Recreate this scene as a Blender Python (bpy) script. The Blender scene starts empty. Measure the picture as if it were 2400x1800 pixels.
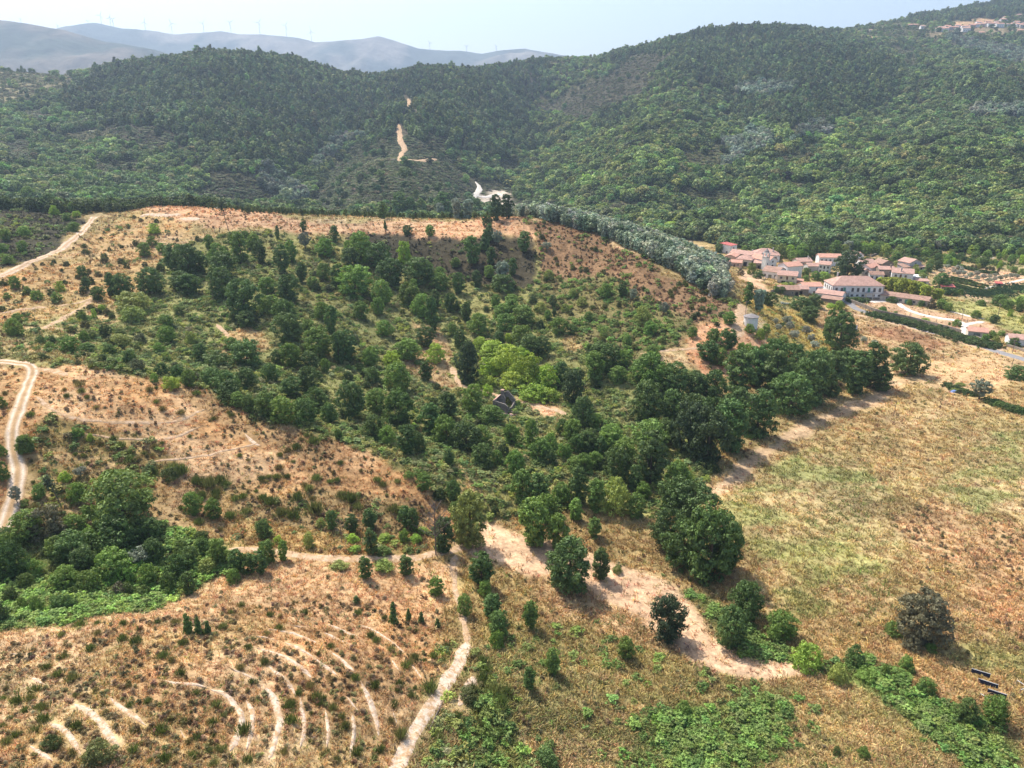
import bpy, bmesh, math, random
import numpy as np
from mathutils import Vector, Matrix

S = 1.6                                   # metres per layout unit
HAZE = 1.05e-4
CAMZ = 65.0 * S
PITCH = math.radians(20.0)
F = 1680.0                                # focal length in photo pixels (2400 wide)
CP, SP = math.cos(PITCH), math.sin(PITCH)

sc = bpy.context.scene
COL = sc.collection
# ---------------------------------------------------------------- camera
cam = bpy.data.cameras.new('camera')
cam.sensor_width = 36.0
cam.lens = 36.0 * F / 2400.0
cam.clip_start = 0.5
cam.clip_end = 40000.0
camo = bpy.data.objects.new('camera', cam)
COL.objects.link(camo)
camo.location = (0, 0, CAMZ)
camo.rotation_euler = (math.radians(90) - PITCH, 0, 0)
sc.camera = camo
# ---------------------------------------------------------------- sky, sun, exposure
SUN_EL = math.radians(55)
SUN_AZ = math.radians(-42)                # from +Y towards +X: the sun stands ahead and to the left
world = bpy.data.worlds.new('World')
sc.world = world
world.use_nodes = True
wn = world.node_tree
bg = wn.nodes['Background']
sky = wn.nodes.new('ShaderNodeTexSky')
sky.sky_type = 'NISHITA'
sky.sun_disc = False
sky.sun_elevation = SUN_EL
sky.sun_rotation = SUN_AZ
sky.altitude = 300
sky.air_density = 1.0
sky.dust_density = 3.6
sky.ozone_density = 0.7
wn.links.new(sky.outputs[0], bg.inputs[0])
bg.inputs[1].default_value = 0.15
sl = bpy.data.lights.new('sun', 'SUN')
sl.energy = 4.6
sl.angle = math.radians(0.53)
sl.color = (1.0, 0.94, 0.84)
so = bpy.data.objects.new('sun', sl)
COL.objects.link(so)
SUNV = Vector((math.sin(SUN_AZ) * math.cos(SUN_EL), math.cos(SUN_AZ) * math.cos(SUN_EL), math.sin(SUN_EL)))
so.rotation_euler = SUNV.to_track_quat('Z', 'Y').to_euler()
sc.view_settings.view_transform = 'Standard'
sc.view_settings.look = 'None'
sc.view_settings.exposure = 0.66
sc.view_settings.gamma = 1.0
sc.view_settings.use_curve_mapping = False
sc.cycles.max_bounces = 4
sc.cycles.diffuse_bounces = 2
sc.cycles.glossy_bounces = 1
sc.cycles.transmission_bounces = 2
sc.cycles.transparent_max_bounces = 4
sc.cycles.volume_bounces = 0
sc.cycles.use_denoising = True
sc.cycles.use_adaptive_sampling = True
sc.cycles.adaptive_threshold = 0.02

RNG = np.random.default_rng(7)
random.seed(7)

# ---------------------------------------------------------------- picture <-> place
def ray(u, v):
    cx = (np.asarray(u, float) - 1200.0) / F
    cy = (900.0 - np.asarray(v, float)) / F
    return cx, CP + cy * SP, -SP + cy * CP          # direction components

def pix(X, Y, Z):
    dz = Z - CAMZ
    d = Y * CP - dz * SP
    d = np.where(np.abs(d) < 1e-3, 1e-3, d)
    up = Y * SP + dz * CP
    return 1200.0 + F * X / d, 900.0 - F * up / d

def depth_of(X, Y, Z):
    return Y * CP - (Z - CAMZ) * SP

# ---------------------------------------------------------------- noise
def _hash(ix, iy, seed):
    h = (ix.astype(np.int64) * 374761393 + iy.astype(np.int64) * 668265263 + seed * 982451653) & 0x7fffffff
    h = ((h ^ (h >> 13)) * 1274126177) & 0x7fffffff
    h = (h ^ (h >> 16)) & 0xffff
    return h / 65535.0

def vnoise(X, Y, sc_, seed=0):
    x = np.asarray(X, float) / sc_ + 1000.3
    y = np.asarray(Y, float) / sc_ + 1000.7
    ix, iy = np.floor(x), np.floor(y)
    fx, fy = x - ix, y - iy
    fx = fx * fx * (3 - 2 * fx)
    fy = fy * fy * (3 - 2 * fy)
    a = _hash(ix, iy, seed); b = _hash(ix + 1, iy, seed)
    c = _hash(ix, iy + 1, seed); d = _hash(ix + 1, iy + 1, seed)
    return (a + (b - a) * fx) * (1 - fy) + (c + (d - c) * fx) * fy

def fbm(X, Y, sc_, oct_=4, seed=0):
    s = 0; a = 1; t = 0
    for i in range(oct_):
        s = s + a * vnoise(X, Y, sc_ / (2 ** i), seed + i * 17)
        t += a; a *= 0.55
    return s / t
# ---------------------------------------------------------------- height field
def P(u, v, Y=None, z=None):
    dx, dy, dz = ray(u, v)
    if Y is not None:
        k = Y / dy
    else:
        k = (z - 65.0) / dz
    return (dx * k, dy * k, 65.0 + dz * k)

NEAR = [P(*p[:2], z=p[2]) for p in [
    (2400, 1800, 0), (1900, 1800, 0), (1400, 1800, .3), (2400, 1400, .5), (2400, 1100, 0), (2000, 1100, 0), (2400, 900, .5),
    (2100, 950, 0), (1700, 1150, 0), (1640, 1300, 0), (1250, 1290, 1), (1450, 1450, 0), (1650, 1600, 0), (2000, 1600, 0),
    (2400, 750, 1), (2200, 700, 1), (2000, 700, 1.2), (2300, 620, 2), (1900, 620, 2.5), (1720, 605, 3), (1600, 1120, .6),
    (1500, 1000, 1.5), (1300, 1000, 2.5), (1850, 740, 4.5), (1900, 800, 2.2), (2000, 820, .5), (1820, 870, 3.0), (2250, 560, 3), (1900, 940, 0.2),
    (2600, 1600, 0.5), (2700, 1000, 0.5), (2700, 700, 2), (1900, 560, 4)]]
NEAR += [P(*p[:2], Y=p[2]) for p in [
    (1260, 515, 285), (1400, 560, 262), (1480, 600, 245), (1600, 660, 225), (1700, 720, 208), (1740, 790, 190),
    (1560, 830, 178), (1400, 800, 190), (1300, 700, 225), (1350, 620, 250), (1560, 730, 208),
    (1150, 950, 155), (1000, 900, 165), (1000, 760, 205), (1000, 600, 250), (1000, 520, 285),
    (750, 510, 290), (750, 600, 245), (750, 720, 200), (700, 850, 163), (500, 780, 175), (500, 650, 215), (500, 560, 255),
    (350, 490, 292), (330, 600, 235), (200, 520, 285), (200, 650, 205), (200, 780, 160), (0, 650, 195), (0, 780, 150),
    (0, 560, 240), (0, 490, 300), (100, 860, 128), (230, 850, 130), (500, 920, 128), (800, 1020, 120), (1000, 1110, 112),
    (1130, 1230, 104), (500, 1100, 107), (500, 1250, 92), (900, 1310, 90), (100, 1350, 78), (300, 1300, 84), (40, 1000, 105),
    (0, 1240, 85), (300, 1400, 75), (0, 1450, 66), (500, 1480, 66), (500, 1800, 45), (0, 1800, 42), (1000, 1480, 75),
    (1000, 1800, 52), (1100, 1650, 62), (350, 850, 146), (500, 880, 142), (700, 960, 133), (900, 1030, 126), (1100, 1120, 114),
    (-250, 700, 180), (-250, 1000, 105), (-250, 1500, 62), (-200, 500, 300)]]
NEAR += [(72, 292, 12), (58, 335, 15), (45, 310, 18), (108, 305, 3), (95, 262, 7), (105, 340, 3), (-150, 360, 20), (-60, 355, 15), (0, 350, 17), (30, 345, 18),
         (-230, 360, 22), (-150, 440, 6), (0, 440, 0), (100, 420, 0), (250, 420, 4), (-300, 440, 10), (380, 420, 6), (30, 25, 3), (-40, 25, 18), (60, 20, 0),
         (-330, 250, 26), (350, 200, 1), (150, 25, 0), (-100, 25, 20)]
FAR = [P(p[0], p[1] + (17 if p[1] <= 172 and p[2] >= 900 else 8 if p[1] <= 260 else 0), Y=p[2]) for p in [
    (0, 440, 480), (300, 420, 520), (300, 330, 650), (100, 250, 780), (100, 160, 950), (0, 152, 950), (300, 200, 850), (300, 135, 1000),
    (400, 118, 1000), (540, 112, 980), (540, 250, 780), (540, 380, 600), (600, 460, 500), (700, 142, 960), (800, 167, 1000),
    (870, 170, 1050), (980, 152, 1080), (1100, 157, 1150), (1180, 147, 1200), (1280, 128, 1300), (1480, 106, 1200), (1600, 82, 1150),
    (1770, 62, 1150), (1850, 51, 1250), (2100, 35, 1500), (2250, 8, 1600), (2400, -8, 1600), (870, 300, 820), (750, 380, 640), (700, 440, 560),
    (950, 380, 640), (850, 450, 520), (1000, 420, 560), (1080, 430, 560), (940, 290, 780), (1100, 370, 720), (1250, 400, 640), (1200, 480, 520),
    (1300, 450, 560), (1300, 300, 850), (1300, 200, 1050), (1500, 300, 760), (1500, 400, 620), (1600, 500, 500), (1800, 500, 490),
    (1800, 400, 600), (1800, 300, 740), (1800, 200, 900), (1800, 120, 1030), (2100, 400, 580), (2100, 500, 470), (2100, 300, 720),
    (2100, 200, 880), (2100, 100, 1150), (2400, 500, 450), (2400, 400, 560), (2400, 300, 690), (2400, 200, 850), (2400, 100, 1180),
    (2300, 70, 1250), (-300, 150, 980), (-300, 300, 700), (2700, 300, 690), (2700, 100, 1200), (2700, -30, 1650)]]
FAR += [(-350, 1350, 90), (0, 1550, 80), (-750, 1350, 60), (300, 1800, 110), (700, 2000, 210), (1250, 2200, 310), (-1000, 1000, 110), (-1100, 1600, 40),
        (1800, 1800, 330), (-150, 440, 6), (0, 440, 0), (100, 420, 0), (250, 420, 4), (-300, 440, 12), (380, 420, 8), (-420, 460, 15), (500, 430, 12)]

def warp(X, Y):
    Yc = np.maximum(Y, 8.0)
    return np.stack([X / np.sqrt(Yc * 60.0 + X * X * .0), 2.1 * np.log(Yc)], -1)

class TPS:
    def __init__(self, pts, lam=1e-4):
        p = np.array(pts, float)
        self.q = warp(p[:, 0], p[:, 1])
        n = len(p)
        d = np.linalg.norm(self.q[:, None] - self.q[None], axis=-1)
        K = self.k(d) + lam * np.eye(n)
        Pm = np.concatenate([np.ones((n, 1)), self.q], 1)
        A = np.block([[K, Pm], [Pm.T, np.zeros((3, 3))]])
        self.w = np.linalg.solve(A, np.concatenate([p[:, 2], np.zeros(3)]))
    @staticmethod
    def k(d):
        return np.where(d > 1e-9, d * d * np.log(np.maximum(d, 1e-9)), 0.0)
    def __call__(self, X, Y):
        sh = np.shape(X)
        q = warp(np.ravel(X), np.ravel(Y))
        out = np.empty(len(q))
        for i in range(0, len(q), 60000):
            c = q[i:i + 60000]
            d = np.sqrt(((c[:, None, :] - self.q[None]) ** 2).sum(-1))
            out[i:i + 60000] = self.k(d) @ self.w[:-3] + self.w[-3] + c @ self.w[-2:]
        return out.reshape(sh)

tnear, tfar = TPS(NEAR), TPS(FAR)

def smooth(a, b, x):
    t = np.clip((x - a) / (b - a), 0, 1)
    return t * t * (3 - 2 * t)

def terrain(X, Y):                        # world metres -> world metres
    x, y = X / S, Y / S
    w = smooth(370, 445, y)
    zn = tnear(x, np.minimum(y, 460)) * S if np.any(w < 1) else 0
    zf = tfar(x, np.maximum(y, 360)) * S if np.any(w > 0) else 0
    return zn * (1 - w) + zf * w

def axis(segs):
    out = [segs[0][0]]
    for a, b, s0, s1 in segs:
        x = a
        while x < b - 1e-6:
            t = (x - a) / (b - a)
            x = min(b, x + s0 + (s1 - s0) * t)
            out.append(x)
    return np.array(out)

XS = axis([(-620, -260, 4, 1.3), (-260, 260, 1.05, 1.05), (260, 680, 1.3, 4)])
YS = axis([(34, 60, 2, 1.0), (60, 200, .8, 1.0), (200, 480, 1.1, 2.2), (480, 720, 2.5, 5)])
GX, GY = np.meshgrid(XS, YS)
GZ = terrain(GX, GY)
relief = (fbm(GX, GY, 40, 3, 3) - .5) * 3.0 + (fbm(GX, GY, 9, 3, 5) - .5) * 1.1 + (vnoise(GX, GY, 2.2, 9) - .5) * .35
gu0, gv0 = pix(GX, GY, GZ)
flat = np.where((gu0 > 1500) & (gv0 > 800) | (gu0 > 1880), .35, 1.0)
GZ = GZ + relief * flat * smooth(20, 60, GY)
# terraces cut round the near knoll and along the old fields: benches follow the contours
def terrace(Z, mask, step, amt):
    f = Z / step
    fr = f - np.floor(f)
    return Z + mask * amt * step * (np.clip((fr - .72) / .28, 0, 1) - fr) 

def inpoly(u, v, poly):
    poly = np.asarray(poly, float)
    r = np.zeros(np.shape(u), bool)
    x0, y0 = poly[-1]
    for x1, y1 in poly:
        c = ((y0 > v) != (y1 > v)) & (u < (x1 - x0) * (v - y0) / (y1 - y0 + 1e-12) + x0)
        r ^= c
        x0, y0 = x1, y1
    return r

FX = axis([(-2600, -1200, 40, 16), (-1200, 2000, 14, 14), (2000, 3600, 16, 40)])
FY = axis([(716, 1400, 11, 13), (1400, 2700, 14, 20), (2700, 4200, 40, 60)])
HX, HY = np.meshgrid(FX, FY)
HZ = terrain(HX, HY)
def px_line(pts, Ys):
    return [np.array(P(u, v, Y=Y)[:2]) * S for (u, v), Y in zip(pts, Ys)]
def line_dist(X, Y, pts):
    best = np.full(X.shape, 1e9)
    for a, b in zip(pts[:-1], pts[1:]):
        d = b - a; L2 = (d ** 2).sum()
        t = np.clip(((X - a[0]) * d[0] + (Y - a[1]) * d[1]) / L2, 0, 1)
        best = np.minimum(best, np.hypot(X - a[0] - t * d[0], Y - a[1] - t * d[1]))
    return best
for pts, Ys, amp, wd in [([(800, 330), (740, 390), (680, 460)], [720, 610, 520], -34, 75), ([(1290, 175), (1240, 290), (1190, 400), (1150, 450)], [1080, 840, 640, 560], -34, 80),
                         ([(1480, 230), (1400, 330), (1330, 430)], [930, 720, 590], -18, 70), ([(1740, 240), (1700, 370), (1640, 480)], [830, 640, 520], -26, 80),
                         ([(2150, 240), (2000, 330), (1900, 440)], [800, 670, 545], -18, 80), ([(420, 330), (450, 420), (500, 470)], [650, 530, 480], -20, 60), ([(150, 280), (200, 380), (300, 450)], [730, 580, 490], -16, 60),
                         ([(940, 290), (905, 350), (870, 430)], [780, 680, 550], 20, 90), ([(540, 150), (560, 260), (590, 360)], [900, 760, 620], 16, 90), ([(1600, 130), (1560, 260), (1520, 400)], [1020, 800, 620], 16, 90),
                         ([(1900, 130), (1850, 250), (1800, 400)], [1000, 800, 600], 18, 100), ([(2300, 180), (2250, 300), (2200, 420)], [900, 690, 560], 18, 100), ([(1100, 200), (1090, 270), (1080, 330)], [1000, 880, 780], 14, 80)]:
    HZ = HZ + amp * np.exp(-(line_dist(HX, HY, px_line(pts, Ys)) / wd) ** 2) * smooth(730, 860, HY)
HZ = HZ + ((fbm(HX, HY, 260, 4, 31) - .5) * 26 + (fbm(HX, HY, 60, 2, 33) - .5) * 8) * smooth(740, 1000, HY)

def grid_lookup(xs, ys, Z, X, Y):
    fi = np.interp(X, xs, np.arange(len(xs)))
    fj = np.interp(Y, ys, np.arange(len(ys)))
    i = np.clip(np.floor(fi).astype(int), 0, len(xs) - 2)
    j = np.clip(np.floor(fj).astype(int), 0, len(ys) - 2)
    a, b = fi - i, fj - j
    return (Z[j, i] * (1 - a) + Z[j, i + 1] * a) * (1 - b) + (Z[j + 1, i] * (1 - a) + Z[j + 1, i + 1] * a) * b

def ground(X, Y):
    X = np.asarray(X, float); Y = np.asarray(Y, float)
    zn = grid_lookup(XS, YS, GZ, X, Y)
    zf = grid_lookup(FX, FY, HZ, X, Y)
    return np.where(Y < 718, zn, zf)

def hit(u, v, ymax=3500.0):
    """first point of the ground met by the sight line through picture point (u, v)"""
    dx, dy, dz = ray(u, v)
    dx, dy, dz = float(dx), float(dy), float(dz)
    Y = np.concatenate([np.arange(45, 720, .7), np.arange(720, ymax, 4)])
    k = Y / dy
    X = dx * k
    Z = CAMZ + dz * k
    g = ground(X, Y)
    below = np.nonzero(Z <= g)[0]
    if len(below) == 0:
        i = int(np.argmin(Z - g))
        return Vector((X[i], Y[i], g[i]))
    i = int(below[0])
    if i > 0:
        a, b = Z[i - 1] - g[i - 1], Z[i] - g[i]
        t = a / (a - b + 1e-9)
        x, y = X[i - 1] + (X[i] - X[i - 1]) * t, Y[i - 1] + (Y[i] - Y[i - 1]) * t
    else:
        x, y = X[0], Y[0]
    return Vector((x, y, float(ground(x, y))))

def pxm(p):
    """photo pixels per metre at a place"""
    return F / float(depth_of(p[0], p[1], p[2]))

# ---------------------------------------------------------------- what grows where (outlines traced, then laid on the ground)
# name: (ground colour, dry grass, green grass/fern, heath, bramble, bush)   amounts 0..1
ZONES = [
 ('meadow',   [(-900, 400), (3300, 400), (3300, 2600), (-900, 2600)], (.32, .24, .11), .8, .3, .1, .0),
 ('field',    [(1560, 1200), (1640, 1180), (2090, 905), (2300, 800), (3300, 700), (3300, 2600), (1450, 2600), (1380, 1500), (1900, 1600), (1960, 1540), (1700, 1370)], (.38, .275, .13), 1., .22, .05, .0),
 ('fieldgreen', [(1690, 1170), (1900, 1050), (2040, 1080), (2100, 1190), (2060, 1330), (2120, 1420), (1980, 1500), (1860, 1500), (1780, 1420), (1740, 1280)], (.29, .27, .105), .7, .6, 0, 0),
 ('fieldgreen', [(2240, 1020), (2420, 1010), (2420, 1160), (2290, 1190), (2230, 1120)], (.30, .27, .11), .7, .55, 0, 0),
 ('fieldgreen', [(2080, 1480), (2250, 1430), (2420, 1520), (2420, 1680), (2250, 1560)], (.29, .26, .105), .7, .6, .1, 0),
 ('fieldbrown', [(2070, 1215), (2200, 1150), (2420, 1240), (2420, 1510), (2300, 1470), (2230, 1330), (2090, 1290)], (.42, .275, .14), .8, .05, .28, .0),
 ('lowfield', [(1170, 1470), (1420, 1470), (1560, 1540), (1900, 1620), (2100, 1640), (2420, 1760), (2420, 2600), (1150, 2600)], (.30, .25, .105), .9, .75, .1, .035),
 ('ferns',    [(1500, 1690), (1640, 1650), (1800, 1620), (1880, 1660), (1830, 1800), (1800, 2600), (1440, 2600)], (.22, .21, .08), .5, .9, 0, .22),
 ('fern',     [(1570, 1700), (1640, 1670), (1730, 1720), (1720, 2600), (1490, 2600)], (.12, .17, .05), .1, .2, 0, 1.),
 ('fern',     [(1720, 1660), (1850, 1630), (1850, 1740), (1740, 1800)], (.14, .18, .05), .2, .6, 0, .7),
 ('fernband', [(1930, 1570), (2060, 1550), (2200, 1650), (2330, 1700), (2420, 1760), (2420, 2600), (2300, 1800), (2180, 1730), (2060, 1650)], (.14, .18, .05), .2, .5, 0, .9),
 ('trackside', [(1090, 1500), (1160, 1540), (1230, 1640), (1330, 1800), (1360, 2600), (900, 2600), (1000, 1680)], (.30, .23, .10), .6, .5, .25, .15),
 ('trackside2', [(1150, 1600), (1230, 1660), (1310, 1790), (1330, 2600), (1200, 2600)], (.24, .23, .07), .3, .9, .05, .25),
 ('knoll',    [(-900, 1500), (0, 1490), (300, 1425), (600, 1390), (1070, 1400), (1085, 1520), (930, 1800), (800, 2600), (-900, 2600)], (.44, .275, .135), .8, .07, .34, .0),
 ('pale',     [(0, 1480), (180, 1440), (420, 1395), (560, 1315), (700, 1300), (1000, 1320), (1100, 1330), (1090, 1480), (1010, 1410), (700, 1390), (400, 1440), (100, 1500)], (.52, .35, .19), 1., .08, .05, .0),
 ('gullyleft', [(-900, 1230), (40, 1240), (260, 1200), (420, 1250), (600, 1290), (640, 1310), (430, 1395), (250, 1430), (0, 1480), (-900, 1500)], (.15, .175, .055), .2, .7, 0, .6),
 ('hill',     [(-900, 860), (80, 850), (235, 845), (330, 880), (500, 925), (800, 1025), (1000, 1115), (1140, 1235), (1000, 1310), (560, 1300), (360, 1230), (0, 1240), (-900, 1230)], (.42, .255, .12), .85, .07, .22, .0),
 ('hillheath', [(360, 880), (520, 920), (820, 1025), (760, 1070), (560, 1000), (400, 940)], (.30, .20, .10), .5, .05, .6, .0),
 ('hillheath', [(640, 1170), (800, 1130), (1010, 1160), (1020, 1230), (960, 1260), (640, 1260), (560, 1230)], (.27, .19, .09), .5, .1, .65, .05),
 ('hillgreen', [(70, 990), (140, 960), (330, 1020), (420, 1080), (380, 1130), (330, 1240), (60, 1240), (30, 1120)], (.27, .20, .08), .4, .3, .5, .15),
 ('pathside', [(560, 1230), (1010, 1240), (1040, 1300), (900, 1320), (560, 1310)], (.38, .26, .11), .8, .25, .15, .15),
 ('upperleft', [(-900, 660), (0, 655), (190, 560), (330, 500), (420, 520), (520, 570), (380, 620), (330, 720), (190, 790), (0, 800), (-900, 800)], (.41, .27, .125), .7, .15, .35, .02),
 ('upperleft2', [(-900, 800), (0, 790), (200, 700), (330, 720), (300, 800), (230, 850), (-900, 860)], (.26, .22, .09), .6, .5, .15, .15),
 ('gully',    [(230, 850), (220, 790), (330, 690), (380, 600), (520, 545), (830, 550), (1240, 560), (1290, 700), (1330, 830), (1500, 850), (1640, 880), (1660, 1000), (1640, 1170), (1500, 1210), (1380, 1190), (1130, 1235), (1000, 1115), (800, 1025), (500, 925)], (.22, .21, .08), .4, .6, .08, .5),
 ('heath',    [(800, 540), (1000, 545), (1245, 560), (1250, 680), (1010, 640), (860, 620)], (.055, .048, .03), .1, .05, 1., .05),
 ('drypatch', [(500, 800), (560, 770), (640, 830), (560, 860)], (.38, .26, .12), .9, .1, 0, .1),
 ('drypatch', [(960, 770), (1010, 780), (1060, 830), (1090, 900), (1040, 910), (980, 860)], (.38, .26, .13), .9, .1, 0, .1),
 ('drypatch', [(1215, 930), (1330, 945), (1330, 985), (1240, 960)], (.52, .31, .18), .6, 0, 0, 0),
 ('drypatch', [(1080, 1080), (1140, 1120), (1150, 1180), (1100, 1160)], (.38, .28, .13), .8, .2, 0, .2),
 ('crest',    [(300, 488), (480, 476), (700, 512), (1000, 515), (1200, 505), (1260, 530), (1240, 556), (900, 543), (700, 540), (430, 525)], (.46, .285, .16), .7, .05, .25, .0),
 ('spur',     [(1200, 505), (1330, 520), (1480, 590), (1720, 715), (1740, 760), (1650, 750), (1600, 800), (1450, 850), (1380, 835), (1290, 720), (1255, 620), (1250, 545)], (.21, .13, .07), .35, .05, .95, .12),
 ('spurgreen', [(1250, 640), (1340, 660), (1450, 650), (1560, 720), (1640, 760), (1500, 850), (1390, 840), (1300, 740)], (.16, .14, .058), .3, .5, .7, .5),
 ('bank',     [(1640, 760), (1720, 740), (1900, 860), (1880, 890), (1780, 890), (1660, 900), (1600, 830)], (.50, .275, .15), .4, .2, .1, .05),
 ('olives',   [(1740, 700), (1880, 700), (1980, 760), (2010, 830), (1900, 870), (1800, 800)], (.34, .26, .085), .9, .45, .05, .08),
 ('darkslope', [(-900, 470), (0, 478), (150, 490), (200, 515), (120, 590), (0, 635), (-900, 640)], (.05, .045, .028), .0, .15, 1., .15),
 ('mown',     [(1900, 720), (2040, 728), (2200, 790), (2330, 835), (2220, 870), (2100, 905), (2040, 900), (2000, 840), (1940, 790)], (.37, .255, .13), .9, .15, .1, .0),
 ('brownpatch', [(2050, 770), (2130, 770), (2220, 810), (2180, 830), (2070, 800)], (.30, .17, .09), .8, 0, .2, 0),
 ('stubble',  [(2020, 900), (2090, 860), (2320, 835), (2420, 850), (2420, 880), (2240, 920), (2130, 900), (2080, 930), (2020, 960)], (.47, .32, .17), .35, .05, 0, 0),
 ('garden',   [(1960, 705), (2100, 700), (2200, 735), (2330, 760), (2300, 800), (2240, 790), (2100, 745)], (.44, .285, .17), .3, .05, 0, 0),
 ('lawn',     [(2180, 685), (2300, 710), (2420, 740), (2420, 800), (2330, 770), (2260, 745), (2190, 720)], (.29, .27, .10), .5, .6, 0, 0),
 ('plots',    [(2040, 600), (2420, 560), (2420, 720), (2300, 715), (2200, 680), (2150, 640)], (.30, .24, .12), .3, .4, 0, .1),
 ('grove',    [(2180, 640), (2230, 615), (2330, 640), (2420, 640), (2420, 665), (2320, 668), (2240, 660)], (.50, .32, .19), .15, .05, 0, 0),
 ('crop',     [(2220, 668), (2330, 688), (2390, 668), (2395, 672), (2320, 700), (2250, 690)], (.055, .105, .04), .0, .3, 0, 0),
 ('brightgrass', [(2360, 700), (2420, 680), (2420, 712), (2380, 710)], (.24, .32, .06), .0, .8, 0, 0),
 ('yard',     [(1730, 640), (1760, 630), (1800, 665), (1830, 690), (1780, 690)], (.58, .40, .25), 0, 0, 0, 0),
 ('yardgreen', [(1780, 685), (1900, 690), (1880, 720), (1790, 720)], (.30, .27, .12), .6, .4, 0, .1),
 ('terracefield', [(2050, 600), (2130, 590), (2140, 600), (2060, 620)], (.50, .36, .23), .2, 0, 0, 0),
 ('verge',    [(1590, 1395), (1640, 1385), (1710, 1410), (1800, 1480), (1905, 1535), (1925, 1562), (1800, 1550), (1690, 1470), (1640, 1420)], (.16, .17, .06), .2, .7, 0, .75),
 ('strip',    [(1120, 1215), (1200, 1245), (1300, 1285), (1400, 1300), (1480, 1340), (1560, 1370), (1640, 1430), (1690, 1490), (1760, 1530), (1860, 1555), (1935, 1560), (1935, 1590), (1850, 1600), (1740, 1590), (1640, 1560), (1570, 1520), (1500, 1470), (1430, 1440), (1340, 1390), (1230, 1360), (1140, 1320), (1060, 1280), (1130, 1260)], (.52, .365, .235), .12, .0, 0, 0),
 ('strip',    [(1640, 1180), (1650, 1150), (1720, 1085), (1800, 1045), (1900, 975), (2000, 920), (2090, 890), (2110, 905), (2020, 945), (1900, 1010), (1800, 1080), (1720, 1130)], (.45, .31, .185), .15, .05, 0, 0),
]
AMT = np.array([z[3:7] for z in ZONES], float)
ZCOL = np.array([z[2] for z in ZONES], float)

def zone_of(X, Y, Z, rough=1.0):
    u, v = pix(X, Y, Z)
    d = np.maximum(depth_of(X, Y, Z), 30)
    k = F / d * 2.2 * rough                  # ragged edges, a couple of metres deep
    far_ = np.clip(rough * (fbm(X, Y, 34, 3, 55) - .5) * 2, -1, 1)
    u = u + ((fbm(X, Y, 7, 3, 71) - .5) * 2.4 + (fbm(X, Y, 30, 3, 57) - .5) * 7) * k
    v = v + ((fbm(X, Y, 7, 3, 91) - .5) * 2.4 + far_ * 3.2) * k * .6
    r = np.zeros(np.shape(u), int)
    for i, zz in enumerate(ZONES):
        r[inpoly(u, v, zz[1])] = i
    return r

# bench terraces on the knoll and the hill before colour is laid down
zi0 = zone_of(GX, GY, GZ)
znm = np.array([z[0] for z in ZONES])
def zmask(*names):
    return np.isin(znm[zi0], names).astype(float)
GZ = terrace(GZ, zmask('knoll'), 1.15, .55)
GZ = terrace(GZ, zmask('upperleft'), 1.6, .45)

ZI = zone_of(GX, GY, GZ)
GC = ZCOL[ZI].copy()
for k in range(2):                        # soften the joins over neighbouring cells
    GC[1:-1, 1:-1] = (GC[1:-1, 1:-1] * 2 + GC[:-2, 1:-1] + GC[2:, 1:-1] + GC[1:-1, :-2] + GC[1:-1, 2:]) / 6
n1 = fbm(GX, GY, 22, 4, 11)[..., None]
pm_ = smooth(.40, .62, fbm(GX * .5 + GY * .25, GY * 1.2, 10, 4, 19))[..., None]
fg = np.isin(znm[ZI], ['fieldgreen', 'lowfield', 'trackside', 'upperleft2', 'hillgreen'])[..., None]
GC = np.where(fg, GC * (1 - .75 * pm_) + .75 * pm_ * np.array([.42, .295, .15]), GC)
fb_ = np.isin(znm[ZI], ['field', 'hill', 'knoll', 'meadow', 'upperleft'])[..., None]
pb_ = smooth(.50, .70, fbm(GX * .7, GY, 17, 4, 29))[..., None]
GC = np.where(fb_, GC * (1 - .45 * pb_) + .45 * pb_ * np.array([.30, .24, .10]), GC)
pc_ = smooth(.55, .72, fbm(GX, GY, 26, 4, 39))[..., None]
GC = np.where(fb_, GC * (1 - .5 * pc_) + .5 * pc_ * np.array([.56, .40, .24]), GC)
n2 = fbm(GX, GY, 5, 3, 13)[..., None]
n3 = fbm(GX, GY, 60, 3, 15)[..., None]
GC = GC * (1 + (n1 - .5) * .7) * (1 + (n2 - .5) * .6)
warm = (n3 - .5) * .28
GC = np.clip(GC * np.concatenate([1 + warm * .5, 1 - warm * .15, 1 - warm * .6], -1), .02, .75)

def link(o, parent=None):
    COL.objects.link(o)
    if parent is not None:
        o.parent = parent
    return o

def tag(o, label=None, cat=None, group=None, kind=None):
    if label: o['label'] = label
    if cat: o['category'] = cat
    if group: o['group'] = group
    if kind: o['kind'] = kind
    return o

def mesh_np(name, V, Q, smooth_=True):
    me = bpy.data.meshes.new(name)
    V = np.asarray(V, np.float32); Q = np.asarray(Q, np.int32)
    k = Q.shape[1]
    me.vertices.add(len(V)); me.vertices.foreach_set('co', V.ravel())
    me.loops.add(Q.size); me.loops.foreach_set('vertex_index', Q.ravel())
    me.polygons.add(len(Q))
    me.polygons.foreach_set('loop_start', np.arange(0, Q.size, k, dtype=np.int32))
    me.update(calc_edges=True)
    if smooth_:
        me.polygons.foreach_set('use_smooth', np.ones(len(Q), bool))
    me.validate()
    return me

def grid_quads(nx, ny):
    i = np.arange(nx - 1); j = np.arange(ny - 1)
    I, J = np.meshgrid(i, j)
    a = (J * nx + I).ravel()
    return np.stack([a, a + 1, a + nx + 1, a + nx], -1)

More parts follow.
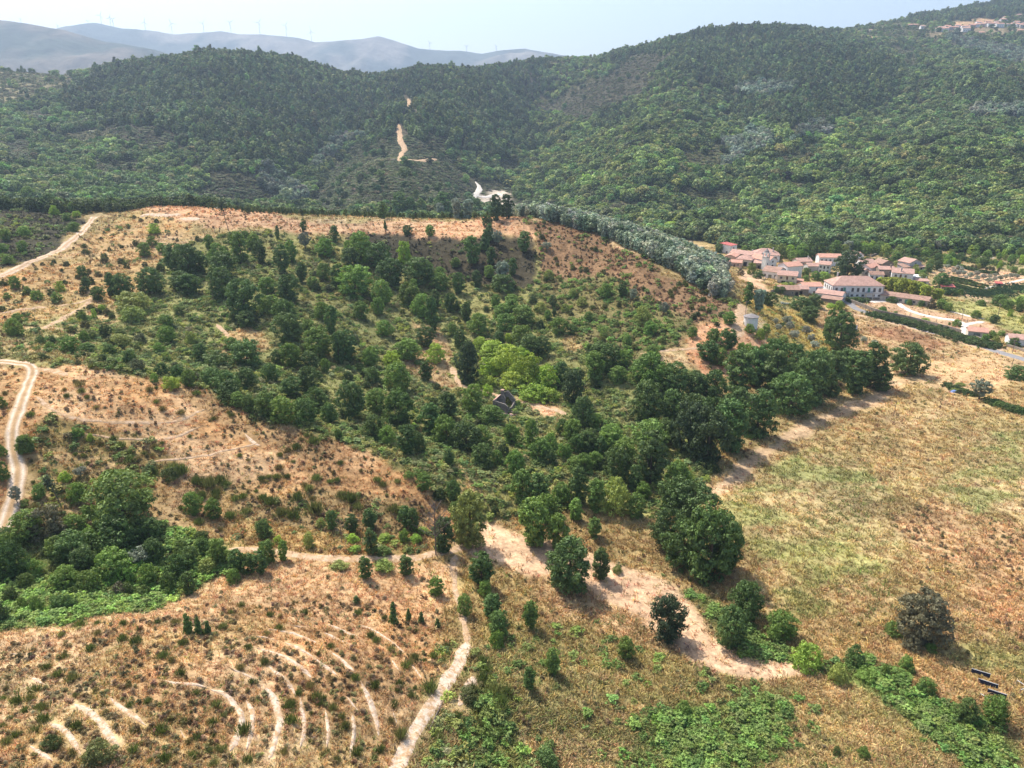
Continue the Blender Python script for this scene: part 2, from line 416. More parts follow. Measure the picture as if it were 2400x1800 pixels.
def set_col(me, name, C, domain='POINT'):
    a = me.color_attributes.new(name, 'FLOAT_COLOR', domain) if domain in ('POINT', 'CORNER') else me.attributes.new(name, 'FLOAT_COLOR', domain)
    C = np.asarray(C, np.float32).reshape(-1, C.shape[-1])
    if C.shape[1] == 3:
        C = np.concatenate([C, np.ones((len(C), 1), np.float32)], 1)
    a.data.foreach_set('color', C.ravel())

# ---------------------------------------------------------------- materials
def mat(name):
    m = bpy.data.materials.new(name)
    m.use_nodes = True
    nt = m.node_tree
    b = nt.nodes['Principled BSDF']
    b.inputs['Specular IOR Level'].default_value = 0.2
    b.inputs['Roughness'].default_value = .85
    return m, nt, b

def nd(nt, t, **kw):
    n = nt.nodes.new(t)
    for k, v in kw.items():
        setattr(n, k, v)
    return n

def noise_mul(nt, colour_out, scales, lo, hi, coord='Object', detail=3):
    """colour * noise, several scales"""
    tc = nd(nt, 'ShaderNodeTexCoord')
    out = colour_out
    for i, s in enumerate(scales):
        nz = nd(nt, 'ShaderNodeTexNoise')
        nz.inputs['Scale'].default_value = s
        nz.inputs['Detail'].default_value = detail
        nz.inputs['Roughness'].default_value = .65
        nt.links.new(tc.outputs[coord], nz.inputs['Vector'])
        mr = nd(nt, 'ShaderNodeMapRange')
        mr.inputs['From Min'].default_value = .3; mr.inputs['From Max'].default_value = .7
        mr.inputs['To Min'].default_value = lo[i]; mr.inputs['To Max'].default_value = hi[i]
        nt.links.new(nz.outputs['Fac'], mr.inputs['Value'])
        mx = nd(nt, 'ShaderNodeMix', data_type='RGBA', blend_type='MULTIPLY')
        mx.inputs['Factor'].default_value = 1
        nt.links.new(out, mx.inputs[6])
        nt.links.new(mr.outputs[0], mx.inputs[7])
        out = mx.outputs[2]
    return out

def bump(nt, b, scale, strength, dist):
    tc = nd(nt, 'ShaderNodeTexCoord')
    nz = nd(nt, 'ShaderNodeTexNoise')
    nz.inputs['Scale'].default_value = scale; nz.inputs['Detail'].default_value = 4
    nt.links.new(tc.outputs['Object'], nz.inputs['Vector'])
    bp = nd(nt, 'ShaderNodeBump')
    bp.inputs['Strength'].default_value = strength
    bp.inputs['Distance'].default_value = dist
    nt.links.new(nz.outputs['Fac'], bp.inputs['Height'])
    nt.links.new(bp.outputs[0], b.inputs['Normal'])

def attr_mat(name, scales, lo, hi, bsc=1.5, bst=.6, bd=.3):
    m, nt, b = mat(name)
    at = nd(nt, 'ShaderNodeAttribute', attribute_name='gcol')
    nt.links.new(noise_mul(nt, at.outputs['Color'], scales, lo, hi), b.inputs['Base Color'])
    bump(nt, b, bsc, bst, bd)
    b.inputs['Roughness'].default_value = .95
    b.inputs['Specular IOR Level'].default_value = .05
    return m

def flat_mat(name, col, scales=(3.,), lo=(.75,), hi=(1.2,), rough=.85, bsc=None, spec=.2):
    m, nt, b = mat(name)
    rgb = nd(nt, 'ShaderNodeRGB'); rgb.outputs[0].default_value = (*col, 1)
    nt.links.new(noise_mul(nt, rgb.outputs[0], scales, lo, hi), b.inputs['Base Color'])
    b.inputs['Roughness'].default_value = rough
    b.inputs['Specular IOR Level'].default_value = spec
    if bsc: bump(nt, b, bsc, .5, .1)
    return m

M_GROUND = attr_mat('ground_soil_and_grass', (.9, .28), (.62, .75), (1.28, 1.2))
me = mesh_np('ground', np.stack([GX, GY, GZ], -1).reshape(-1, 3), grid_quads(len(XS), len(YS)))
set_col(me, 'gcol', GC.reshape(-1, 3))
me.materials.append(M_GROUND)
tag(link(bpy.data.objects.new('ground', me)), kind='structure')
# ---------------------------------------------------------------- far hills
# (outline, ground colour, what grows, share of ground covered, tint)
FZ = [
 ('broad', [(-3000, -200), (6000, -200), (6000, 700), (-3000, 700)], (.06, .058, .03), .85),
 ('broad_light', [(1230, 180), (1500, 250), (1700, 300), (1960, 300), (2250, 370), (2420, 330), (2420, 560), (1700, 560), (1400, 500), (1180, 450), (1100, 380), (1230, 330)], (.075, .075, .032), .9),
 ('euc', [(150, 225), (330, 112), (540, 90), (800, 145), (870, 150), (980, 130), (1270, 120), (1285, 200), (1230, 280), (1295, 345), (1180, 372), (1020, 352), (930, 330), (830, 305), (760, 345), (690, 395), (560, 360), (430, 330), (390, 295), (300, 305), (130, 245)], (.085, .075, .05), .97),
 ('euc', [(1400, 95), (1700, 50), (1880, 50), (1980, 100), (2130, 160), (2110, 235), (1950, 292), (1870, 300), (1730, 285), (1690, 230), (1640, 190), (1560, 170), (1450, 175)], (.09, .085, .05), .95),
 ('euc', [(1820, 35), (2100, 25), (2240, -30), (2700, -80), (2700, 25), (2160, 55), (1900, 66)], (.09, .085, .05), .95),
 ('euc', [(2190, 185), (2420, 195), (2420, 262), (2280, 252)], (.08, .08, .05), .95),
 ('euc', [(1400, 270), (1480, 250), (1500, 275), (1430, 320), (1390, 310)], (.08, .08, .05), .95),
 ('clear', [(-700, 140), (185, 140), (165, 205), (100, 235), (20, 255), (-700, 280)], (.21, .185, .105), .06),
 ('heath', [(265, 290), (400, 310), (425, 345), (330, 365), (255, 330)], (.06, .055, .04), .8),
 ('heath', [(0, 340), (80, 330), (90, 380), (20, 400)], (.06, .052, .034), .6),
 ('heath', [(220, 370), (330, 375), (320, 415), (230, 410)], (.06, .052, .034), .6),
 ('heath', [(470, 420), (600, 420), (640, 470), (560, 490), (480, 470)], (.06, .055, .034), .6),
 ('heath', [(690, 500), (760, 415), (840, 345), (930, 318), (1030, 340), (1095, 420), (1105, 500)], (.05, .058, .028), .9),
 ('heath', [(1010, 320), (1060, 320), (1060, 345), (1020, 345)], (.07, .06, .04), .8),
 ('heath', [(1250, 255), (1420, 175), (1510, 125), (1570, 135), (1480, 235), (1360, 290)], (.06, .055, .035), .75),
 ('heath', [(1790, 385), (1880, 340), (1955, 330), (1900, 385), (1830, 400)], (.065, .06, .035), .8),
 ('heath', [(2040, 330), (2140, 340), (2120, 372), (2040, 360)], (.08, .08, .04), .4),
 ('heath', [(2080, 105), (2160, 130), (2150, 165), (2100, 140)], (.08, .075, .045), .5),
 ('clear', [(1870, 60), (2120, 45), (2200, 60), (2180, 95), (1960, 92)], (.10, .10, .05), .25),
 ('mimosa', [(600, 400), (640, 392), (705, 468), (680, 485), (605, 440)], (.12, .12, .08), .95),
 ('mimosa', [(740, 380), (800, 325), (865, 322), (800, 362), (735, 402)], (.12, .12, .08), .95),
 ('mimosa', [(1690, 330), (1790, 308), (1815, 340), (1765, 375), (1715, 390)], (.11, .11, .08), .97),
 ('mimosa', [(1860, 302), (1940, 280), (1950, 310), (1865, 338)], (.12, .12, .08), .97),
 ('mimosa', [(1700, 212), (1790, 195), (1875, 202), (1865, 225), (1760, 238)], (.11, .11, .08), .95),
 ('mimosa', [(2190, 75), (2420, 125), (2420, 165), (2250, 115)], (.12, .12, .08), .97),
 ('mimosa', [(2270, 252), (2420, 262), (2420, 285), (2290, 275)], (.12, .12, .08), .95),
 ('straw', [(2225, 52), (2335, 42), (2340, 64), (2320, 74), (2240, 74)], (.36, .24, .14), .04),
 ('straw', [(2150, 66), (2250, 66), (2400, 60), (2420, 80), (2180, 86)], (.22, .18, .11), .12),
 ('clear', [(1340, 452), (1420, 440), (1460, 470), (1400, 500), (1350, 490)], (.25, .22, .10), .4),
 ('bare', [(1130, 452), (1180, 448), (1215, 492), (1170, 500), (1120, 475)], (.5, .42, .33), .05),
]
def far_zone(X, Y, Z, n=18.):
    u, v = pix(X, Y, Z)
    d = np.maximum(depth_of(X, Y, Z), 200)
    k = F / d * n
    u = u + (fbm(X, Y, 50, 3, 171) - .5) * 2 * k
    v = v + (fbm(X, Y, 50, 3, 191) - .5) * 2 * k * .5
    r = np.zeros(np.shape(u), int)
    for i, z in enumerate(FZ):
        r[inpoly(u, v, z[1])] = i
    return r
FCOL = np.array([z[2] for z in FZ])
FI = far_zone(HX, HY, HZ)
FC = FCOL[FI] * (1 + (fbm(HX, HY, 70, 4, 41)[..., None] - .5) * .8)
me = mesh_np('hills', np.stack([HX, HY, HZ], -1).reshape(-1, 3), grid_quads(len(FX), len(FY)))
set_col(me, 'gcol', FC.reshape(-1, 3))
me.materials.append(attr_mat('hill_soil_and_scrub', (.12, .03), (.6, .7), (1.3, 1.25), .15, .8, 2.))
tag(link(bpy.data.objects.new('hills', me)), kind='structure')

# the sheet that carries everything out to the horizon
base_m = flat_mat('distant_land', (.12, .13, .08), (.002,), (.7,), (1.2,))
v = np.array([(-8900, -500, -70), (8900, -500, -70), (8900, 10400, -70), (-8900, 10400, -70)])
me = mesh_np('valley_floor', v, np.array([[0, 1, 2, 3]]))
me.materials.append(base_m)
tag(link(bpy.data.objects.new('valley_floor', me)), kind='structure')

# ---------------------------------------------------------------- blue mountains
def mountain(name, prof, Y0, spread, col_lo, col_hi, seed, n_rows=70):
    prof = np.array(prof, float)
    us = np.linspace(prof[0, 0], prof[-1, 0], 420)
    vs = np.interp(us, prof[:, 0], prof[:, 1])
    dx, dy, dz = ray(us, vs)
    k = Y0 / dy
    Xr, Zr = dx * k, CAMZ + dz * k
    t = np.linspace(-1, 1, n_rows)
    XX, TT = np.meshgrid(Xr, t)
    RZ = np.broadcast_to(Zr, XX.shape)
    YY = Y0 + TT * spread
    spur = fbm(XX, YY, spread * .45, 4, seed)
    fall = np.abs(TT) ** 1.25
    ZZ = RZ * (1 - fall) - 60 * fall
    ZZ = ZZ + (spur - .5) * spread * .30 * np.minimum(1, np.abs(TT) * 3.0) * (1 - np.abs(TT) * .7)
    ZZ = ZZ + (fbm(XX, YY, 160, 3, seed + 5) - .5) * 26 * np.minimum(1, np.abs(TT) * 10 + .25)
    me = mesh_np(name, np.stack([XX, YY, ZZ], -1).reshape(-1, 3), grid_quads(len(us), n_rows))
    w = smooth(.50, .66, fbm(XX, YY * .6, spread * .28, 4, seed + 9) + .22 * (ZZ / max(1., Zr.max()) - .55))[..., None]
    C = np.array(col_lo) * (1 - w) + np.array(col_hi) * w
    C = C * (1 + (fbm(XX, YY, 220, 3, seed + 3)[..., None] - .5) * .7)
    set_col(me, 'gcol', C.reshape(-1, 3))
    me.materials.append(attr_mat(name + '_scrub', (.02, .006), (.7, .8), (1.2, 1.2), .02, .8, 12.))
    o = tag(link(bpy.data.objects.new(name, me)), kind='structure')
    return Xr, Zr
mountain('mountain', [(-1300, 120), (-900, 60), (-300, 30), (0, 46), (30, 49), (60, 53), (150, 70), (200, 84), (250, 97), (280, 101), (330, 110), (370, 119), (450, 150), (600, 215), (800, 260)],
         5000, 1500, (.042, .052, .038), (.13, .105, .08), 301)
RB = [(-500, 100), (0, 90), (160, 69), (200, 61), (240, 58), (300, 69), (360, 78), (420, 81), (480, 75), (520, 72), (560, 79), (620, 79), (700, 89), (740, 99),
      (780, 97), (800, 95), (850, 91), (888, 84), (920, 93), (980, 113), (1020, 117), (1080, 119), (1130, 125), (1180, 117), (1230, 114), (1270, 123), (1300, 127), (1450, 150), (1800, 160), (2000, 165)]
mountain('far_ridge', RB, 8000, 1900, (.05, .06, .05), (.19, .165, .135), 331)
# ---------------------------------------------------------------- foliage
def leaf_mat(name, source, trans=.2, lo=.5, hi=1.5):
    m, nt, b = mat(name)
    if source == 'INST':
        a = nd(nt, 'ShaderNodeAttribute', attribute_name='tint', attribute_type='INSTANCER'); col = a.outputs['Color']
    else:
        a = nd(nt, 'ShaderNodeObjectInfo'); col = a.outputs['Color']
    lv = nd(nt, 'ShaderNodeAttribute', attribute_name='lv')
    mr = nd(nt, 'ShaderNodeMapRange')
    mr.inputs['To Min'].default_value = lo; mr.inputs['To Max'].default_value = hi
    nt.links.new(lv.outputs['Fac'], mr.inputs['Value'])
    mx = nd(nt, 'ShaderNodeMix', data_type='RGBA', blend_type='MULTIPLY'); mx.inputs['Factor'].default_value = 1
    nt.links.new(col, mx.inputs[6]); nt.links.new(mr.outputs[0], mx.inputs[7])
    out = mx.outputs[2]
    nt.links.new(out, b.inputs['Base Color'])
    b.inputs['Roughness'].default_value = .6
    b.inputs['Specular IOR Level'].default_value = .25
    if trans:
        tr = nd(nt, 'ShaderNodeBsdfTranslucent')
        hs = nd(nt, 'ShaderNodeHueSaturation'); hs.inputs['Saturation'].default_value = 1.15; hs.inputs['Value'].default_value = 1.3; hs.inputs['Hue'].default_value = .485
        nt.links.new(out, hs.inputs['Color']); nt.links.new(hs.outputs[0], tr.inputs['Color'])
        ms = nd(nt, 'ShaderNodeMixShader'); ms.inputs[0].default_value = trans
        nt.links.new(b.outputs[0], ms.inputs[1]); nt.links.new(tr.outputs[0], ms.inputs[2])
        nt.links.new(ms.outputs[0], nt.nodes['Material Output'].inputs[0])
    return m
M_LEAF = leaf_mat('leaves', 'OBJ')
M_LEAFI = leaf_mat('leaves_of_thickets', 'INST')
M_BARK = flat_mat('bark', (.13, .10, .075), (2.,), (.6,), (1.3,))

def unit(v):
    return v / np.maximum(np.linalg.norm(v, axis=-1, keepdims=True), 1e-9)

def leaves(rng, C, N, size, aspect=1.6, jit=.6):
    """one four-sided leaf spray per centre"""
    n = len(C)
    N = unit(N + rng.normal(0, jit, (n, 3)))
    T = unit(np.cross(N, rng.normal(0, 1, (n, 3))))
    B = np.cross(N, T)
    s = size * rng.uniform(.6, 1.3, (n, 1))
    a, b = T * s * .5 * aspect, B * s * .5
    fold = N * s * .16
    V = np.stack([C - a, C - b * .9 + fold, C + a, C + b * .9 + fold], 1).reshape(-1, 3)
    Q = np.arange(4 * n).reshape(n, 4)
    return V, Q, rng.uniform(0, 1, n)

def crown_pts(rng, n_clumps, per, shape, clump_r):
    """shape(h) -> radius (0..1 of height).  Returns leaf centres and outward normals (height 1)."""
    cs = []
    while len(cs) < n_clumps:
        h = rng.uniform(.0, 1.0)
        r = shape(h)
        if rng.uniform() > r / .62: continue
        th = rng.uniform(0, 2 * math.pi)
        rr = r * rng.uniform(.10, 1.0) ** .5
        cs.append((rr * math.cos(th), rr * math.sin(th), h))
    cs = np.array(cs)
    ph = rng.uniform(0, 6.28, 4)
    ang = np.arctan2(cs[:, 1], cs[:, 0])
    wob = 1 + .16 * np.sin(2 * ang + ph[0] + cs[:, 2] * 4) + .12 * np.sin(3 * ang + ph[1] - cs[:, 2] * 6)
    cs[:, :2] *= wob[:, None]
    C, N = [], []
    for c in cs:
        r = clump_r * rng.uniform(.6, 1.25)
        d = unit(rng.normal(0, 1, (per, 3)))
        d[:, 2] = np.abs(d[:, 2]) * .9 - .22
        d = unit(d)
        p = c + d * r * rng.uniform(.55, 1.05, (per, 1)) * np.array([1, 1, .8])
        C.append(p); N.append(d)
    return np.concatenate(C), np.concatenate(N), cs

def tube(V, Q, p0, p1, r0, r1, k=6):
    p0, p1 = np.array(p0, float), np.array(p1, float)
    d = unit((p1 - p0)[None])[0]
    a = unit(np.cross(d, [0.31, .87, .38])[None])[0]
    b = np.cross(d, a)
    th = np.arange(k) * 2 * math.pi / k
    ring = np.cos(th)[:, None] * a + np.sin(th)[:, None] * b
    n0 = len(V)
    V += list(p0 + ring * r0) + list(p1 + ring * r1)
    for i in range(k):
        j = (i + 1) % k
        Q.append((n0 + i, n0 + j, n0 + k + j, n0 + k + i))

def trunk_mesh(rng, name, cs, top, r, n_limbs=7):
    V, Q = [], []
    bend = rng.normal(0, .02, 2)
    mid = np.array([bend[0], bend[1], top * .5])
    tp = np.array([bend[0] * .4, bend[1] * .4, top])
    tube(V, Q, (0, 0, -.06), mid, r, r * .75, 7)
    tube(V, Q, mid, tp, r * .75, r * .35, 7)
    idx = rng.choice(len(cs), min(n_limbs, len(cs)), replace=False)
    for i in idx:
        c = cs[i]
        h = min(c[2] * .6, top * .9) * rng.uniform(.5, 1)
        tube(V, Q, (0, 0, h), c * np.array([.9, .9, .97]), r * .35, r * .1, 4)
    me = mesh_np(name, np.array(V), np.array(Q))
    me.materials.append(M_BARK)
    return me

def leaf_mesh(name, V, Q, lv, m):
    me = mesh_np(name, V, Q, smooth_=False)
    at = me.attributes.new('lv', 'FLOAT', 'FACE')
    at.data.foreach_set('value', np.asarray(lv, np.float32))
    me.materials.append(m)
    return me

def sh_round(h):   # broad crown, base off the ground
    return .20 + .30 * math.sqrt(h / .35) * .9 if h < .35 else .47 * math.sqrt(max(0, 1 - ((h - .35) / .68) ** 2.2)) + .02
def sh_bush(h):
    return .62 * math.sqrt(max(0, 1 - (h * 1.05 - .12) ** 2)) if h < .97 else .05
def sh_cone(h):
    return .05 + .30 * max(0, 1 - h) ** .8 if h > .06 else .1
def sh_tall(h):
    return .14 + .14 * h / .4 if h < .4 else .27 * math.sqrt(max(0, 1 - ((h - .4) / .62) ** 2)) + .02
def sh_olive(h):
    x = (h - .22) / .78
    return 0 if x < 0 else .48 * math.sqrt(max(0, 1 - (1.9 * x - .95) ** 2)) + .02
def sh_spray(h):
    return .18 + .26 * h if h < .75 else .38 * math.sqrt(max(0, 1 - ((h - .75) / .27) ** 2))

KINDS = {   # shape, clumps, leaves per clump, clump radius, leaf size, aspect, trunk top, trunk radius
 'round': (sh_round, 180, 46, .10, .035, 1.6, .75, .03),
 'bush':  (sh_bush, 110, 44, .15, .047, 1.7, .5, .025),
 'tall':  (sh_tall, 130, 42, .08, .034, 1.7, .85, .022),
 'cone':  (sh_cone, 110, 22, .07, .05, 2.6, .95, .02),
 'spray': (sh_spray, 100, 28, .10, .055, 2.6, .6, .02),
 'olive': (sh_olive, 90, 32, .12, .045, 2.2, .6, .045),
}
PROTO = {}
def build_protos():
    rng = np.random.default_rng(11)
    for kname, (shp, nc, per, cr, ls, asp, tt, trd) in KINDS.items():
        lst = []
        for i in range(5):
            C, N, cs = crown_pts(rng, nc, per, shp, cr)
            # a few strays break the outline
            V, Q, lv = leaves(rng, C, N, ls, asp, .30)
            clump_tone = np.repeat(rng.uniform(0, 1, nc), per)
            lv = lv * .55 + clump_tone * .45
            lst.append((leaf_mesh(kname + '_crown', V, Q, lv, M_LEAF), trunk_mesh(rng, kname + '_trunk', cs, tt, trd)))
        PROTO[kname] = lst
build_protos()

# small things for the thickets: instanced leafage (height 1)
def thicket_proto(name, seed, shp, nc, per, cr, ls, asp, jit=.5):
    rng = np.random.default_rng(seed)
    C, N, cs = crown_pts(rng, nc, per, shp, cr)
    V, Q, lv = leaves(rng, C, N, ls, asp, jit)
    lv = lv * .6 + np.repeat(rng.uniform(0, 1, nc), per) * .4
    return leaf_mesh(name, V, Q, lv, M_LEAFI)

def grass_proto(name, seed, n, w, spread, lean):
    rng = np.random.default_rng(seed)
    base = rng.normal(0, spread, (n, 2))
    d = rng.normal(0, lean, (n, 2)) + base * .5
    h = rng.uniform(.5, 1.0, n)
    th = rng.uniform(0, 6.28, n)
    wv = np.stack([np.cos(th), np.sin(th), np.zeros(n)], -1) * w * rng.uniform(.6, 1.3, (n, 1))
    b = np.concatenate([base, np.full((n, 1), -.05)], 1)
    m = b + np.concatenate([d * .45, (h * .6)[:, None]], 1)
    t = b + np.concatenate([d * 1.1, h[:, None]], 1)
    V = np.stack([b - wv, b + wv, t + wv * .3, t - wv * .3, ], 1)
    V = np.stack([b - wv, b + wv, m + wv * .8, t, m - wv * .8], 1).reshape(-1, 3)
    Q = []
    for i in range(n):
        o = 5 * i
        Q += [(o, o + 1, o + 2, o + 4), (o + 4, o + 2, o + 3, o + 3)]
    Q = np.array(Q)
    me = bpy.data.meshes.new(name)
    me.from_pydata(V.tolist(), [], [tuple(q) if len(set(q)) == 4 else tuple(q[:3]) for q in Q.tolist()])
    at = me.attributes.new('lv', 'FLOAT', 'FACE')
    at.data.foreach_set('value', np.repeat(rng.uniform(0, 1, n), 2).astype(np.float32))
    me.materials.append(M_LEAFI)
    return me

def tree_lod(name, seed, kind):
    shp = {'euc': sh_tall, 'broad': sh_round, 'mimosa': sh_spray}[kind]
    nc, per, cr, ls, asp = {'euc': (34, 11, .09, .125, 1.7), 'broad': (46, 12, .14, .13, 1.35), 'mimosa': (60, 14, .11, .075, 2.6)}[kind]
    return thicket_proto(name, seed, shp, nc, per, cr, ls, asp, .25)

def scatter(name, label, cat, pts, scl, tint, protos, seed, squash=None):
    """one object for a mass nobody could count: leafage set out over the ground"""
    n = len(pts)
    rng = np.random.default_rng(seed)
    me = bpy.data.meshes.new(name)
    me.vertices.add(n)
    me.vertices.foreach_set('co', np.asarray(pts, np.float32).ravel())
    def att(nm, ty, data, key):
        a = me.attributes.new(nm, ty, 'POINT')
        a.data.foreach_set(key, np.ascontiguousarray(data, np.float32).ravel() if ty != 'INT' else np.ascontiguousarray(data, np.int32).ravel())
    scl = np.asarray(scl, float)
    if scl.ndim == 1: scl = np.stack([scl] * 3, -1)
    att('scl', 'FLOAT_VECTOR', scl, 'vector')
    att('rot', 'FLOAT_VECTOR', np.stack([rng.normal(0, .07, n), rng.normal(0, .07, n), rng.uniform(0, 6.283, n)], -1), 'vector')
    att('tint', 'FLOAT_COLOR', np.concatenate([tint, np.ones((n, 1))], 1), 'color')
    att('pick', 'INT', rng.integers(0, len(protos), n), 'value')
    o = bpy.data.objects.new(name, me)
    link(o)
    ng = bpy.data.node_groups.new(name, 'GeometryNodeTree')
    ng.interface.new_socket('Geometry', in_out='INPUT', socket_type='NodeSocketGeometry')
    ng.interface.new_socket('Geometry', in_out='OUTPUT', socket_type='NodeSocketGeometry')
    gi, go = ng.nodes.new('NodeGroupInput'), ng.nodes.new('NodeGroupOutput')
    iop = ng.nodes.new('GeometryNodeInstanceOnPoints')
    join = ng.nodes.new('GeometryNodeJoinGeometry')
    for pm in reversed(protos):
        oi = ng.nodes.new('GeometryNodeObjectInfo')
        po = bpy.data.objects.get('spray_' + pm.name) or bpy.data.objects.new('spray_' + pm.name, pm)
        oi.inputs['Object'].default_value = po
        oi.inputs['As Instance'].default_value = True
        ng.links.new(oi.outputs['Geometry'], join.inputs[0])
    def na(nm, ty):
        a = ng.nodes.new('GeometryNodeInputNamedAttribute'); a.data_type = ty; a.inputs[0].default_value = nm
        return a.outputs[0]
    ng.links.new(gi.outputs[0], iop.inputs['Points'])
    ng.links.new(join.outputs[0], iop.inputs['Instance'])
    iop.inputs['Pick Instance'].default_value = True
    ng.links.new(na('pick', 'INT'), iop.inputs['Instance Index'])
    e2r = ng.nodes.new('FunctionNodeEulerToRotation')
    ng.links.new(na('rot', 'FLOAT_VECTOR'), e2r.inputs[0])
    ng.links.new(e2r.outputs[0], iop.inputs['Rotation'])
    ng.links.new(na('scl', 'FLOAT_VECTOR'), iop.inputs['Scale'])
    ng.links.new(iop.outputs[0], go.inputs[0])
    md = o.modifiers.new('set_out', 'NODES')
    md.node_group = ng
    tag(o, label, cat, kind='stuff')
    return o

GRASS = [grass_proto('grass_tuft', 50 + i, 16, .07, .28, .28) for i in range(3)]
BRAM = [thicket_proto('bramble_spray', 60 + i, sh_bush, 24, 15, .17, .115, 2.4) for i in range(3)]
HEATH = [thicket_proto('heath_spray', 70 + i, lambda h: .5 - .3 * h, 14, 12, .16, .14, 3.4) for i in range(3)]
EUC = [tree_lod('eucalyptus_far', 80 + i, 'euc') for i in range(4)]
BROAD = [tree_lod('broadleaf_far', 90 + i, 'broad') for i in range(4)]
MIMO = [tree_lod('mimosa_far', 100 + i, 'mimosa') for i in range(3)]

def in_view(X, Y, Z, mu=60, mv=60):
    u, v = pix(X, Y, Z)
    return (u > -mu) & (u < 2400 + mu) & (v > -400) & (v < 1800 + mv)

# ways that stay clear of growth: lists of picture points, width in metres  (used by the scatter and by the ribbons)
WAYS = {}
def clear_of_ways(X, Y, extra=.3, names=None):
    ok = np.ones(len(X), bool)
    for nm, (pts, wd) in WAYS.items():
        if names and nm not in names: continue
        p = np.array([(q[0], q[1]) for q in pts])
        for a, b in zip(p[:-1], p[1:]):
            d = b - a; L2 = (d ** 2).sum() + 1e-9
            t = np.clip(((X - a[0]) * d[0] + (Y - a[1]) * d[1]) / L2, 0, 1)
            dist = np.hypot(X - a[0] - t * d[0], Y - a[1] - t * d[1])
            ok &= dist > (wd * .5 + extra if not nm.startswith('stone_scar') else wd * .5 + min(extra, .3))
    return ok
# ---------------------------------------------------------------- tracks, roads, paths (draped ribbons)
def spline(pts, step):
    p = [Vector((a[0], a[1], 0)) for a in pts]
    out = []
    for i in range(len(p) - 1):
        p0 = p[max(i - 1, 0)]; p1 = p[i]; p2 = p[i + 1]; p3 = p[min(i + 2, len(p) - 1)]
        n = max(2, int((p2 - p1).length / step))
        for k in range(n):
            t = k / n
            out.append(.5 * ((2 * p1) + (-p0 + p2) * t + (2 * p0 - 5 * p1 + 4 * p2 - p3) * t * t + (-p0 + 3 * p1 - 3 * p2 + p3) * t ** 3))
    out.append(p[-1])
    return out

def ribbon(name, pts, width, m, lift=.10, step=1.0, rag=.35, seed=1, ruts=None, kind='structure', cols=7, world=False):
    w = [q if world else hit(*q) for q in pts]
    c = spline(w, step)
    n = len(c)
    V, ci = [], []
    tt = np.linspace(-1, 1, cols)
    for i, p in enumerate(c):
        d = (c[min(i + 1, n - 1)] - c[max(i - 1, 0)]); d.normalize()
        nx, ny = -d.y, d.x
        s = i * step
        wl = width * (.5 + rag * (float(vnoise(s, seed * 7.7, 3.0, seed)) - .5) + .5 * rag * (float(vnoise(s, 3.1, 9, seed + 4)) - .5))
        wr = width * (.5 + rag * (float(vnoise(s, seed * 3.3, 3.0, seed + 9)) - .5) + .5 * rag * (float(vnoise(s, 9.1, 9, seed + 14)) - .5))
        end = min(1.0, (min(i, n - 1 - i) + .5) / 3.0)
        for t in tt:
            o = t * (wr if t > 0 else wl) * (end if kind != 'strip' else max(.1, min(1, (min(i, n - 1 - i) + .3) / 3)))
            V.append((p.x + nx * o, p.y + ny * o, abs(t)))
    V = np.array(V)
    e = V[:, 2].copy()
    V[:, 2] = ground(V[:, 0], V[:, 1]) + np.where(e > .99, -.06, lift) + (vnoise(V[:, 0], V[:, 1], .9, 3) - .5) * .05
    if ruts:
        sv = np.tile(tt, n)
        V[:, 2] -= .07 * np.exp(-((np.abs(sv) - .5) / .17) ** 2)
        V[:, 2] += .10 * np.exp(-(sv / .2) ** 2)
    me = mesh_np(name, V, grid_quads(cols, n))
    if ruts:
        sv = np.tile(tt, n)
        a = np.exp(-((np.abs(sv) - .5) / .22) ** 2)[:, None]
        C = np.array(ruts[0]) * (1 - a) + np.array(ruts[1]) * a
        C = C * (1 + (fbm(V[:, 0], V[:, 1], 3, 3, 5)[:, None] - .5) * .5)
        set_col(me, 'gcol', C)
    me.materials.append(m)
    o = link(bpy.data.objects.new(name, me))
    if kind == 'structure' or kind == 'strip':
        tag(o, kind='structure')
    WAYS[o.name] = (w, width)
    return o

M_TRACK = attr_mat('dirt_track', (2.2, .5), (.8, .85), (1.15, 1.15), 4., .5, .1)
M_DIRT = 0
M_WHITE = flat_mat('pale_gravel', (.66, .60, .53), (2.5, .4), (.85, .85), (1.1, 1.1), .95, 3., .05)
M_ASPH = flat_mat('asphalt', (.24, .23, .23), (3., .2), (.85, .9), (1.12, 1.1), .9, 6.)
def two_tone(name, c0, c1, scale, lo, hi):
    m, nt, b = mat(name)
    tc = nd(nt, 'ShaderNodeTexCoord'); nz = nd(nt, 'ShaderNodeTexNoise')
    nz.inputs['Scale'].default_value = scale; nz.inputs['Detail'].default_value = 5; nz.inputs['Roughness'].default_value = .7
    nt.links.new(tc.outputs['Object'], nz.inputs['Vector'])
    mr = nd(nt, 'ShaderNodeMapRange'); mr.inputs['From Min'].default_value = lo; mr.inputs['From Max'].default_value = hi
    nt.links.new(nz.outputs['Fac'], mr.inputs['Value'])
    mx = nd(nt, 'ShaderNodeMix', data_type='RGBA'); mx.inputs[6].default_value = (*c0, 1); mx.inputs[7].default_value = (*c1, 1)
    nt.links.new(mr.outputs[0], mx.inputs['Factor'])
    nt.links.new(noise_mul(nt, mx.outputs[2], (3.,), (.75,), (1.15,)), b.inputs['Base Color'])
    b.inputs['Roughness'].default_value = .95; b.inputs['Specular IOR Level'].default_value = .05
    bump(nt, b, 2.2, .7, .15)
    return m
M_SCAR = two_tone('broken_pale_stone', (.43, .28, .155), (.60, .48, .37), .9, .40, .56)
RUT = ((.38, .25, .13), (.60, .49, .38))

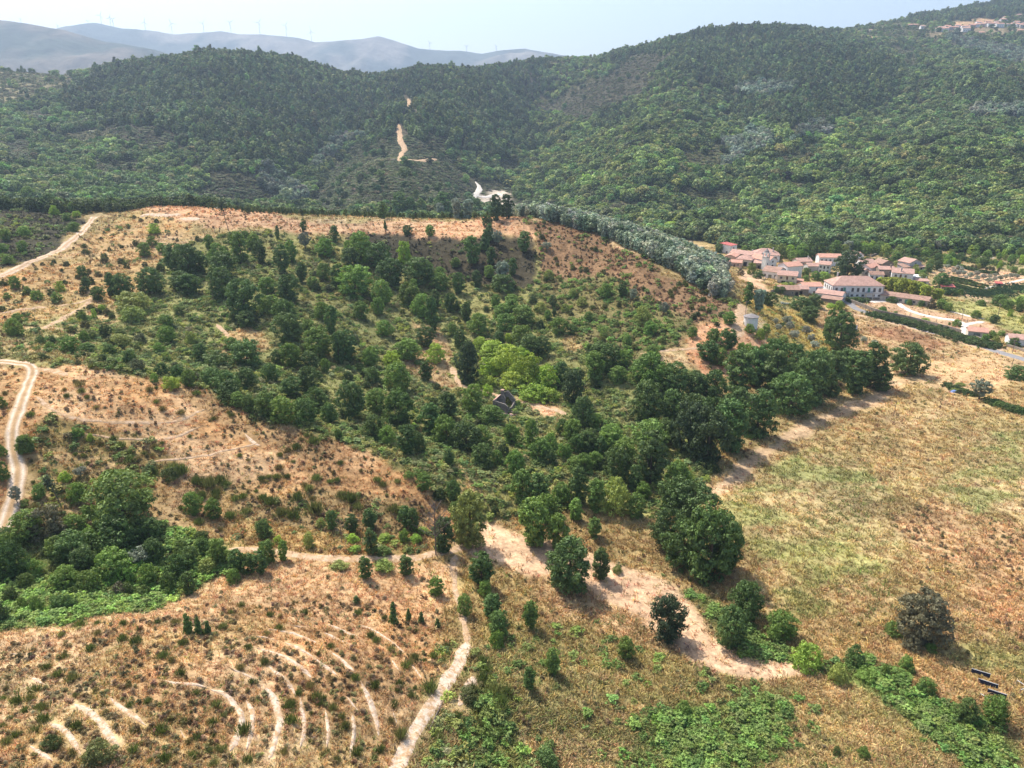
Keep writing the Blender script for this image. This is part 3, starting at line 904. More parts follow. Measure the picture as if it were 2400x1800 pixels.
M_DIRT = two_tone('bare_pale_earth', (.40, .26, .14), (.54, .39, .265), .7, .40, .60)
ribbon('dirt_track', [(-60, 846), (30, 850), (75, 862), (66, 900), (48, 950), (32, 1000), (30, 1050), (42, 1100), (38, 1140), (26, 1190), (8, 1240), (-20, 1290)], 3.9, M_TRACK, rag=.16, ruts=RUT, seed=2, cols=13)
ribbon('dirt_track', [(75, 864), (120, 868), (160, 880)], 2.4, M_DIRT, seed=3)
ribbon('dirt_road', [(-60, 662), (0, 648), (60, 620), (115, 597), (160, 570), (195, 540), (212, 520), (222, 508)], 4.8, M_TRACK, rag=.3, ruts=((.42, .28, .17), (.56, .44, .33)), seed=4, cols=9)
ribbon('dirt_track', [(900, 1870), (934, 1799), (966, 1725), (1007, 1658), (1061, 1576), (1083, 1535), (1094, 1505)], 2.5, M_SCAR, rag=.35, seed=5, step=.8, cols=9)
ribbon('footpath', [(1094, 1508), (1088, 1460), (1075, 1400), (1062, 1345), (1070, 1300)], 1.8, M_DIRT, rag=.6, seed=106)
ribbon('bare_earth_strip', [(1076, 1655), (1090, 1632), (1103, 1605), (1112, 1585)], 2.2, M_SCAR, seed=6, step=.8)
ribbon('footpath', [(535, 1288), (600, 1290), (680, 1300), (760, 1308), (850, 1310), (940, 1308), (1005, 1300), (1060, 1290), (1100, 1270)], 3.0, M_DIRT, rag=.3, seed=7)
ribbon('footpath', [(85, 930), (130, 965), (200, 985), (330, 990), (420, 985), (480, 960)], 1.3, M_DIRT, rag=.6, seed=8)
ribbon('footpath', [(200, 1018), (330, 1030), (400, 1026), (470, 1000)], .9, M_DIRT, rag=.6, seed=9)
ribbon('footpath', [(350, 1085), (480, 1068), (560, 1050), (610, 1038)], .9, M_DIRT, rag=.6, seed=10)
ribbon('footpath', [(575, 1018), (590, 1035), (610, 1045)], 1.6, M_SCAR, rag=.6, seed=11)
ribbon('footpath', [(0, 735), (80, 722), (170, 712), (215, 700)], 1.8, M_DIRT, rag=.5, seed=12)
ribbon('footpath', [(100, 770), (150, 745), (200, 715), (222, 690)], 2.0, M_DIRT, rag=.5, seed=13)
ribbon('footpath', [(508, 760), (522, 775), (535, 790)], 2.2, M_DIRT, rag=.4, seed=14)
ribbon('footpath', [(1060, 860), (1068, 885), (1085, 905), (1160, 925), (1230, 945), (1330, 972)], 2.6, M_DIRT, rag=.5, seed=15)
ribbon('footpath', [(1500, 830), (1560, 822), (1640, 815)], 2.0, M_DIRT, rag=.5, seed=16)
ribbon('dirt_track', [(1728, 790), (1730, 765), (1735, 740), (1742, 715)], 6.0, M_DIRT, rag=.2, seed=17)
# near knoll: pale stone scars along the benches
SCARS = [('E1', [(640, 930), (760, 980), (880, 1080), (960, 1200), (1030, 1290)], 1.7), ('E1', [(420, 1090), (560, 1140), (640, 1250), (700, 1360)], 1.4),
         ('E1', [(250, 690), (330, 730), (400, 760)], 1.0), ('E1', [(950, 870), (1050, 950), (1150, 1030), (1260, 1110)], 1.3),
         ('E1', [(1820, 800), (1960, 860), (2060, 960), (2090, 1060), (2050, 1200), (1990, 1330)], 1.5), ('E1', [(2130, 900), (2180, 1000), (2160, 1180), (2130, 1320)], 1.2),
         ('E1', [(1400, 720), (1600, 750), (1800, 790)], .8), ('E1', [(260, 1290), (360, 1350), (460, 1420)], 1.3), ('E1', [(2000, 620), (2120, 670), (2210, 720)], 1.1),
         ('E1', [(100, 490), (220, 495)], .8), ('E1', [(1560, 1150), (1600, 1220)], 1.),
         ('E2', [(0, 340), (110, 355), (190, 380)], 1.1), ('E2', [(250, 395), (400, 460), (520, 540), (620, 610), (700, 680)], 1.4),
         ('E2', [(10, 440), (150, 480), (290, 540), (400, 620), (480, 700)], 1.5), ('E2', [(110, 280), (250, 300), (400, 340), (530, 400)], .9),
         ('E2', [(110, 600), (220, 680), (300, 760), (345, 850)], 1.1), ('E2', [(60, 760), (150, 860), (190, 980), (200, 1100), (160, 1250), (110, 1400)], 1.7),
         ('E2', [(380, 870), (400, 1000), (410, 1150), (380, 1300)], 1.0), ('E2', [(330, 250), (430, 265)], .8), ('E2', [(590, 310), (720, 370), (820, 420)], 1.1),
         ('E2', [(620, 240), (760, 290), (880, 340)], 1.1), ('E2', [(640, 470), (740, 540), (850, 640)], 1.3), ('E2', [(900, 720), (960, 840), (1000, 940), (1030, 1060), (1060, 1200)], 1.3),
         ('E2', [(830, 1010), (850, 1150), (830, 1300), (810, 1390)], 1.0), ('E2', [(900, 240), (1020, 290), (1150, 370), (1280, 480)], 1.0), ('E2', [(1170, 540), (1240, 640)], .8),
         ('E2', [(1180, 990), (1220, 1100)], .8), ('E2', [(600, 980), (620, 1150), (610, 1300)], .7), ('E2', [(1350, 590), (1430, 700)], .7), ('E2', [(780, 860), (880, 980)], .8)]
TILE = {'A1': (0, 0, 2.765), 'A2': (800, 0, 2.765), 'A3': (1600, 0, 2.765), 'C1': (0, 500, 2.765), 'C2': (800, 500, 2.765), 'C3': (1600, 500, 2.765),
        'D1': (0, 1000, 3.6867), 'D2': (600, 1000, 3.6867), 'D3': (1200, 1000, 3.6867), 'D4': (1800, 1000, 3.6867),
        'E1': (0, 1400, 3.6867), 'E2': (600, 1400, 3.6867), 'E3': (1200, 1400, 3.6867), 'E4': (1800, 1400, 3.6867),
        'V1': (1680, 560, 5.53), 'V2': (2000, 560, 5.53), 'V3': (1680, 570, 11.06), 'V4': (1860, 580, 7.373), 'S5': (2200, 1500, 9.215),
        'R6': (1100, 880, 11.06), 'W2': (1700, 690, 7.373), 'W4': (2200, 540, 10.37), 'U7': (2100, 0, 7.373)}
def tl(t, x, y):
    a, b, s = TILE[t]
    return a + x / s, b + y / s
for i, (t, pts, wd) in enumerate(SCARS):
    ribbon('stone_scar', [tl(t, *q) for q in pts], max(.7, wd * .7), M_SCAR, lift=.16, step=.7, rag=.5, seed=40 + i, kind='strip', cols=5)
# village ways
ribbon('asphalt_road', [tl('V2', *q) for q in [(-130, 760), (0, 880), (110, 930), (300, 985)]] + [(2110, 757), (2190, 781), (2262, 797), (2300, 812), (2350, 828), (2420, 848), (2480, 868)], 6.0, M_ASPH, rag=.06, lift=.16, seed=60)
ribbon('gravel_drive', [tl('V2', *q) for q in [(590, 830), (640, 880), (760, 940), (930, 990), (1110, 1025), (1290, 1050), (1400, 1085), (1450, 1130), (1420, 1190), (1430, 1240), (1480, 1290)]], 3.6, M_WHITE, rag=.15, lift=.2, seed=61)
ribbon('gravel_drive', [tl('V2', *q) for q in [(1430, 1125), (1500, 1100), (1600, 1085), (1700, 1078)]], 3.4, M_WHITE, rag=.15, lift=.22, seed=62)
ribbon('gravel_drive', [tl('V2', *q) for q in [(1260, 945), (1380, 970), (1520, 1005), (1700, 1040)]], 2.4, M_WHITE, rag=.3, lift=.2, seed=63)
ribbon('gravel_drive', [tl('V2', *q) for q in [(200, 815), (330, 810), (450, 810), (600, 835)]], 5.0, M_WHITE, rag=.15, lift=.18, seed=64)
ribbon('dirt_track', [tl('V2', *q) for q in [(-120, 970), (20, 985), (250, 1020), (520, 1095), (900, 1195), (1200, 1270), (1450, 1360), (1700, 1430), (1850, 1445), (1990, 1410)]], 3.4, M_DIRT, rag=.3, lift=.14, seed=65)
ribbon('garden_path', [tl('V2', *q) for q in [(1650, 665), (1750, 635), (1850, 605), (2000, 575), (2230, 520)]], 2.6, M_WHITE, rag=.1, lift=.2, seed=66)
ribbon('garden_path', [tl('V2', *q) for q in [(1140, 240), (1200, 222), (1260, 205)]], 4.0, M_WHITE, rag=.1, lift=.2, seed=67)
ribbon('garden_path', [tl('V2', *q) for q in [(1600, 232), (1730, 240), (1830, 248)]], 3.0, M_WHITE, rag=.1, lift=.2, seed=68)
ribbon('garden_path', [tl('V2', *q) for q in [(1430, 715), (1580, 760), (1750, 815)]], 4.0, M_DIRT, rag=.3, lift=.2, seed=69)
# far ways
ribbon('hillside_track', [(934, 292), (937, 312), (940, 332), (948, 348), (941, 362), (940, 378), (975, 377), (1024, 374)], 8.0, M_DIRT, rag=.4, lift=.6, step=6, seed=70)
ribbon('hillside_track', [(955, 232), (960, 246), (959, 258)], 7.0, M_DIRT, rag=.4, lift=.6, step=6, seed=71)
ribbon('valley_road', [(1114, 426), (1124, 438), (1120, 450), (1111, 460), (1109, 472)], 7.5, M_WHITE, rag=.25, lift=.5, step=5, seed=72)
ribbon('valley_road', [(1114, 458), (1140, 462), (1172, 456), (1190, 470), (1208, 486)], 6.5, M_WHITE, rag=.25, lift=.5, step=5, seed=73)
ribbon('gravel_pad', [(328, 508), (352, 502), (385, 504), (424, 503)], 5.5, M_SCAR, rag=.3, lift=.25, seed=74)
ribbon('gravel_pad', [(420, 514), (445, 512), (468, 514)], 6.0, M_SCAR, rag=.5, lift=.25, seed=75)
# ---------------------------------------------------------------- masses of growth
rng = np.random.default_rng(21)
def sample_near(n, ypow):
    """random places on the near ground, thinning out with distance"""
    y0, y1 = 56.0, 640.0
    t = rng.uniform(0, 1, n)
    e = 1 - ypow
    Y = (y0 ** e + t * (y1 ** e - y0 ** e)) ** (1 / e)
    X = rng.uniform(-1.0, 1.0, n) * (Y * .97 + 30)
    Z = ground(X, Y)
    k = in_view(X, Y, Z, 330, 200)
    return X[k], Y[k], Z[k]

def near_colour(X, Y):
    fi = np.round(np.interp(X, XS, np.arange(len(XS)))).astype(int)
    fj = np.round(np.interp(Y, YS, np.arange(len(YS)))).astype(int)
    return GC[fj, fi], ZI[fj, fi]

def vary(col, n, a=.18, hue=.08):
    return np.clip(col * (1 + rng.normal(0, a, (n, 1))) * (1 + rng.normal(0, hue, (n, 3))), .01, .85)

# dry and green grass
X, Y, Z = sample_near(205000, 1.25)
gc, zi = near_colour(X, Y)
patch = fbm(X, Y, 11, 3, 401)
a = AMT[zi]
dry = rng.uniform(0, 1, len(X)) < a[:, 0] * (.55 + .7 * patch)
ok = clear_of_ways(X, Y, .1)
k = dry & ok
n = k.sum()
sc_ = rng.uniform(.35, .85, n) * (1 + Y[k] / 420) * np.where(np.isin(znm[zi[k]], ['knoll', 'pale', 'hill']), .68, 1)
tint = vary(gc[k] * np.array([1.36, 1.32, 1.22]), n, .2)
scatter('dry_grass', 'dry straw coloured grass standing over the fields and slopes', 'grass', np.stack([X, Y, Z], -1)[k],
        np.stack([sc_ * 1.3, sc_ * 1.3, sc_ * .8], -1), tint, GRASS, 1)
grn = (~dry) & ok & (rng.uniform(0, 1, len(X)) < a[:, 1] * smooth(.30, .62, fbm(X, Y, 8, 3, 405)) * 1.3)
n = grn.sum()
sc_ = rng.uniform(.35, .8, n) * (1 + Y[grn] / 420)
base = np.where(rng.uniform(0, 1, (n, 1)) < .5, np.array([[.20, .24, .065]]), np.array([[.27, .27, .10]]))
scatter('green_grass', 'pale green grass and weeds among the dry fields', 'grass', np.stack([X, Y, Z], -1)[grn],
        np.stack([sc_ * 1.4, sc_ * 1.4, sc_ * .75], -1), vary(base, n, .2), GRASS, 2)
# heath and low scrub
X, Y, Z = sample_near(130000, .7)
gc, zi = near_colour(X, Y)
a = AMT[zi]
ok = clear_of_ways(X, Y, .5)
k = ok & (rng.uniform(0, 1, len(X)) < a[:, 2] * smooth(.28, .6, fbm(X, Y, 9, 3, 411)) * 1.1)
n = k.sum()
sc_ = rng.uniform(.28, .85, n) * (1 + Y[k] / 600)
pal = np.array([[.24, .165, .09], [.17, .165, .06], [.26, .19, .10], [.13, .15, .05]])
zz = znm[zi[k]]
pick = rng.integers(0, 4, n)
base = pal[pick]
base = np.where(np.isin(zz, ['heath', 'darkslope'])[:, None], np.array([.085, .08, .045]) * rng.uniform(.7, 1.5, (n, 1)), base)
base = np.where(np.isin(zz, ['spur'])[:, None] & (pick[:, None] < 2), np.array([.24, .135, .075]), base)
base = np.where(np.isin(zz, ['spur', 'spurgreen'])[:, None] & (pick[:, None] == 3), np.array([.19, .205, .06]), base)
scatter('heath_scrub', 'low brown and olive heath scrub speckling the dry slopes', 'scrub', np.stack([X, Y, Z], -1)[k],
        np.stack([sc_ * 1.2, sc_ * 1.2, sc_ * rng.uniform(.5, 1.0, n)], -1), vary(np.where(np.isin(zz, ['heath', 'darkslope'])[:, None], base, base * .68 + .32 * gc[k]), n, .2), HEATH, 3)
# bramble and fern
X, Y, Z = sample_near(115000, .75)
gc, zi = near_colour(X, Y)
a = AMT[zi]
ok = clear_of_ways(X, Y, .6)
k = ok & (rng.uniform(0, 1, len(X)) < a[:, 3] * smooth(.22, .55, fbm(X, Y, 14, 3, 421)) * 1.2)
n = k.sum()
sc_ = rng.uniform(.55, 1.35, n) * (1 + Y[k] / 500)
pal = np.array([[.17, .24, .065], [.26, .31, .115], [.31, .345, .095], [.14, .205, .06], [.33, .36, .15]])
tone = fbm(X[k], Y[k], 16, 3, 427)
base = pal[np.clip((tone * 7.5 - 1.3 + rng.normal(0, .8, n)).astype(int), 0, 4)]
base = np.where(np.isin(znm[zi[k]], ['fern', 'fernband', 'trackside2', 'gullyleft', 'verge', 'lowfield', 'ferns', 'spurgreen', 'spur'])[:, None], np.array([.20, .29, .075]) * rng.uniform(.7, 1.35, (n, 1)), base)
scatter('bramble_thicket', 'low green bramble and fern thicket filling the gully floor', 'thicket', np.stack([X, Y, Z], -1)[k],
        np.stack([sc_ * 1.3, sc_ * 1.3, sc_ * .8], -1), vary(base * np.where(znm[zi[k]] == 'gullyleft', 1.3, 1.)[:, None], n, .16), BRAM, 4)

# far woods
def sample_far(n, ylo=585, yhi=2900):
    t = rng.uniform(0, 1, n)
    e = .35
    Y = (ylo ** e + t * (yhi ** e - ylo ** e)) ** (1 / e)
    X = rng.uniform(-1.0, 1.0, n) * (Y * .97 + 30)
    Z = ground(X, Y)
    k = in_view(X, Y, Z, 300)
    u, v = pix(X, Y, Z)
    edge = np.interp(u, [1200, 1640, 1700, 1800, 1900, 2080, 2140, 2200, 2400], [546, 562, 580, 590, 586, 594, 586, 588, 600])
    k &= (Y > 700) | (v < edge + (fbm(X, Y, 20, 2, 5) - .5) * 8)
    return X[k], Y[k], Z[k]
X, Y, Z = sample_far(150000)
# leave out what the ridges hide: compare with the highest sight line met on the way
def visible(X, Y, Z, top):
    vis = np.ones(len(X), bool)
    el = (Z + top - CAMZ) / Y
    for f in np.linspace(.25, .97, 30):
        g = ground(X * f, Y * f)
        vis &= (g - CAMZ) / (Y * f) < el + .002
    return vis
k = visible(X, Y, Z, 16.0)
X, Y, Z = X[k], Y[k], Z[k]
fz = far_zone(X, Y, Z)
names = np.array([z[0] for z in FZ])[fz]
dens = np.array([z[3] for z in FZ])[fz]
ok = clear_of_ways(X, Y, 3.5) & clear_of_ways(X, Y, 13, ['valley_road', 'valley_road.001']) & (rng.uniform(0, 1, len(X)) < dens)
gap = fbm(X, Y, 45, 3, 501)
P3 = np.stack([X, Y, Z], -1)
def far_set(nm, label, sel, h0, h1, pal, protos, seed, wx=1.0, cat='forest'):
    n = sel.sum()
    h = rng.uniform(h0, h1, n) * (.75 + .5 * fbm(P3[sel][:, 0], P3[sel][:, 1], 22, 2, 690 + seed)) * np.where(rng.uniform(0, 1, n) < .06, 1.35, 1)
    tone = (fbm(P3[sel][:, 0], P3[sel][:, 1], 120, 3, 600 + seed)[:, None] - .5) + 1.1 * (fbm(P3[sel][:, 0], P3[sel][:, 1], 28, 2, 650 + seed)[:, None] - .5)
    pal = np.array(pal)
    base = pal[rng.integers(0, len(pal), n)] * (1 + tone * .7) * 1.85
    pts = P3[sel].copy(); pts[:, 2] -= .3
    scatter(nm, label, cat, pts, np.stack([h * wx * rng.uniform(.8, 1.25, n)] * 2 + [h], -1), vary(base, n, .26, .08), protos, seed)
far_set('eucalyptus_forest', 'dark even eucalyptus forest over the middle hill and right ridge', ok & (names == 'euc'), 8, 15, [(.078, .105, .042), (.095, .118, .046), (.064, .092, .042)], EUC, 11, .95)
bm = ok & np.isin(names, ['broad', 'broad_light', 'clear', 'straw', 'bare']) & (gap > .38)
lt = names[bm] == 'broad_light'
far_set('broadleaf_forest', 'rounded green broadleaf woods covering the valley sides', bm & (names != 'broad_light'), 5, 10.5, [(.092, .135, .045), (.115, .155, .05), (.075, .112, .045), (.14, .165, .07)], BROAD, 12, 1.05)
far_set('broadleaf_forest', 'bright green broadleaf woods on the slope above the village', bm & (names == 'broad_light'), 5.5, 11.5, [(.10, .14, .042), (.125, .165, .05), (.075, .112, .042), (.16, .185, .065)], BROAD, 13, 1.05)
far_set('mimosa_wood', 'grey green mimosa stands in patches on the far hills', ok & (names == 'mimosa'), 9, 13, [(.135, .16, .11), (.16, .18, .13), (.11, .14, .095)], MIMO, 14, 1.0)
hm = clear_of_ways(X, Y, 2) & (np.isin(names, ['heath', 'clear']) | ((gap <= .45) & np.isin(names, ['broad', 'broad_light']))) 
far_set('heath_scrub', 'low dark heath clothing the small hill and gaps between woods', hm, 0.9, 2.2, [(.09, .105, .05), (.10, .115, .055), (.08, .10, .045), (.11, .105, .065)], BRAM, 15, 2.6, 'scrub')
X0, Y0, Z0 = sample_far(70000, 690, 2200)
kk = visible(X0, Y0, Z0, 3.0)
X0, Y0, Z0 = X0[kk], Y0[kk], Z0[kk]
n0 = np.array([z[0] for z in FZ])[far_zone(X0, Y0, Z0)]
kk = np.isin(n0, ['heath', 'clear']) & clear_of_ways(X0, Y0, 2.5)
h0_ = rng.uniform(.8, 2.0, kk.sum())
pl_ = np.array([(.13, .17, .07), (.15, .185, .085), (.11, .145, .065), (.17, .175, .095)])
scatter('heath_cover', 'close fuzzy green heath cover over the small hill with the track', 'scrub', np.stack([X0, Y0, Z0], -1)[kk], np.stack([h0_ * 3.2, h0_ * 3.2, h0_], -1), vary(pl_[rng.integers(0, 4, kk.sum())] * (.75 + .5 * fbm(X0[kk], Y0[kk], 60, 3, 877)[:, None]), kk.sum(), .16), BRAM, 17)
# stray trees on the heath and in clearings
st = ok & np.isin(names, ['heath', 'clear', 'straw']) & (rng.uniform(0, 1, len(X)) < .03)
far_set('scattered_trees', 'scattered small dark trees dotted over the far heath', st, 5, 10, [(.05, .08, .032), (.07, .10, .036)], BROAD, 16, 1.0, 'wood')

# the mimosa stand on the back of the spur and the young pines behind the crest
def fill_poly(poly, n, seed):
    r = np.random.default_rng(seed)
    p = np.array(poly, float) * S
    X = r.uniform(p[:, 0].min(), p[:, 0].max(), n); Y = r.uniform(p[:, 1].min(), p[:, 1].max(), n)
    k = inpoly(X, Y, p)
    X, Y = X[k], Y[k]
    return np.stack([X, Y, ground(X, Y)], -1)
def stand(nm, label, poly, n, h0, h1, pal, protos, seed, wx, cat='wood'):
    p = fill_poly(poly, n, seed)
    ok = clear_of_ways(p[:, 0], p[:, 1], 1.5)
    p = p[ok]
    h = rng.uniform(h0, h1, len(p))
    pal = np.array(pal)
    scatter(nm, label, cat, p, np.stack([h * wx, h * wx, h], -1), vary(pal[rng.integers(0, len(pal), len(p))], len(p), .13, .05), protos, seed)
# ---------------------------------------------------------------- trees and shrubs one by one
stand('mimosa_wood', 'feathery grey green mimosa wood on the back of the red spur',
      [(6, 290), (31, 266), (42, 250), (55, 229), (60, 216), (66, 216), (72, 240), (78, 265), (76, 300), (60, 335), (20, 352), (-2, 318)], 4600, 4.0, 9.5,
      [(.40, .445, .31), (.46, .49, .37), (.30, .35, .24), (.22, .28, .17)], MIMO, 31, 1.0)
stand('pine_plantation', 'narrow young pines planted in a belt behind the crest',
      [(-125, 296), (-60, 298), (-5, 293), (4, 310), (-5, 338), (-60, 342), (-130, 335)], 750, 2.5, 5.0, [(.13, .18, .055), (.11, .155, .05), (.16, .20, .07)], EUC, 32, .9)
stand('scrub_wood', 'mixed low trees beyond the dark slope at the left',
      [(-215, 300), (-125, 305), (-125, 345), (-215, 350)], 420, 4, 9, [(.10, .14, .045), (.12, .16, .05)], BROAD, 33, 1.0)

TINT0 = {'d': (.052, .080, .030), 'm': (.082, .122, .036), 'l': (.15, .205, .045), 'b': (.125, .145, .05), 'o': (.15, .165, .12), 'p': (.062, .095, .038),
        'g': (.10, .095, .05), 't': (.06, .092, .034), 'D': (.047, .070, .030), 'O': (.21, .22, .165), 'y': (.24, .27, .05), 's': (.17, .20, .145), 'w': (.10, .145, .045)}
TINT = {k: (c[0] * 2.2, c[1] * 2.25, c[2] * 1.8) if k not in 'OoysDg' else tuple(x * 1.6 for x in c) for k, c in TINT0.items()}
SHAPE = {'d': 'round', 'm': 'round', 'l': 'bush', 'b': 'bush', 'o': 'olive', 'p': 'cone', 'g': 'bush', 't': 'tall', 'D': 'round', 'O': 'olive', 'y': 'spray', 's': 'spray', 'w': 'round'}
WORD = {'d': 'dark green', 'm': 'mid green', 'l': 'bright green', 'b': 'olive green', 'o': 'grey green', 'p': 'dark green', 'g': 'dull grey brown', 't': 'tall dark', 'D': 'blackish green',
        'O': 'silver grey', 'y': 'yellow green', 's': 'pale grey', 'w': 'fresh green'}
PW = {k: [float(np.percentile(np.abs(np.array([v.co.x for v in cm.vertices])), 97)) * 2 for cm, _ in lst] for k, lst in PROTO.items()}
GROWTH = []          # (object, u, v, kind word, height)
trng = random.Random(5)

def plant(u, v, hp, wp, kind, name=None, label=None, cat=None, group=None, tint=None, shape=None):
    """a tree seen with its foot near (u, v), hp pixels tall and wp wide in the photograph"""
    g0 = hit(u, v)
    dep = math.atan2(CAMZ - g0.z, math.hypot(g0.x, g0.y))
    p = hit(u, v - .30 * wp * math.sin(dep))
    k = pxm(p)
    W = .88 * wp / k
    H = max(.8, (hp * .98 - .20 * wp * math.sin(dep)) / k / math.cos(dep))
    H = min(H, 32)
    shp = shape or SHAPE[kind]
    if shape is None and kind in 'dm' and (H < 4.2 or W > 1.15 * H):
        shp = 'bush'
    if shape is None and kind in 'dm' and H > 1.7 * W:
        shp = 'tall'
    i = trng.randrange(5)
    cm, tm = PROTO[shp][i]
    if name is None:
        name = {'olive': 'olive_tree', 'cone': 'young_pine', 'tall': 'slender_tree', 'spray': 'feathery_tree', 'bush': 'shrub', 'round': 'broadleaf_tree'}[shp]
    e = bpy.data.objects.new(name, None)
    e.empty_display_size = .3
    e.location = p
    e.rotation_euler = (0, 0, trng.uniform(0, 6.28))
    link(e)
    s = (W / PW[shp][i], W / PW[shp][i], H)
    base = tint or TINT[kind]
    f = trng.uniform(.82, 1.2)
    colr = tuple(min(1, max(0, c * f * trng.uniform(.94, 1.06))) for c in base) + (1,)
    for nm, me in (('crown', cm), ('trunk', tm)):
        o = bpy.data.objects.new(nm, me)
        o.scale = s
        o.color = colr
        link(o, e)
    noun = {'olive_tree': 'olive tree', 'young_pine': 'pointed young pine', 'slender_tree': 'slender tree', 'feathery_tree': 'feathery tree', 'shrub': 'shrub', 'broadleaf_tree': 'leafy tree'}.get(name, name.replace('_', ' '))
    size = 'large' if H > 12 else ('tall' if H > 8 else ('small' if H < 4 else ''))
    if label:
        tag(e, label, cat or 'tree', group)
    else:
        uu, vv = pix(p.x, p.y, p.z)
        GROWTH.append((e, float(uu), float(vv), ' '.join(x for x in (size if not (size == 'tall' and kind == 't') else '', WORD[kind], noun) if x), H))
    return e

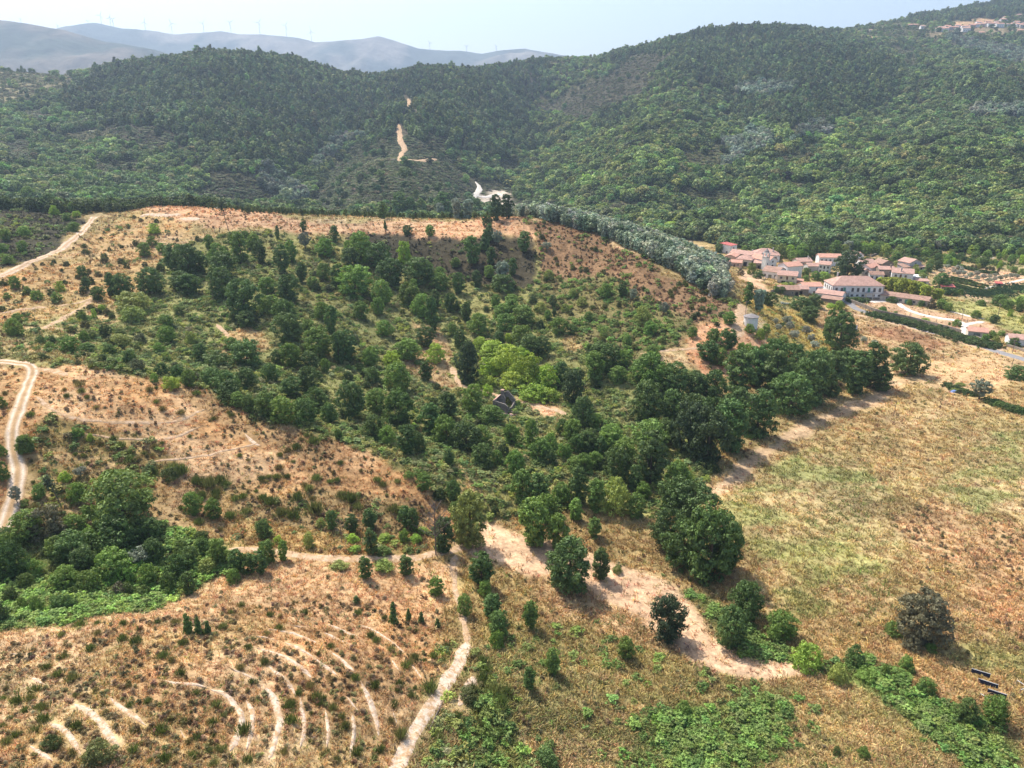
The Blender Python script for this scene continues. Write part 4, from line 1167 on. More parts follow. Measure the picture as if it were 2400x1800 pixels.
T = {
'C1': [(100,490,80,70,'m'),(180,525,50,50,'m'),(245,565,65,80,'m'),(395,510,70,60,'l'),(50,555,40,50,'m'),(370,565,55,60,'m'),(535,410,70,60,'d'),(565,500,90,55,'d'),(640,565,90,80,'d'),
 (125,720,75,90,'m'),(100,795,110,100,'m'),(535,700,60,65,'m'),(615,685,65,35,'l'),(660,640,45,40,'l'),(690,810,90,70,'d'),(550,835,70,75,'m'),(265,845,55,55,'d'),(345,845,50,45,'d'),(330,890,55,70,'m'),
 (460,910,105,115,'m'),(570,935,90,100,'d'),(715,940,85,80,'d'),(845,980,90,75,'d'),(730,540,150,60,'d'),(790,545,150,150,'d'),(980,520,160,150,'d'),(860,640,130,210,'b'),(860,700,90,150,'b'),
 (1080,745,85,90,'m'),(1090,845,115,100,'m'),(1240,850,85,75,'b'),(1235,530,130,140,'d'),(1030,905,65,80,'m'),(780,870,80,120,'b'),(940,280,90,75,'m'),(1050,255,60,60,'m'),(1000,130,60,80,'l'),
 (985,210,60,80,'m'),(1150,380,180,140,'d'),(1230,415,200,140,'d'),(1290,400,150,120,'d'),(1360,230,90,60,'m'),(1420,350,150,110,'m'),(1460,440,180,170,'d'),(1440,560,200,150,'d'),(1560,330,200,110,'m'),
 (1510,190,70,60,'m'),(1590,165,50,60,'m'),(1650,240,100,90,'m'),(1590,690,260,200,'d'),(1600,740,100,120,'d'),(1850,720,160,140,'d'),(1870,840,190,180,'d'),(1690,330,150,80,'d'),(1830,390,180,100,'d'),
 (1890,320,140,80,'m'),(1980,235,110,70,'o'),(1970,120,80,42,'t'),(1800,170,90,28,'t'),(2170,190,110,60,'t'),(2110,280,110,120,'m'),(1500,890,80,90,'m'),(1300,980,130,100,'d'),(1180,500,120,130,'d'),
 (1730,520,100,110,'m'),(1880,580,180,140,'d'),(1750,650,120,150,'m'),(2030,490,80,70,'m'),(2090,690,110,90,'m'),(2100,440,110,90,'m'),(1960,450,130,70,'d'),(2180,480,140,80,'d'),(2070,950,200,180,'m'),
 (2000,770,80,80,'m'),(2150,780,180,90,'d'),(1890,1000,150,120,'m'),(2010,1030,130,110,'d'),(2110,1030,85,60,'m'),(1800,980,90,80,'d'),(1600,1140,130,130,'d'),(1600,1000,170,200,'d'),(1750,1100,120,110,'d'),
 (1400,1010,110,200,'d'),(1370,1130,120,180,'d'),(1155,1080,95,90,'d'),(1050,1050,80,90,'d'),(1230,1130,110,90,'m'),(1000,1100,60,60,'m'),(1110,1140,80,110,'l'),(1080,960,60,70,'b'),(1470,1180,150,150,'d'),
 (1490,1230,130,170,'d'),(1540,1265,100,90,'m'),(1615,1295,110,90,'d'),(1730,1330,170,140,'d'),(1830,1370,170,160,'m'),(1980,1380,170,160,'d'),(1890,1200,130,140,'d'),(2010,1170,170,150,'d'),
 (2050,1290,150,130,'d'),(2130,1360,120,100,'d'),(2200,980,200,80,'d'),(170,1560,110,100,'d'),(500,1450,60,80,'m'),(590,1480,50,50,'l'),(2190,1470,70,40,'m'),
 (60,330,60,70,'m'),(150,250,70,60,'m'),(480,120,60,70,'m'),(20,1260,70,60,'m'),(15,1580,80,60,'m')],
'C2': [(575,150,75,55,'m'),(285,105,60,25,'p'),(430,140,60,70,'d'),(120,220,90,80,'l'),(50,260,80,70,'m'),(250,360,160,170,'d'),(130,330,200,150,'m'),(60,380,150,130,'d'),(320,480,180,160,'d'),(90,540,190,230,'m'),
 (260,590,150,130,'m'),(410,330,140,100,'l'),(500,470,170,170,'d'),(560,440,120,80,'d'),(470,520,90,60,'m'),(440,600,150,120,'m'),(640,500,110,100,'m'),(760,520,130,90,'d'),(850,330,180,110,'t'),(930,240,130,70,'p'),
 (970,330,110,70,'d'),(1010,210,90,60,'o'),(1040,460,140,100,'s'),(1050,510,110,180,'d'),(1110,400,110,60,'d'),(1185,250,130,75,'t'),(960,180,110,70,'p'),(880,480,110,70,'d'),(960,420,80,70,'m'),(130,690,120,90,'m'),
 (240,660,110,90,'m'),(530,680,150,130,'m'),(590,770,220,80,'d'),(610,620,120,60,'d'),(710,640,120,80,'d'),(810,700,120,70,'d'),(890,790,130,140,'m'),(1040,680,90,100,'m'),(1060,760,100,160,'m'),(720,790,80,60,'m'),
 (550,870,130,110,'d'),(770,890,130,90,'d'),(280,800,100,100,'m'),(30,960,190,160,'d'),(1000,620,90,60,'m'),(1110,640,80,90,'m'),(1290,640,60,80,'b'),(1340,690,60,50,'m'),(1380,670,60,30,'d'),(1370,610,80,50,'d'),
 (1345,430,60,60,'b'),(1180,720,120,140,'m'),(900,890,80,100,'l'),(1080,840,60,50,'l'),(1020,850,80,80,'d'),(1220,950,150,140,'d'),(1300,930,130,110,'d'),(1170,850,120,160,'m'),(1410,790,110,100,'m'),(1490,790,70,60,'d'),
 (550,1090,130,80,'d'),(360,1150,170,160,'m'),(430,960,140,160,'m'),(610,970,120,130,'l'),(330,990,100,110,'l'),(190,1000,130,110,'m'),(200,1110,110,100,'d'),(70,1340,240,170,'d'),(230,1300,150,150,'m'),
 (380,1390,230,170,'d'),(380,1180,80,80,'m'),(850,1300,180,130,'m'),(950,1190,80,70,'l'),(690,1350,180,120,'d'),(580,1450,210,140,'d'),(680,1510,190,150,'m'),(220,1480,160,140,'d'),(300,1510,120,110,'m'),
 (430,1570,190,120,'d'),(490,1560,130,110,'d'),(810,1560,190,170,'d'),(970,1380,120,150,'m'),(910,1520,130,120,'m'),(910,1640,140,120,'d'),(700,1640,110,70,'d'),(1100,1500,130,90,'m'),(1230,1540,200,80,'m'),
 (1010,1640,100,70,'m'),(1420,1120,150,90,'d'),(1560,1390,190,140,'d'),(1430,1440,100,80,'d'),(1490,1490,140,120,'m'),(1600,1540,140,110,'d'),(1640,1400,100,80,'m'),(1740,1540,160,150,'m'),(1680,1580,130,70,'d'),
 (1640,1100,200,130,'m'),(1700,1030,180,200,'d'),(1830,1000,110,90,'m'),(1790,1110,110,110,'m'),(1980,1370,260,200,'d'),(2000,1140,220,220,'m'),(2150,1200,220,180,'d'),(2130,1340,180,150,'d'),(1990,1560,200,220,'m'),
 (2100,1500,160,140,'d'),(2010,940,80,90,'m'),(1710,550,90,80,'m'),(1820,540,100,60,'d'),(1890,570,80,50,'o'),(1950,730,120,120,'b'),(2000,800,100,80,'m'),(2090,660,80,60,'o'),(1330,240,50,60,'o'),(1100,610,80,80,'m'),
 (1290,1620,150,140,'m'),(1350,1640,100,90,'d'),(1520,1560,120,100,'d'),(1830,1620,150,150,'m'),(740,350,60,60,'m'),(640,420,70,70,'m'),(1450,640,50,60,'b'),(1560,600,60,70,'b'),(1600,700,60,60,'m'),(1500,540,50,60,'b'),(1700,800,60,60,'b'),(1850,860,70,60,'m')],
'C3': [(720,820,60,70,'O'),(690,765,60,45,'O'),(675,725,60,60,'O'),(620,760,40,40,'O'),(800,790,60,60,'O'),(830,835,50,50,'O'),(1240,870,50,50,'O'),(1170,840,40,40,'O'),(850,880,50,60,'O'),(600,720,40,30,'O'),
 (940,850,220,80,'t'),(820,710,100,120,'d'),(760,640,90,130,'d'),(850,610,80,120,'d'),(1010,630,60,60,'l'),(560,610,100,90,'d'),(490,640,140,90,'s'),(430,780,60,70,'m'),(290,890,140,110,'d'),
 (160,960,130,150,'d'),(300,720,80,80,'m'),(200,830,80,80,'m'),(540,780,60,60,'m'),(650,850,50,60,'b'),(500,820,70,50,'l'),(1920,1215,130,110,'o'),(2160,1080,90,130,'d'),(420,600,150,60,'t'),(420,960,110,80,'m'),(620,880,50,50,'m'),
 (380,900,60,60,'m'),(60,800,60,80,'m'),(240,990,110,90,'m'),(330,960,70,60,'m'),(1800,1120,20,60,'b'),(1770,1155,20,70,'b')],
'D1': [(230,220,140,130,'m'),(30,460,150,110,'d'),(340,620,110,120,'m'),(150,670,150,90,'o'),(670,650,150,140,'m'),(250,980,230,270,'m'),(400,960,250,300,'g'),(100,1080,160,180,'m'),
 (100,1330,320,250,'d'),(280,1310,160,200,'m'),(640,1180,260,270,'d'),(740,1270,220,200,'d'),(790,1050,170,120,'m'),(1000,1080,240,350,'d'),(1300,1010,200,200,'d'),(1340,1180,200,170,'d'),(1220,1190,130,180,'o'),
 (990,1350,260,270,'m'),(1080,1400,170,160,'m'),(1290,1390,180,160,'m'),(1540,1330,200,190,'d'),(1640,1230,180,150,'d'),(1760,1120,140,170,'d'),(1890,1200,200,160,'m'),(1800,1270,110,180,'b'),(2060,1270,200,140,'d'),
 (2150,1290,170,150,'d'),(2020,1360,110,110,'m'),(1640,1460,190,130,'d'),(1460,1440,160,140,'d'),(1040,1470,110,120,'g'),(580,1430,200,220,'m'),(760,1440,170,220,'m'),(1680,770,190,140,'m'),(1850,810,180,140,'m'),
 (1290,400,60,110,'d'),(480,1120,150,170,'m'),(60,1010,130,150,'d'),(900,900,150,150,'m'),(780,800,120,140,'m'),(640,900,120,160,'m'),(560,480,90,100,'l'),(700,440,90,100,'o')],
'D2': [(70,980,160,140,'d'),(100,1190,190,150,'m'),(240,1170,180,90,'m'),(40,1290,200,130,'d'),(660,900,170,90,'d'),(830,930,160,110,'d'),(990,890,170,120,'d'),(1290,880,180,110,'d'),(1360,920,200,100,'d'),
 (1000,1120,220,120,'d'),(1280,1010,110,100,'m'),(1450,560,150,120,'m'),(1320,450,60,80,'m'),(1705,650,170,120,'d'),(1620,1110,300,200,'d'),(950,1330,190,110,'d'),(1300,1300,170,120,'d'),
 (1560,1470,150,120,'m'),(1980,1475,130,130,'m'),(720,120,90,60,'m'),(460,1050,120,100,'b'),(840,1010,70,110,'l'),(1110,1000,60,110,'l'),(1380,1010,70,110,'l'),(1440,930,50,90,'l'),(190,1010,60,80,'l'),(860,1090,50,90,'l'),(1100,1120,70,140,'m'),
 (720,1240,60,150,'b'),(1100,1250,80,170,'b'),(560,880,80,100,'b'),(1720,800,140,110,'m')],
'D3': [(190,1050,400,280,'m'),(400,1080,300,180,'m'),(300,840,230,200,'m'),(90,670,280,180,'m'),(230,680,250,170,'d'),(570,690,330,170,'d'),(430,680,180,150,'m'),(550,820,180,120,'m'),(720,740,270,150,'m'),
 (890,780,310,250,'b'),(1070,800,200,170,'m'),(1130,640,150,130,'m'),(900,500,300,220,'d'),(1060,560,220,120,'d'),(1190,520,450,260,'d'),(850,230,200,190,'m'),(710,970,170,110,'m'),(910,1270,60,80,'b'),
 (30,420,200,150,'m'),(660,230,180,150,'d'),(520,110,160,150,'m'),(330,230,160,120,'m'),(450,300,150,120,'m'),(620,400,160,130,'m'),(720,380,150,120,'m'),(540,400,130,130,'m'),(1420,520,200,200,'m'),(1480,480,120,150,'l')],
'E1': [(540,150,150,220,'d'),(330,150,140,110,'m'),(200,130,120,100,'m'),(30,230,180,110,'d'),(1630,320,170,80,'p'),(1720,320,140,70,'p'),(1800,320,110,60,'p')],
'E2': [(1190,240,180,80,'p'),(1320,205,100,50,'p'),(1430,225,90,50,'p'),(1570,270,80,50,'p'),(1800,170,170,130,'m'),(870,60,70,60,'p')],
'E3': [(160,290,230,130,'m'),(350,690,220,120,'m'),(150,810,180,100,'d'),(980,550,180,140,'m'),(1480,1030,110,120,'m'),(290,1475,120,200,'d')],
'E4': [(110,380,220,240,'m'),(330,640,200,250,'l'),(740,600,160,150,'d'),(600,760,150,170,'b'),(1190,640,120,120,'m'),(1360,860,140,140,'m'),(1710,1090,190,170,'d'),(1940,1120,240,200,'m'),
 (1080,340,120,140,'m'),(1010,680,90,70,'m'),(1250,470,110,160,'g'),(1230,670,70,80,'m'),(870,740,90,180,'m'),(1130,730,90,180,'m'),(590,1370,70,70,'d'),(820,1400,90,110,'m'),(1400,480,70,100,'m')],
'V1': [(1150,490,110,110,'m'),(1270,540,120,110,'m'),(1380,490,60,150,'l'),(1400,560,110,180,'m'),(1150,545,70,100,'m'),(540,520,110,140,'d'),(440,470,150,140,'b'),(310,480,100,90,'g'),
 (1590,910,110,90,'m'),(930,610,50,180,'l'),(2150,950,70,100,'m'),(1480,905,70,110,'l'),
 (1280,280,330,300,'d'),(830,250,190,180,'b'),(700,230,170,150,'b'),(1540,200,170,140,'m'),(1700,190,160,140,'o'),(1800,200,170,130,'d'),(1900,190,150,90,'l'),(2000,180,150,110,'l'),(2120,150,110,130,'m'),(480,180,80,100,'m'),
 (980,290,130,140,'m'),(200,120,90,110,'l'),(90,140,90,120,'m'),(350,170,80,100,'m'),(600,180,100,120,'m'),(1100,260,200,180,'m'),(30,180,120,120,'d')],
'V2': [(1120,640,190,190,'d'),(500,830,90,130,'d'),(380,940,60,100,'d'),(540,990,50,70,'m'),(1010,910,130,110,'g'),(1130,910,130,130,'m'),(1220,940,110,110,'m'),(1590,1030,100,110,'m'),(1340,1140,90,100,'m'),(930,1090,60,110,'l'),
 (1240,1120,40,40,'m'),(1820,1100,110,110,'d'),(1900,870,140,180,'d'),(2000,920,120,130,'m'),(720,860,70,80,'m'),(880,880,80,100,'d'),(1790,1290,100,110,'m'),(1920,1260,70,110,'m'),(2070,1400,120,170,'d'),(2100,1290,90,130,'m'),
 (1650,870,80,110,'m'),(1280,740,90,140,'d'),(1210,730,100,110,'d'),(1380,730,80,90,'m'),(2150,950,110,90,'d'),(1640,340,90,90,'m'),(1740,240,50,80,'o'),(1390,270,90,100,'d'),(1890,390,110,60,'l'),(1100,150,130,130,'o'),
 (1850,340,60,60,'m'),(700,210,60,100,'m'),(560,350,60,110,'b'),(920,240,90,110,'m'),(1000,330,60,110,'m'),(1200,260,60,90,'m'),(1030,220,80,100,'m'),(1330,330,60,90,'l'),(1210,330,70,100,'l'),(900,460,60,90,'m'),(820,480,60,90,'l'),(2170,470,80,90,'m'),(2080,440,80,90,'m')],
'A1': [(330,1370,110,90,'d'),(390,1375,90,70,'m'),(200,1330,120,100,'m'),(100,1335,80,80,'d'),(480,1380,70,60,'m'),(355,1395,60,60,'l'),(500,1410,40,60,'l'),(40,1560,70,70,'m'),(160,1530,60,80,'m'),(20,1640,60,70,'m'),(440,1430,50,60,'m')],
'A2': [(270,1420,110,60,'t'),(380,1400,150,90,'t'),(450,1400,120,70,'t'),(520,1400,110,60,'t'),(660,1400,150,90,'t'),(640,1420,100,60,'s'),(750,1420,130,60,'s'),(820,1420,120,80,'s'),(880,1400,110,60,'t'),(1000,1430,160,80,'D'),(1070,1420,150,90,'D'),(930,1470,80,40,'t'),(960,1480,80,40,'t'),
 (2030,1480,40,120,'l'),(2130,1500,60,150,'l')],
}
for t, lst in T.items():
    for (x, y, h, w, kd) in lst:
        s = TILE[t][2]
        plant(*tl(t, x, y), h / s, w / s, kd)

# named ones
def one(t, x, y, h, w, kd, label, **kw):
    s = TILE[t][2]
    return plant(*tl(t, x, y), h / s, w / s, kd, label=label, **kw)
one('D1', 1080, 880, 450, 480, 'w', 'large spreading fresh green tree on the slope beside the left gully', cat='tree')
one('D2', 1850, 1060, 430, 320, 'b', 'large rounded olive green tree at the bend of the mown strip', cat='tree', shape='round', name='broadleaf_tree')
one('D2', 1950, 1400, 280, 200, 'd', 'dark bushy tree at the top of the short hedge beside the track', cat='tree')
one('D3', 490, 1450, 400, 390, 'd', 'large round dark tree standing alone at the near edge of the mown strip', cat='tree')
one('D3', 760, 1330, 250, 150, 'd', 'smaller dark tree just right of the large round one on the mown strip', cat='tree')
one('E3', 1340, 400, 350, 280, 'D', 'square topped blackish tree alone beside the mown strip', cat='tree')
one('E3', 1890, 460, 330, 260, 'd', 'round dark tree by the near end of the mown strip', cat='tree')
one('E3', 2010, 210, 300, 280, 'd', 'round dark tree just behind its twin near the end of the mown strip', cat='tree')
one('E4', 1300, 430, 430, 400, 'g', 'large dull olive brown tree with bare twigs in the dry field', cat='tree', shape='round', name='broadleaf_tree')
one('E2', 2040, 200, 200, 150, 'd', 'upper round bush of the short hedge above the dirt track', cat='shrub')
one('E2', 2100, 350, 200, 170, 'd', 'middle round bush of the short hedge above the dirt track', cat='shrub')
one('E2', 2080, 450, 140, 130, 'm', 'lowest round bush of the short hedge above the dirt track', cat='shrub')
one('C2', 820, 1110, 260, 130, 'D', 'tall blackish tree just left of the bright green thicket', cat='tree')
one('C2', 1500, 1240, 220, 150, 'D', 'dark tree just right of the bright green thicket', cat='tree')
one('V1', 1690, 540, 370, 340, 'D', 'huge dense blackish green tree among the village houses', cat='tree')
for i, (x, y, h, w, wd) in enumerate([(1400, 760, 300, 300, 'farthest'), (1560, 850, 340, 360, 'second farthest'), (1340, 1080, 340, 280, 'leftmost'), (1470, 1250, 380, 320, 'middle'), (1700, 1350, 580, 440, 'nearest and largest'), (1830, 1270, 350, 240, 'rightmost')]):
    one('D3', x, y, h, w, 'd', wd + ' tree of the dark clump between mown strip and dry field', cat='tree', group='dark clump beside the dry field')
ROW = [(1450, 1060, 210, 200), (1210, 1140, 290, 170), (1110, 1180, 280, 160), (950, 1200, 300, 190), (830, 1250, 330, 220), (690, 1320, 270, 250), (590, 1180, 280, 180), (480, 1470, 300, 210),
       (300, 1560, 340, 220), (150, 1640, 360, 260), (30, 1580, 330, 220)]
ordw = ['isolated end', 'second', 'third', 'fourth', 'fifth', 'sixth', 'seventh', 'eighth', 'ninth', 'tenth', 'eleventh']
for w_, (x, y, h, w) in zip(ordw, ROW):
    one('C3', x, y, h, w, 'd' if x > 200 else 'D', w_ + ' big dark tree along the field edge, counted from the village end', cat='tree', group='tree row along the field edge')
for i, (x, y, h, w) in enumerate([(700, 1060, 200, 200), (570, 1060, 230, 160), (470, 1130, 260, 150), (360, 1180, 280, 170), (330, 1400, 260, 190), (200, 1230, 200, 160), (80, 1200, 170, 160), (1010, 910, 260, 180), (1280, 1160, 150, 120), (880, 1080, 200, 170), (1060, 1080, 190, 160), (180, 1420, 220, 180), (60, 1380, 200, 170), (780, 1150, 200, 180)]):
    one('C3', x, y, h, w, 'd', 'dark green tree of the wood behind the row along the field edge', cat='tree', group='wood behind the field edge row')
for i, (x, y, h, w) in enumerate([(980, 940, 100, 180), (960, 1060, 120, 150), (1080, 1060, 190, 220), (1200, 1120, 200, 210), (1330, 1140, 140, 150), (1250, 1220, 100, 180), (1340, 1230, 90, 170), (950, 1140, 80, 130), (1100, 1150, 110, 180), (1060, 980, 120, 160), (1160, 1000, 130, 160)]):
    one('C2', x, y, h, w, 'l', 'bright green leafy shrub of the thicket beside the ruined house', cat='shrub', group='bright green thicket beside the ruin', tint=(.31, .42, .07))
for i, (x, y, h, w) in enumerate([(330, 620, 120, 110), (400, 650, 150, 120), (470, 680, 170, 130), (540, 640, 140, 130), (610, 700, 190, 130), (690, 690, 160, 130), (760, 740, 190, 130), (840, 740, 170, 130), (900, 780, 180, 120), (960, 780, 160, 110), (1060, 790, 140, 130), (1120, 780, 130, 80), (640, 650, 120, 120), (800, 680, 130, 120), (560, 720, 150, 120)]):
    one('V2', x, y, h, w, 'y', 'yellow green bamboo clump behind the long low barn', cat='bamboo', group='bamboo behind the long barn', name='bamboo_clump')
for i, (x, y, h, w) in enumerate([(60,1050,120,170),(350,1050,130,110),(240,1090,80,80),(470,1110,150,140),(600,1100,130,120),(760,1170,150,130),(660,1190,90,100),(910,1130,160,160),(930,1220,120,130),(1080,1190,130,130),(1230,1170,110,120),(1210,1280,120,150),(1350,1240,120,120),(1370,1130,90,110),(1500,1220,130,130),(1620,1190,130,110),(1740,1170,130,120),(1830,1140,100,100),(200,940,120,140),(60,920,90,130),(470,960,110,160),(550,1010,100,110),(1900,1170,110,110)]):
    one('W4', x, y, h, w, 'O', 'silver grey olive tree of the grove behind the vegetable plots', cat='olive tree', group='olive grove')
for i, (x, y) in enumerate([(810, 930), (890, 940), (1150, 990), (1240, 970), (1310, 980), (1450, 1010), (1320, 1000)]):
    one('W4', x, y, 100, 70, 'g', 'small bare looking orchard tree on brown earth above the olive grove', cat='tree', group='orchard trees above the olive grove', shape='round', name='orchard_tree')

# skyline trees that stand out on the far ridges
for (x, y, h, w) in [(20, 405, 22, 22), (50, 405, 26, 22), (105, 405, 24, 18), (130, 405, 40, 16), (150, 415, 24, 18), (183, 405, 28, 20), (210, 402, 22, 14), (340, 402, 26, 26), (430, 398, 28, 24), (450, 398, 26, 18), (490, 398, 22, 24), (655, 398, 24, 20), (697, 396, 28, 14), (733, 398, 26, 14), (757, 394, 34, 18), (805, 390, 36, 14), (828, 390, 42, 20), (860, 384, 28, 16)]:
    one('A1', x, y, h, w, 'p', 'small dark tree standing out on the skyline left of the wooded hill', cat='tree', group='skyline trees at the left', shape='round', name='skyline_tree')

# ---------------------------------------------------------------- labels for the rest: nearest landmark, side and rank
LAND = [('ruined stone house', 1185, 945), ('bright green thicket', 1210, 880), ('white water tank', 1757, 750), ('white gravel pad on the crest', 380, 505), ('twin poles on the red spur', 1468, 600),
        ('bend of the left dirt road', 200, 535), ('bend of the rutted track', 75, 870), ('rutted track at the left', 35, 1040), ('large spreading fresh green tree', 293, 1200), ('footpath below the dry hill', 780, 1308),
        ('rounded olive green tree', 1102, 1240), ('large round dark tree', 1333, 1370), ('square topped tree', 1563, 1480), ('twin round trees', 1720, 1480), ('end of the mown strip', 1940, 1570), ('olive brown tree in the field', 2153, 1480),
        ('three solar panels', 2290, 1590), ('short hedge above the track', 1165, 1470), ('dark clump by the field', 1600, 1260), ('head of the foreground track', 1092, 1510), ('stone scars on the knoll', 560, 1560),
        ('tall dark tree in the gully', 575, 735), ('dry patch in the gully', 1020, 820), ('dark heath below the crest', 1050, 600), ('edge of the red spur', 1255, 640), ('mimosa wood on the spur', 1560, 620),
        ('church tower', 1790, 610), ('huge village tree', 1985, 640), ('white manor house', 2000, 695), ('long low barn', 2125, 710), ('stone shed by the road', 2290, 785), ('vegetable plots', 2330, 680), ('red farm cart', 1962, 742),
        ('dark roofed shelter', 1985, 775), ('isolated end tree of the field row', 2125, 880), ('grass track of the upper left', 110, 760), ('centre of the wooded slope', 800, 700), ('wooded slope above the ruin', 1000, 740),
        ('gully below the dry crest', 640, 930), ('foot of the dry hill', 870, 1080), ('wood left of the mown field', 1420, 1060), ('leaning pine on the crest', 535, 545), ('lone tree left of the crest track', 690, 560), ('footpath end in the scrub', 525, 780),
        ('pale dry meadow above the knoll', 800, 1370), ('left edge of the gully', 40, 1320), ('garden plots behind the village', 2200, 610), ('dark pines on the crest', 1180, 500), ('poles along the manor wall', 2130, 740)]
# ---------------------------------------------------------------- broom bushes and little shrubs, one object each
def broom_proto(seed):
    r = np.random.default_rng(seed)
    n = 240
    base = r.normal(0, .20, (n, 2))
    d = base * .55 + r.normal(0, .09, (n, 2))
    h = r.uniform(.55, 1, n) * (1 - .8 * (base ** 2).sum(1))
    b = np.concatenate([base, np.full((n, 1), -.08)], 1)
    t = b + np.concatenate([d, h[:, None]], 1)
    th = r.uniform(0, 6.28, n)
    wv = np.stack([np.cos(th), np.sin(th), np.zeros(n)], -1) * .024
    m = (b + t) / 2 + np.concatenate([d * .1, np.zeros((n, 1))], 1)
    V = np.stack([b - wv * .5, m - wv, t, m + wv], 1).reshape(-1, 3)
    return leaf_mesh('broom_sprays', V, np.arange(4 * n).reshape(n, 4), r.uniform(0, 1, n), M_LEAF)
BROOM = [broom_proto(700 + i) for i in range(4)]
SHRUBM = [PROTO['bush'][i][0] for i in range(5)]
def small(name, label, group, p, w, h, colr, meshes):
    o = bpy.data.objects.new(name, trng.choice(meshes))
    o.location = p
    o.rotation_euler = (0, 0, trng.uniform(0, 6.28))
    o.scale = (w, w, h)
    f = trng.uniform(.75, 1.25)
    o.color = tuple(c * f for c in colr) + (1,)
    link(o)
    o['group'] = group
    uu, vv = pix(p[0], p[1], p[2])
    tone = 'dark' if colr[1] < .165 and name == 'broom_bush' or colr[1] < .112 else ('bright' if colr[1] > .195 else 'mid')
    sz = 'low' if h < 1.1 else ('large' if h > 2.3 else 'small')
    GROWTH.append((o, float(uu), float(vv), f"{sz} {tone} green {'broom bush' if name == 'broom_bush' else 'shrub'}", h))
BR = [('E1', [(1390,1180,110),(870,1430,230),(2110,1180,110),(1700,1230,80),(1900,1350,90),(380,980,80),(380,1080,90),(210,1010,80),(300,840,110),(690,260,90),(1070,250,60),(780,470,80),(1410,530,80),(1170,410,90),(1060,380,70),(560,530,60),(620,730,90),(1120,950,60),(1420,1440,110),(450,1330,150),(660,1140,90),(1840,1100,80),(1870,970,90),(650,870,50),(1560,680,70),(260,900,70),(30,900,60),(1660,1400,80),(2140,1440,90),(1840,1460,80),(1150,1350,80),(1590,1090,60),(60,1270,70),(300,1180,80),(1360,230,50),(530,340,50),(840,240,50)]),
      ('E2', [(525,890,90),(300,960,90),(300,1100,110),(660,980,80),(860,720,70),(1290,620,80),(1030,790,80),(1340,870,70),(1220,820,50),(780,690,50),(990,350,70),(1040,390,60),(1370,550,80),(1500,820,110),(740,1050,60),(1250,1220,100),(870,1370,90),(1080,1340,70),(700,1430,80),(370,850,60),(1190,960,50),(1570,1240,90),(1550,1330,80),(1830,900,150),(1960,740,110),(2050,850,130),(1940,1000,110),(2080,1000,120),(1930,1140,100),(1960,580,90),(2110,950,120),(2000,1220,100),(2100,1190,90),(1990,660,100),(640,440,60),(1170,470,60),(1650,440,70),(1610,560,60),(120,170,60),(880,160,60),(420,160,70),(1240,760,60),(2150,850,110),(1880,820,100),(1740,1050,80),(1790,1180,80)]),
      ('D1', [(1470,470,140),(1560,420,110),(1480,380,90),(1800,530,120),(1900,490,100),(1990,800,80),(2130,760,80),(980,130,60),(1860,600,80),(1950,520,80),(2100,620,60),(1300,390,70),(1700,500,90),(1130,310,80),(950,440,80)]),
      ('D2', [(50,470,60),(110,450,50),(170,455,50),(520,470,80),(730,330,50),(740,620,90),(510,750,120),(130,680,90),(220,780,100),(330,800,110),(640,490,50),(700,480,50),(360,640,90),(270,450,50),(820,660,110),(1100,520,60),(880,720,90),(1190,740,90),(350,200,80),(500,150,90),(1220,490,50),(1050,480,60),(460,560,70),(60,640,70)])]
cnt = 0
for t, lst in BR:
    for (x, y, w) in lst:
        u, v = tl(t, x, y)
        p = hit(u, v - .15 * w / TILE[t][2])
        wm = w / TILE[t][2] / pxm(p)
        where = 'terraced near knoll' if t.startswith('E') else 'dry hill at the left'
        small('broom_bush', f'dark green broom bush dotted on the {where}', 'broom bushes on the ' + where, p, wm * (1.05 if w < 140 else .85), wm * trng.uniform(.8, 1.1) * (1 if w < 140 else .8), trng.choice([(.14, .185, .055), (.12, .16, .05), (.18, .20, .07)]), BROOM if w < 140 else SHRUBM)
        cnt += 1
r2 = np.random.default_rng(77)
# more of the same in the rough parts, until the kind is well represented
def auto(name, label, group, zones, n, w0, w1, cols, meshes, ymax=400, sq=(.8, 1.2)):
    k = 0
    while k < n:
        Y = r2.uniform(70, ymax); X = r2.uniform(-.78, .78) * (Y + 30)
        Z = float(ground(X, Y))
        _, zi = near_colour(np.array([X]), np.array([Y]))
        if znm[zi[0]] not in zones or not in_view(np.array([X]), np.array([Y]), np.array([Z]), 0, 0)[0]: continue
        if not clear_of_ways(np.array([X]), np.array([Y]), 1.0)[0]: continue
        w = r2.uniform(w0, w1)
        small(name, label, group, (X, Y, Z), w, w * r2.uniform(*sq), cols[r2.integers(len(cols))], meshes)
        k += 1
auto('broom_bush', 'dark green broom bush dotted on the terraced near knoll', 'broom bushes on the terraced near knoll', ['knoll', 'trackside'], 70, .6, 1.5, [(.14, .18, .055), (.17, .195, .07), (.22, .205, .08)], BROOM, 130)
auto('broom_bush', 'dark green broom bush dotted on the dry hill at the left', 'broom bushes on the dry hill at the left', ['hill', 'hillheath', 'hillgreen'], 80, .8, 2.2, [(.14, .18, .055), (.16, .185, .06), (.23, .20, .08)], BROOM, 230)
auto('leafy_shrub', 'small green shrub among the trees of the wooded gully', 'small shrubs of the wooded gully', ['gully'], 130, 1.5, 3.6, [(.09, .135, .04), (.07, .105, .035), (.13, .17, .05), (.14, .16, .08)], SHRUBM, 420)
auto('leafy_shrub', 'small green shrub low on the red spur', 'small shrubs of the red spur', ['spurgreen', 'spur', 'bank'], 90, 1.2, 2.6, [(.12, .15, .04), (.15, .16, .045), (.08, .11, .035)], SHRUBM, 460)
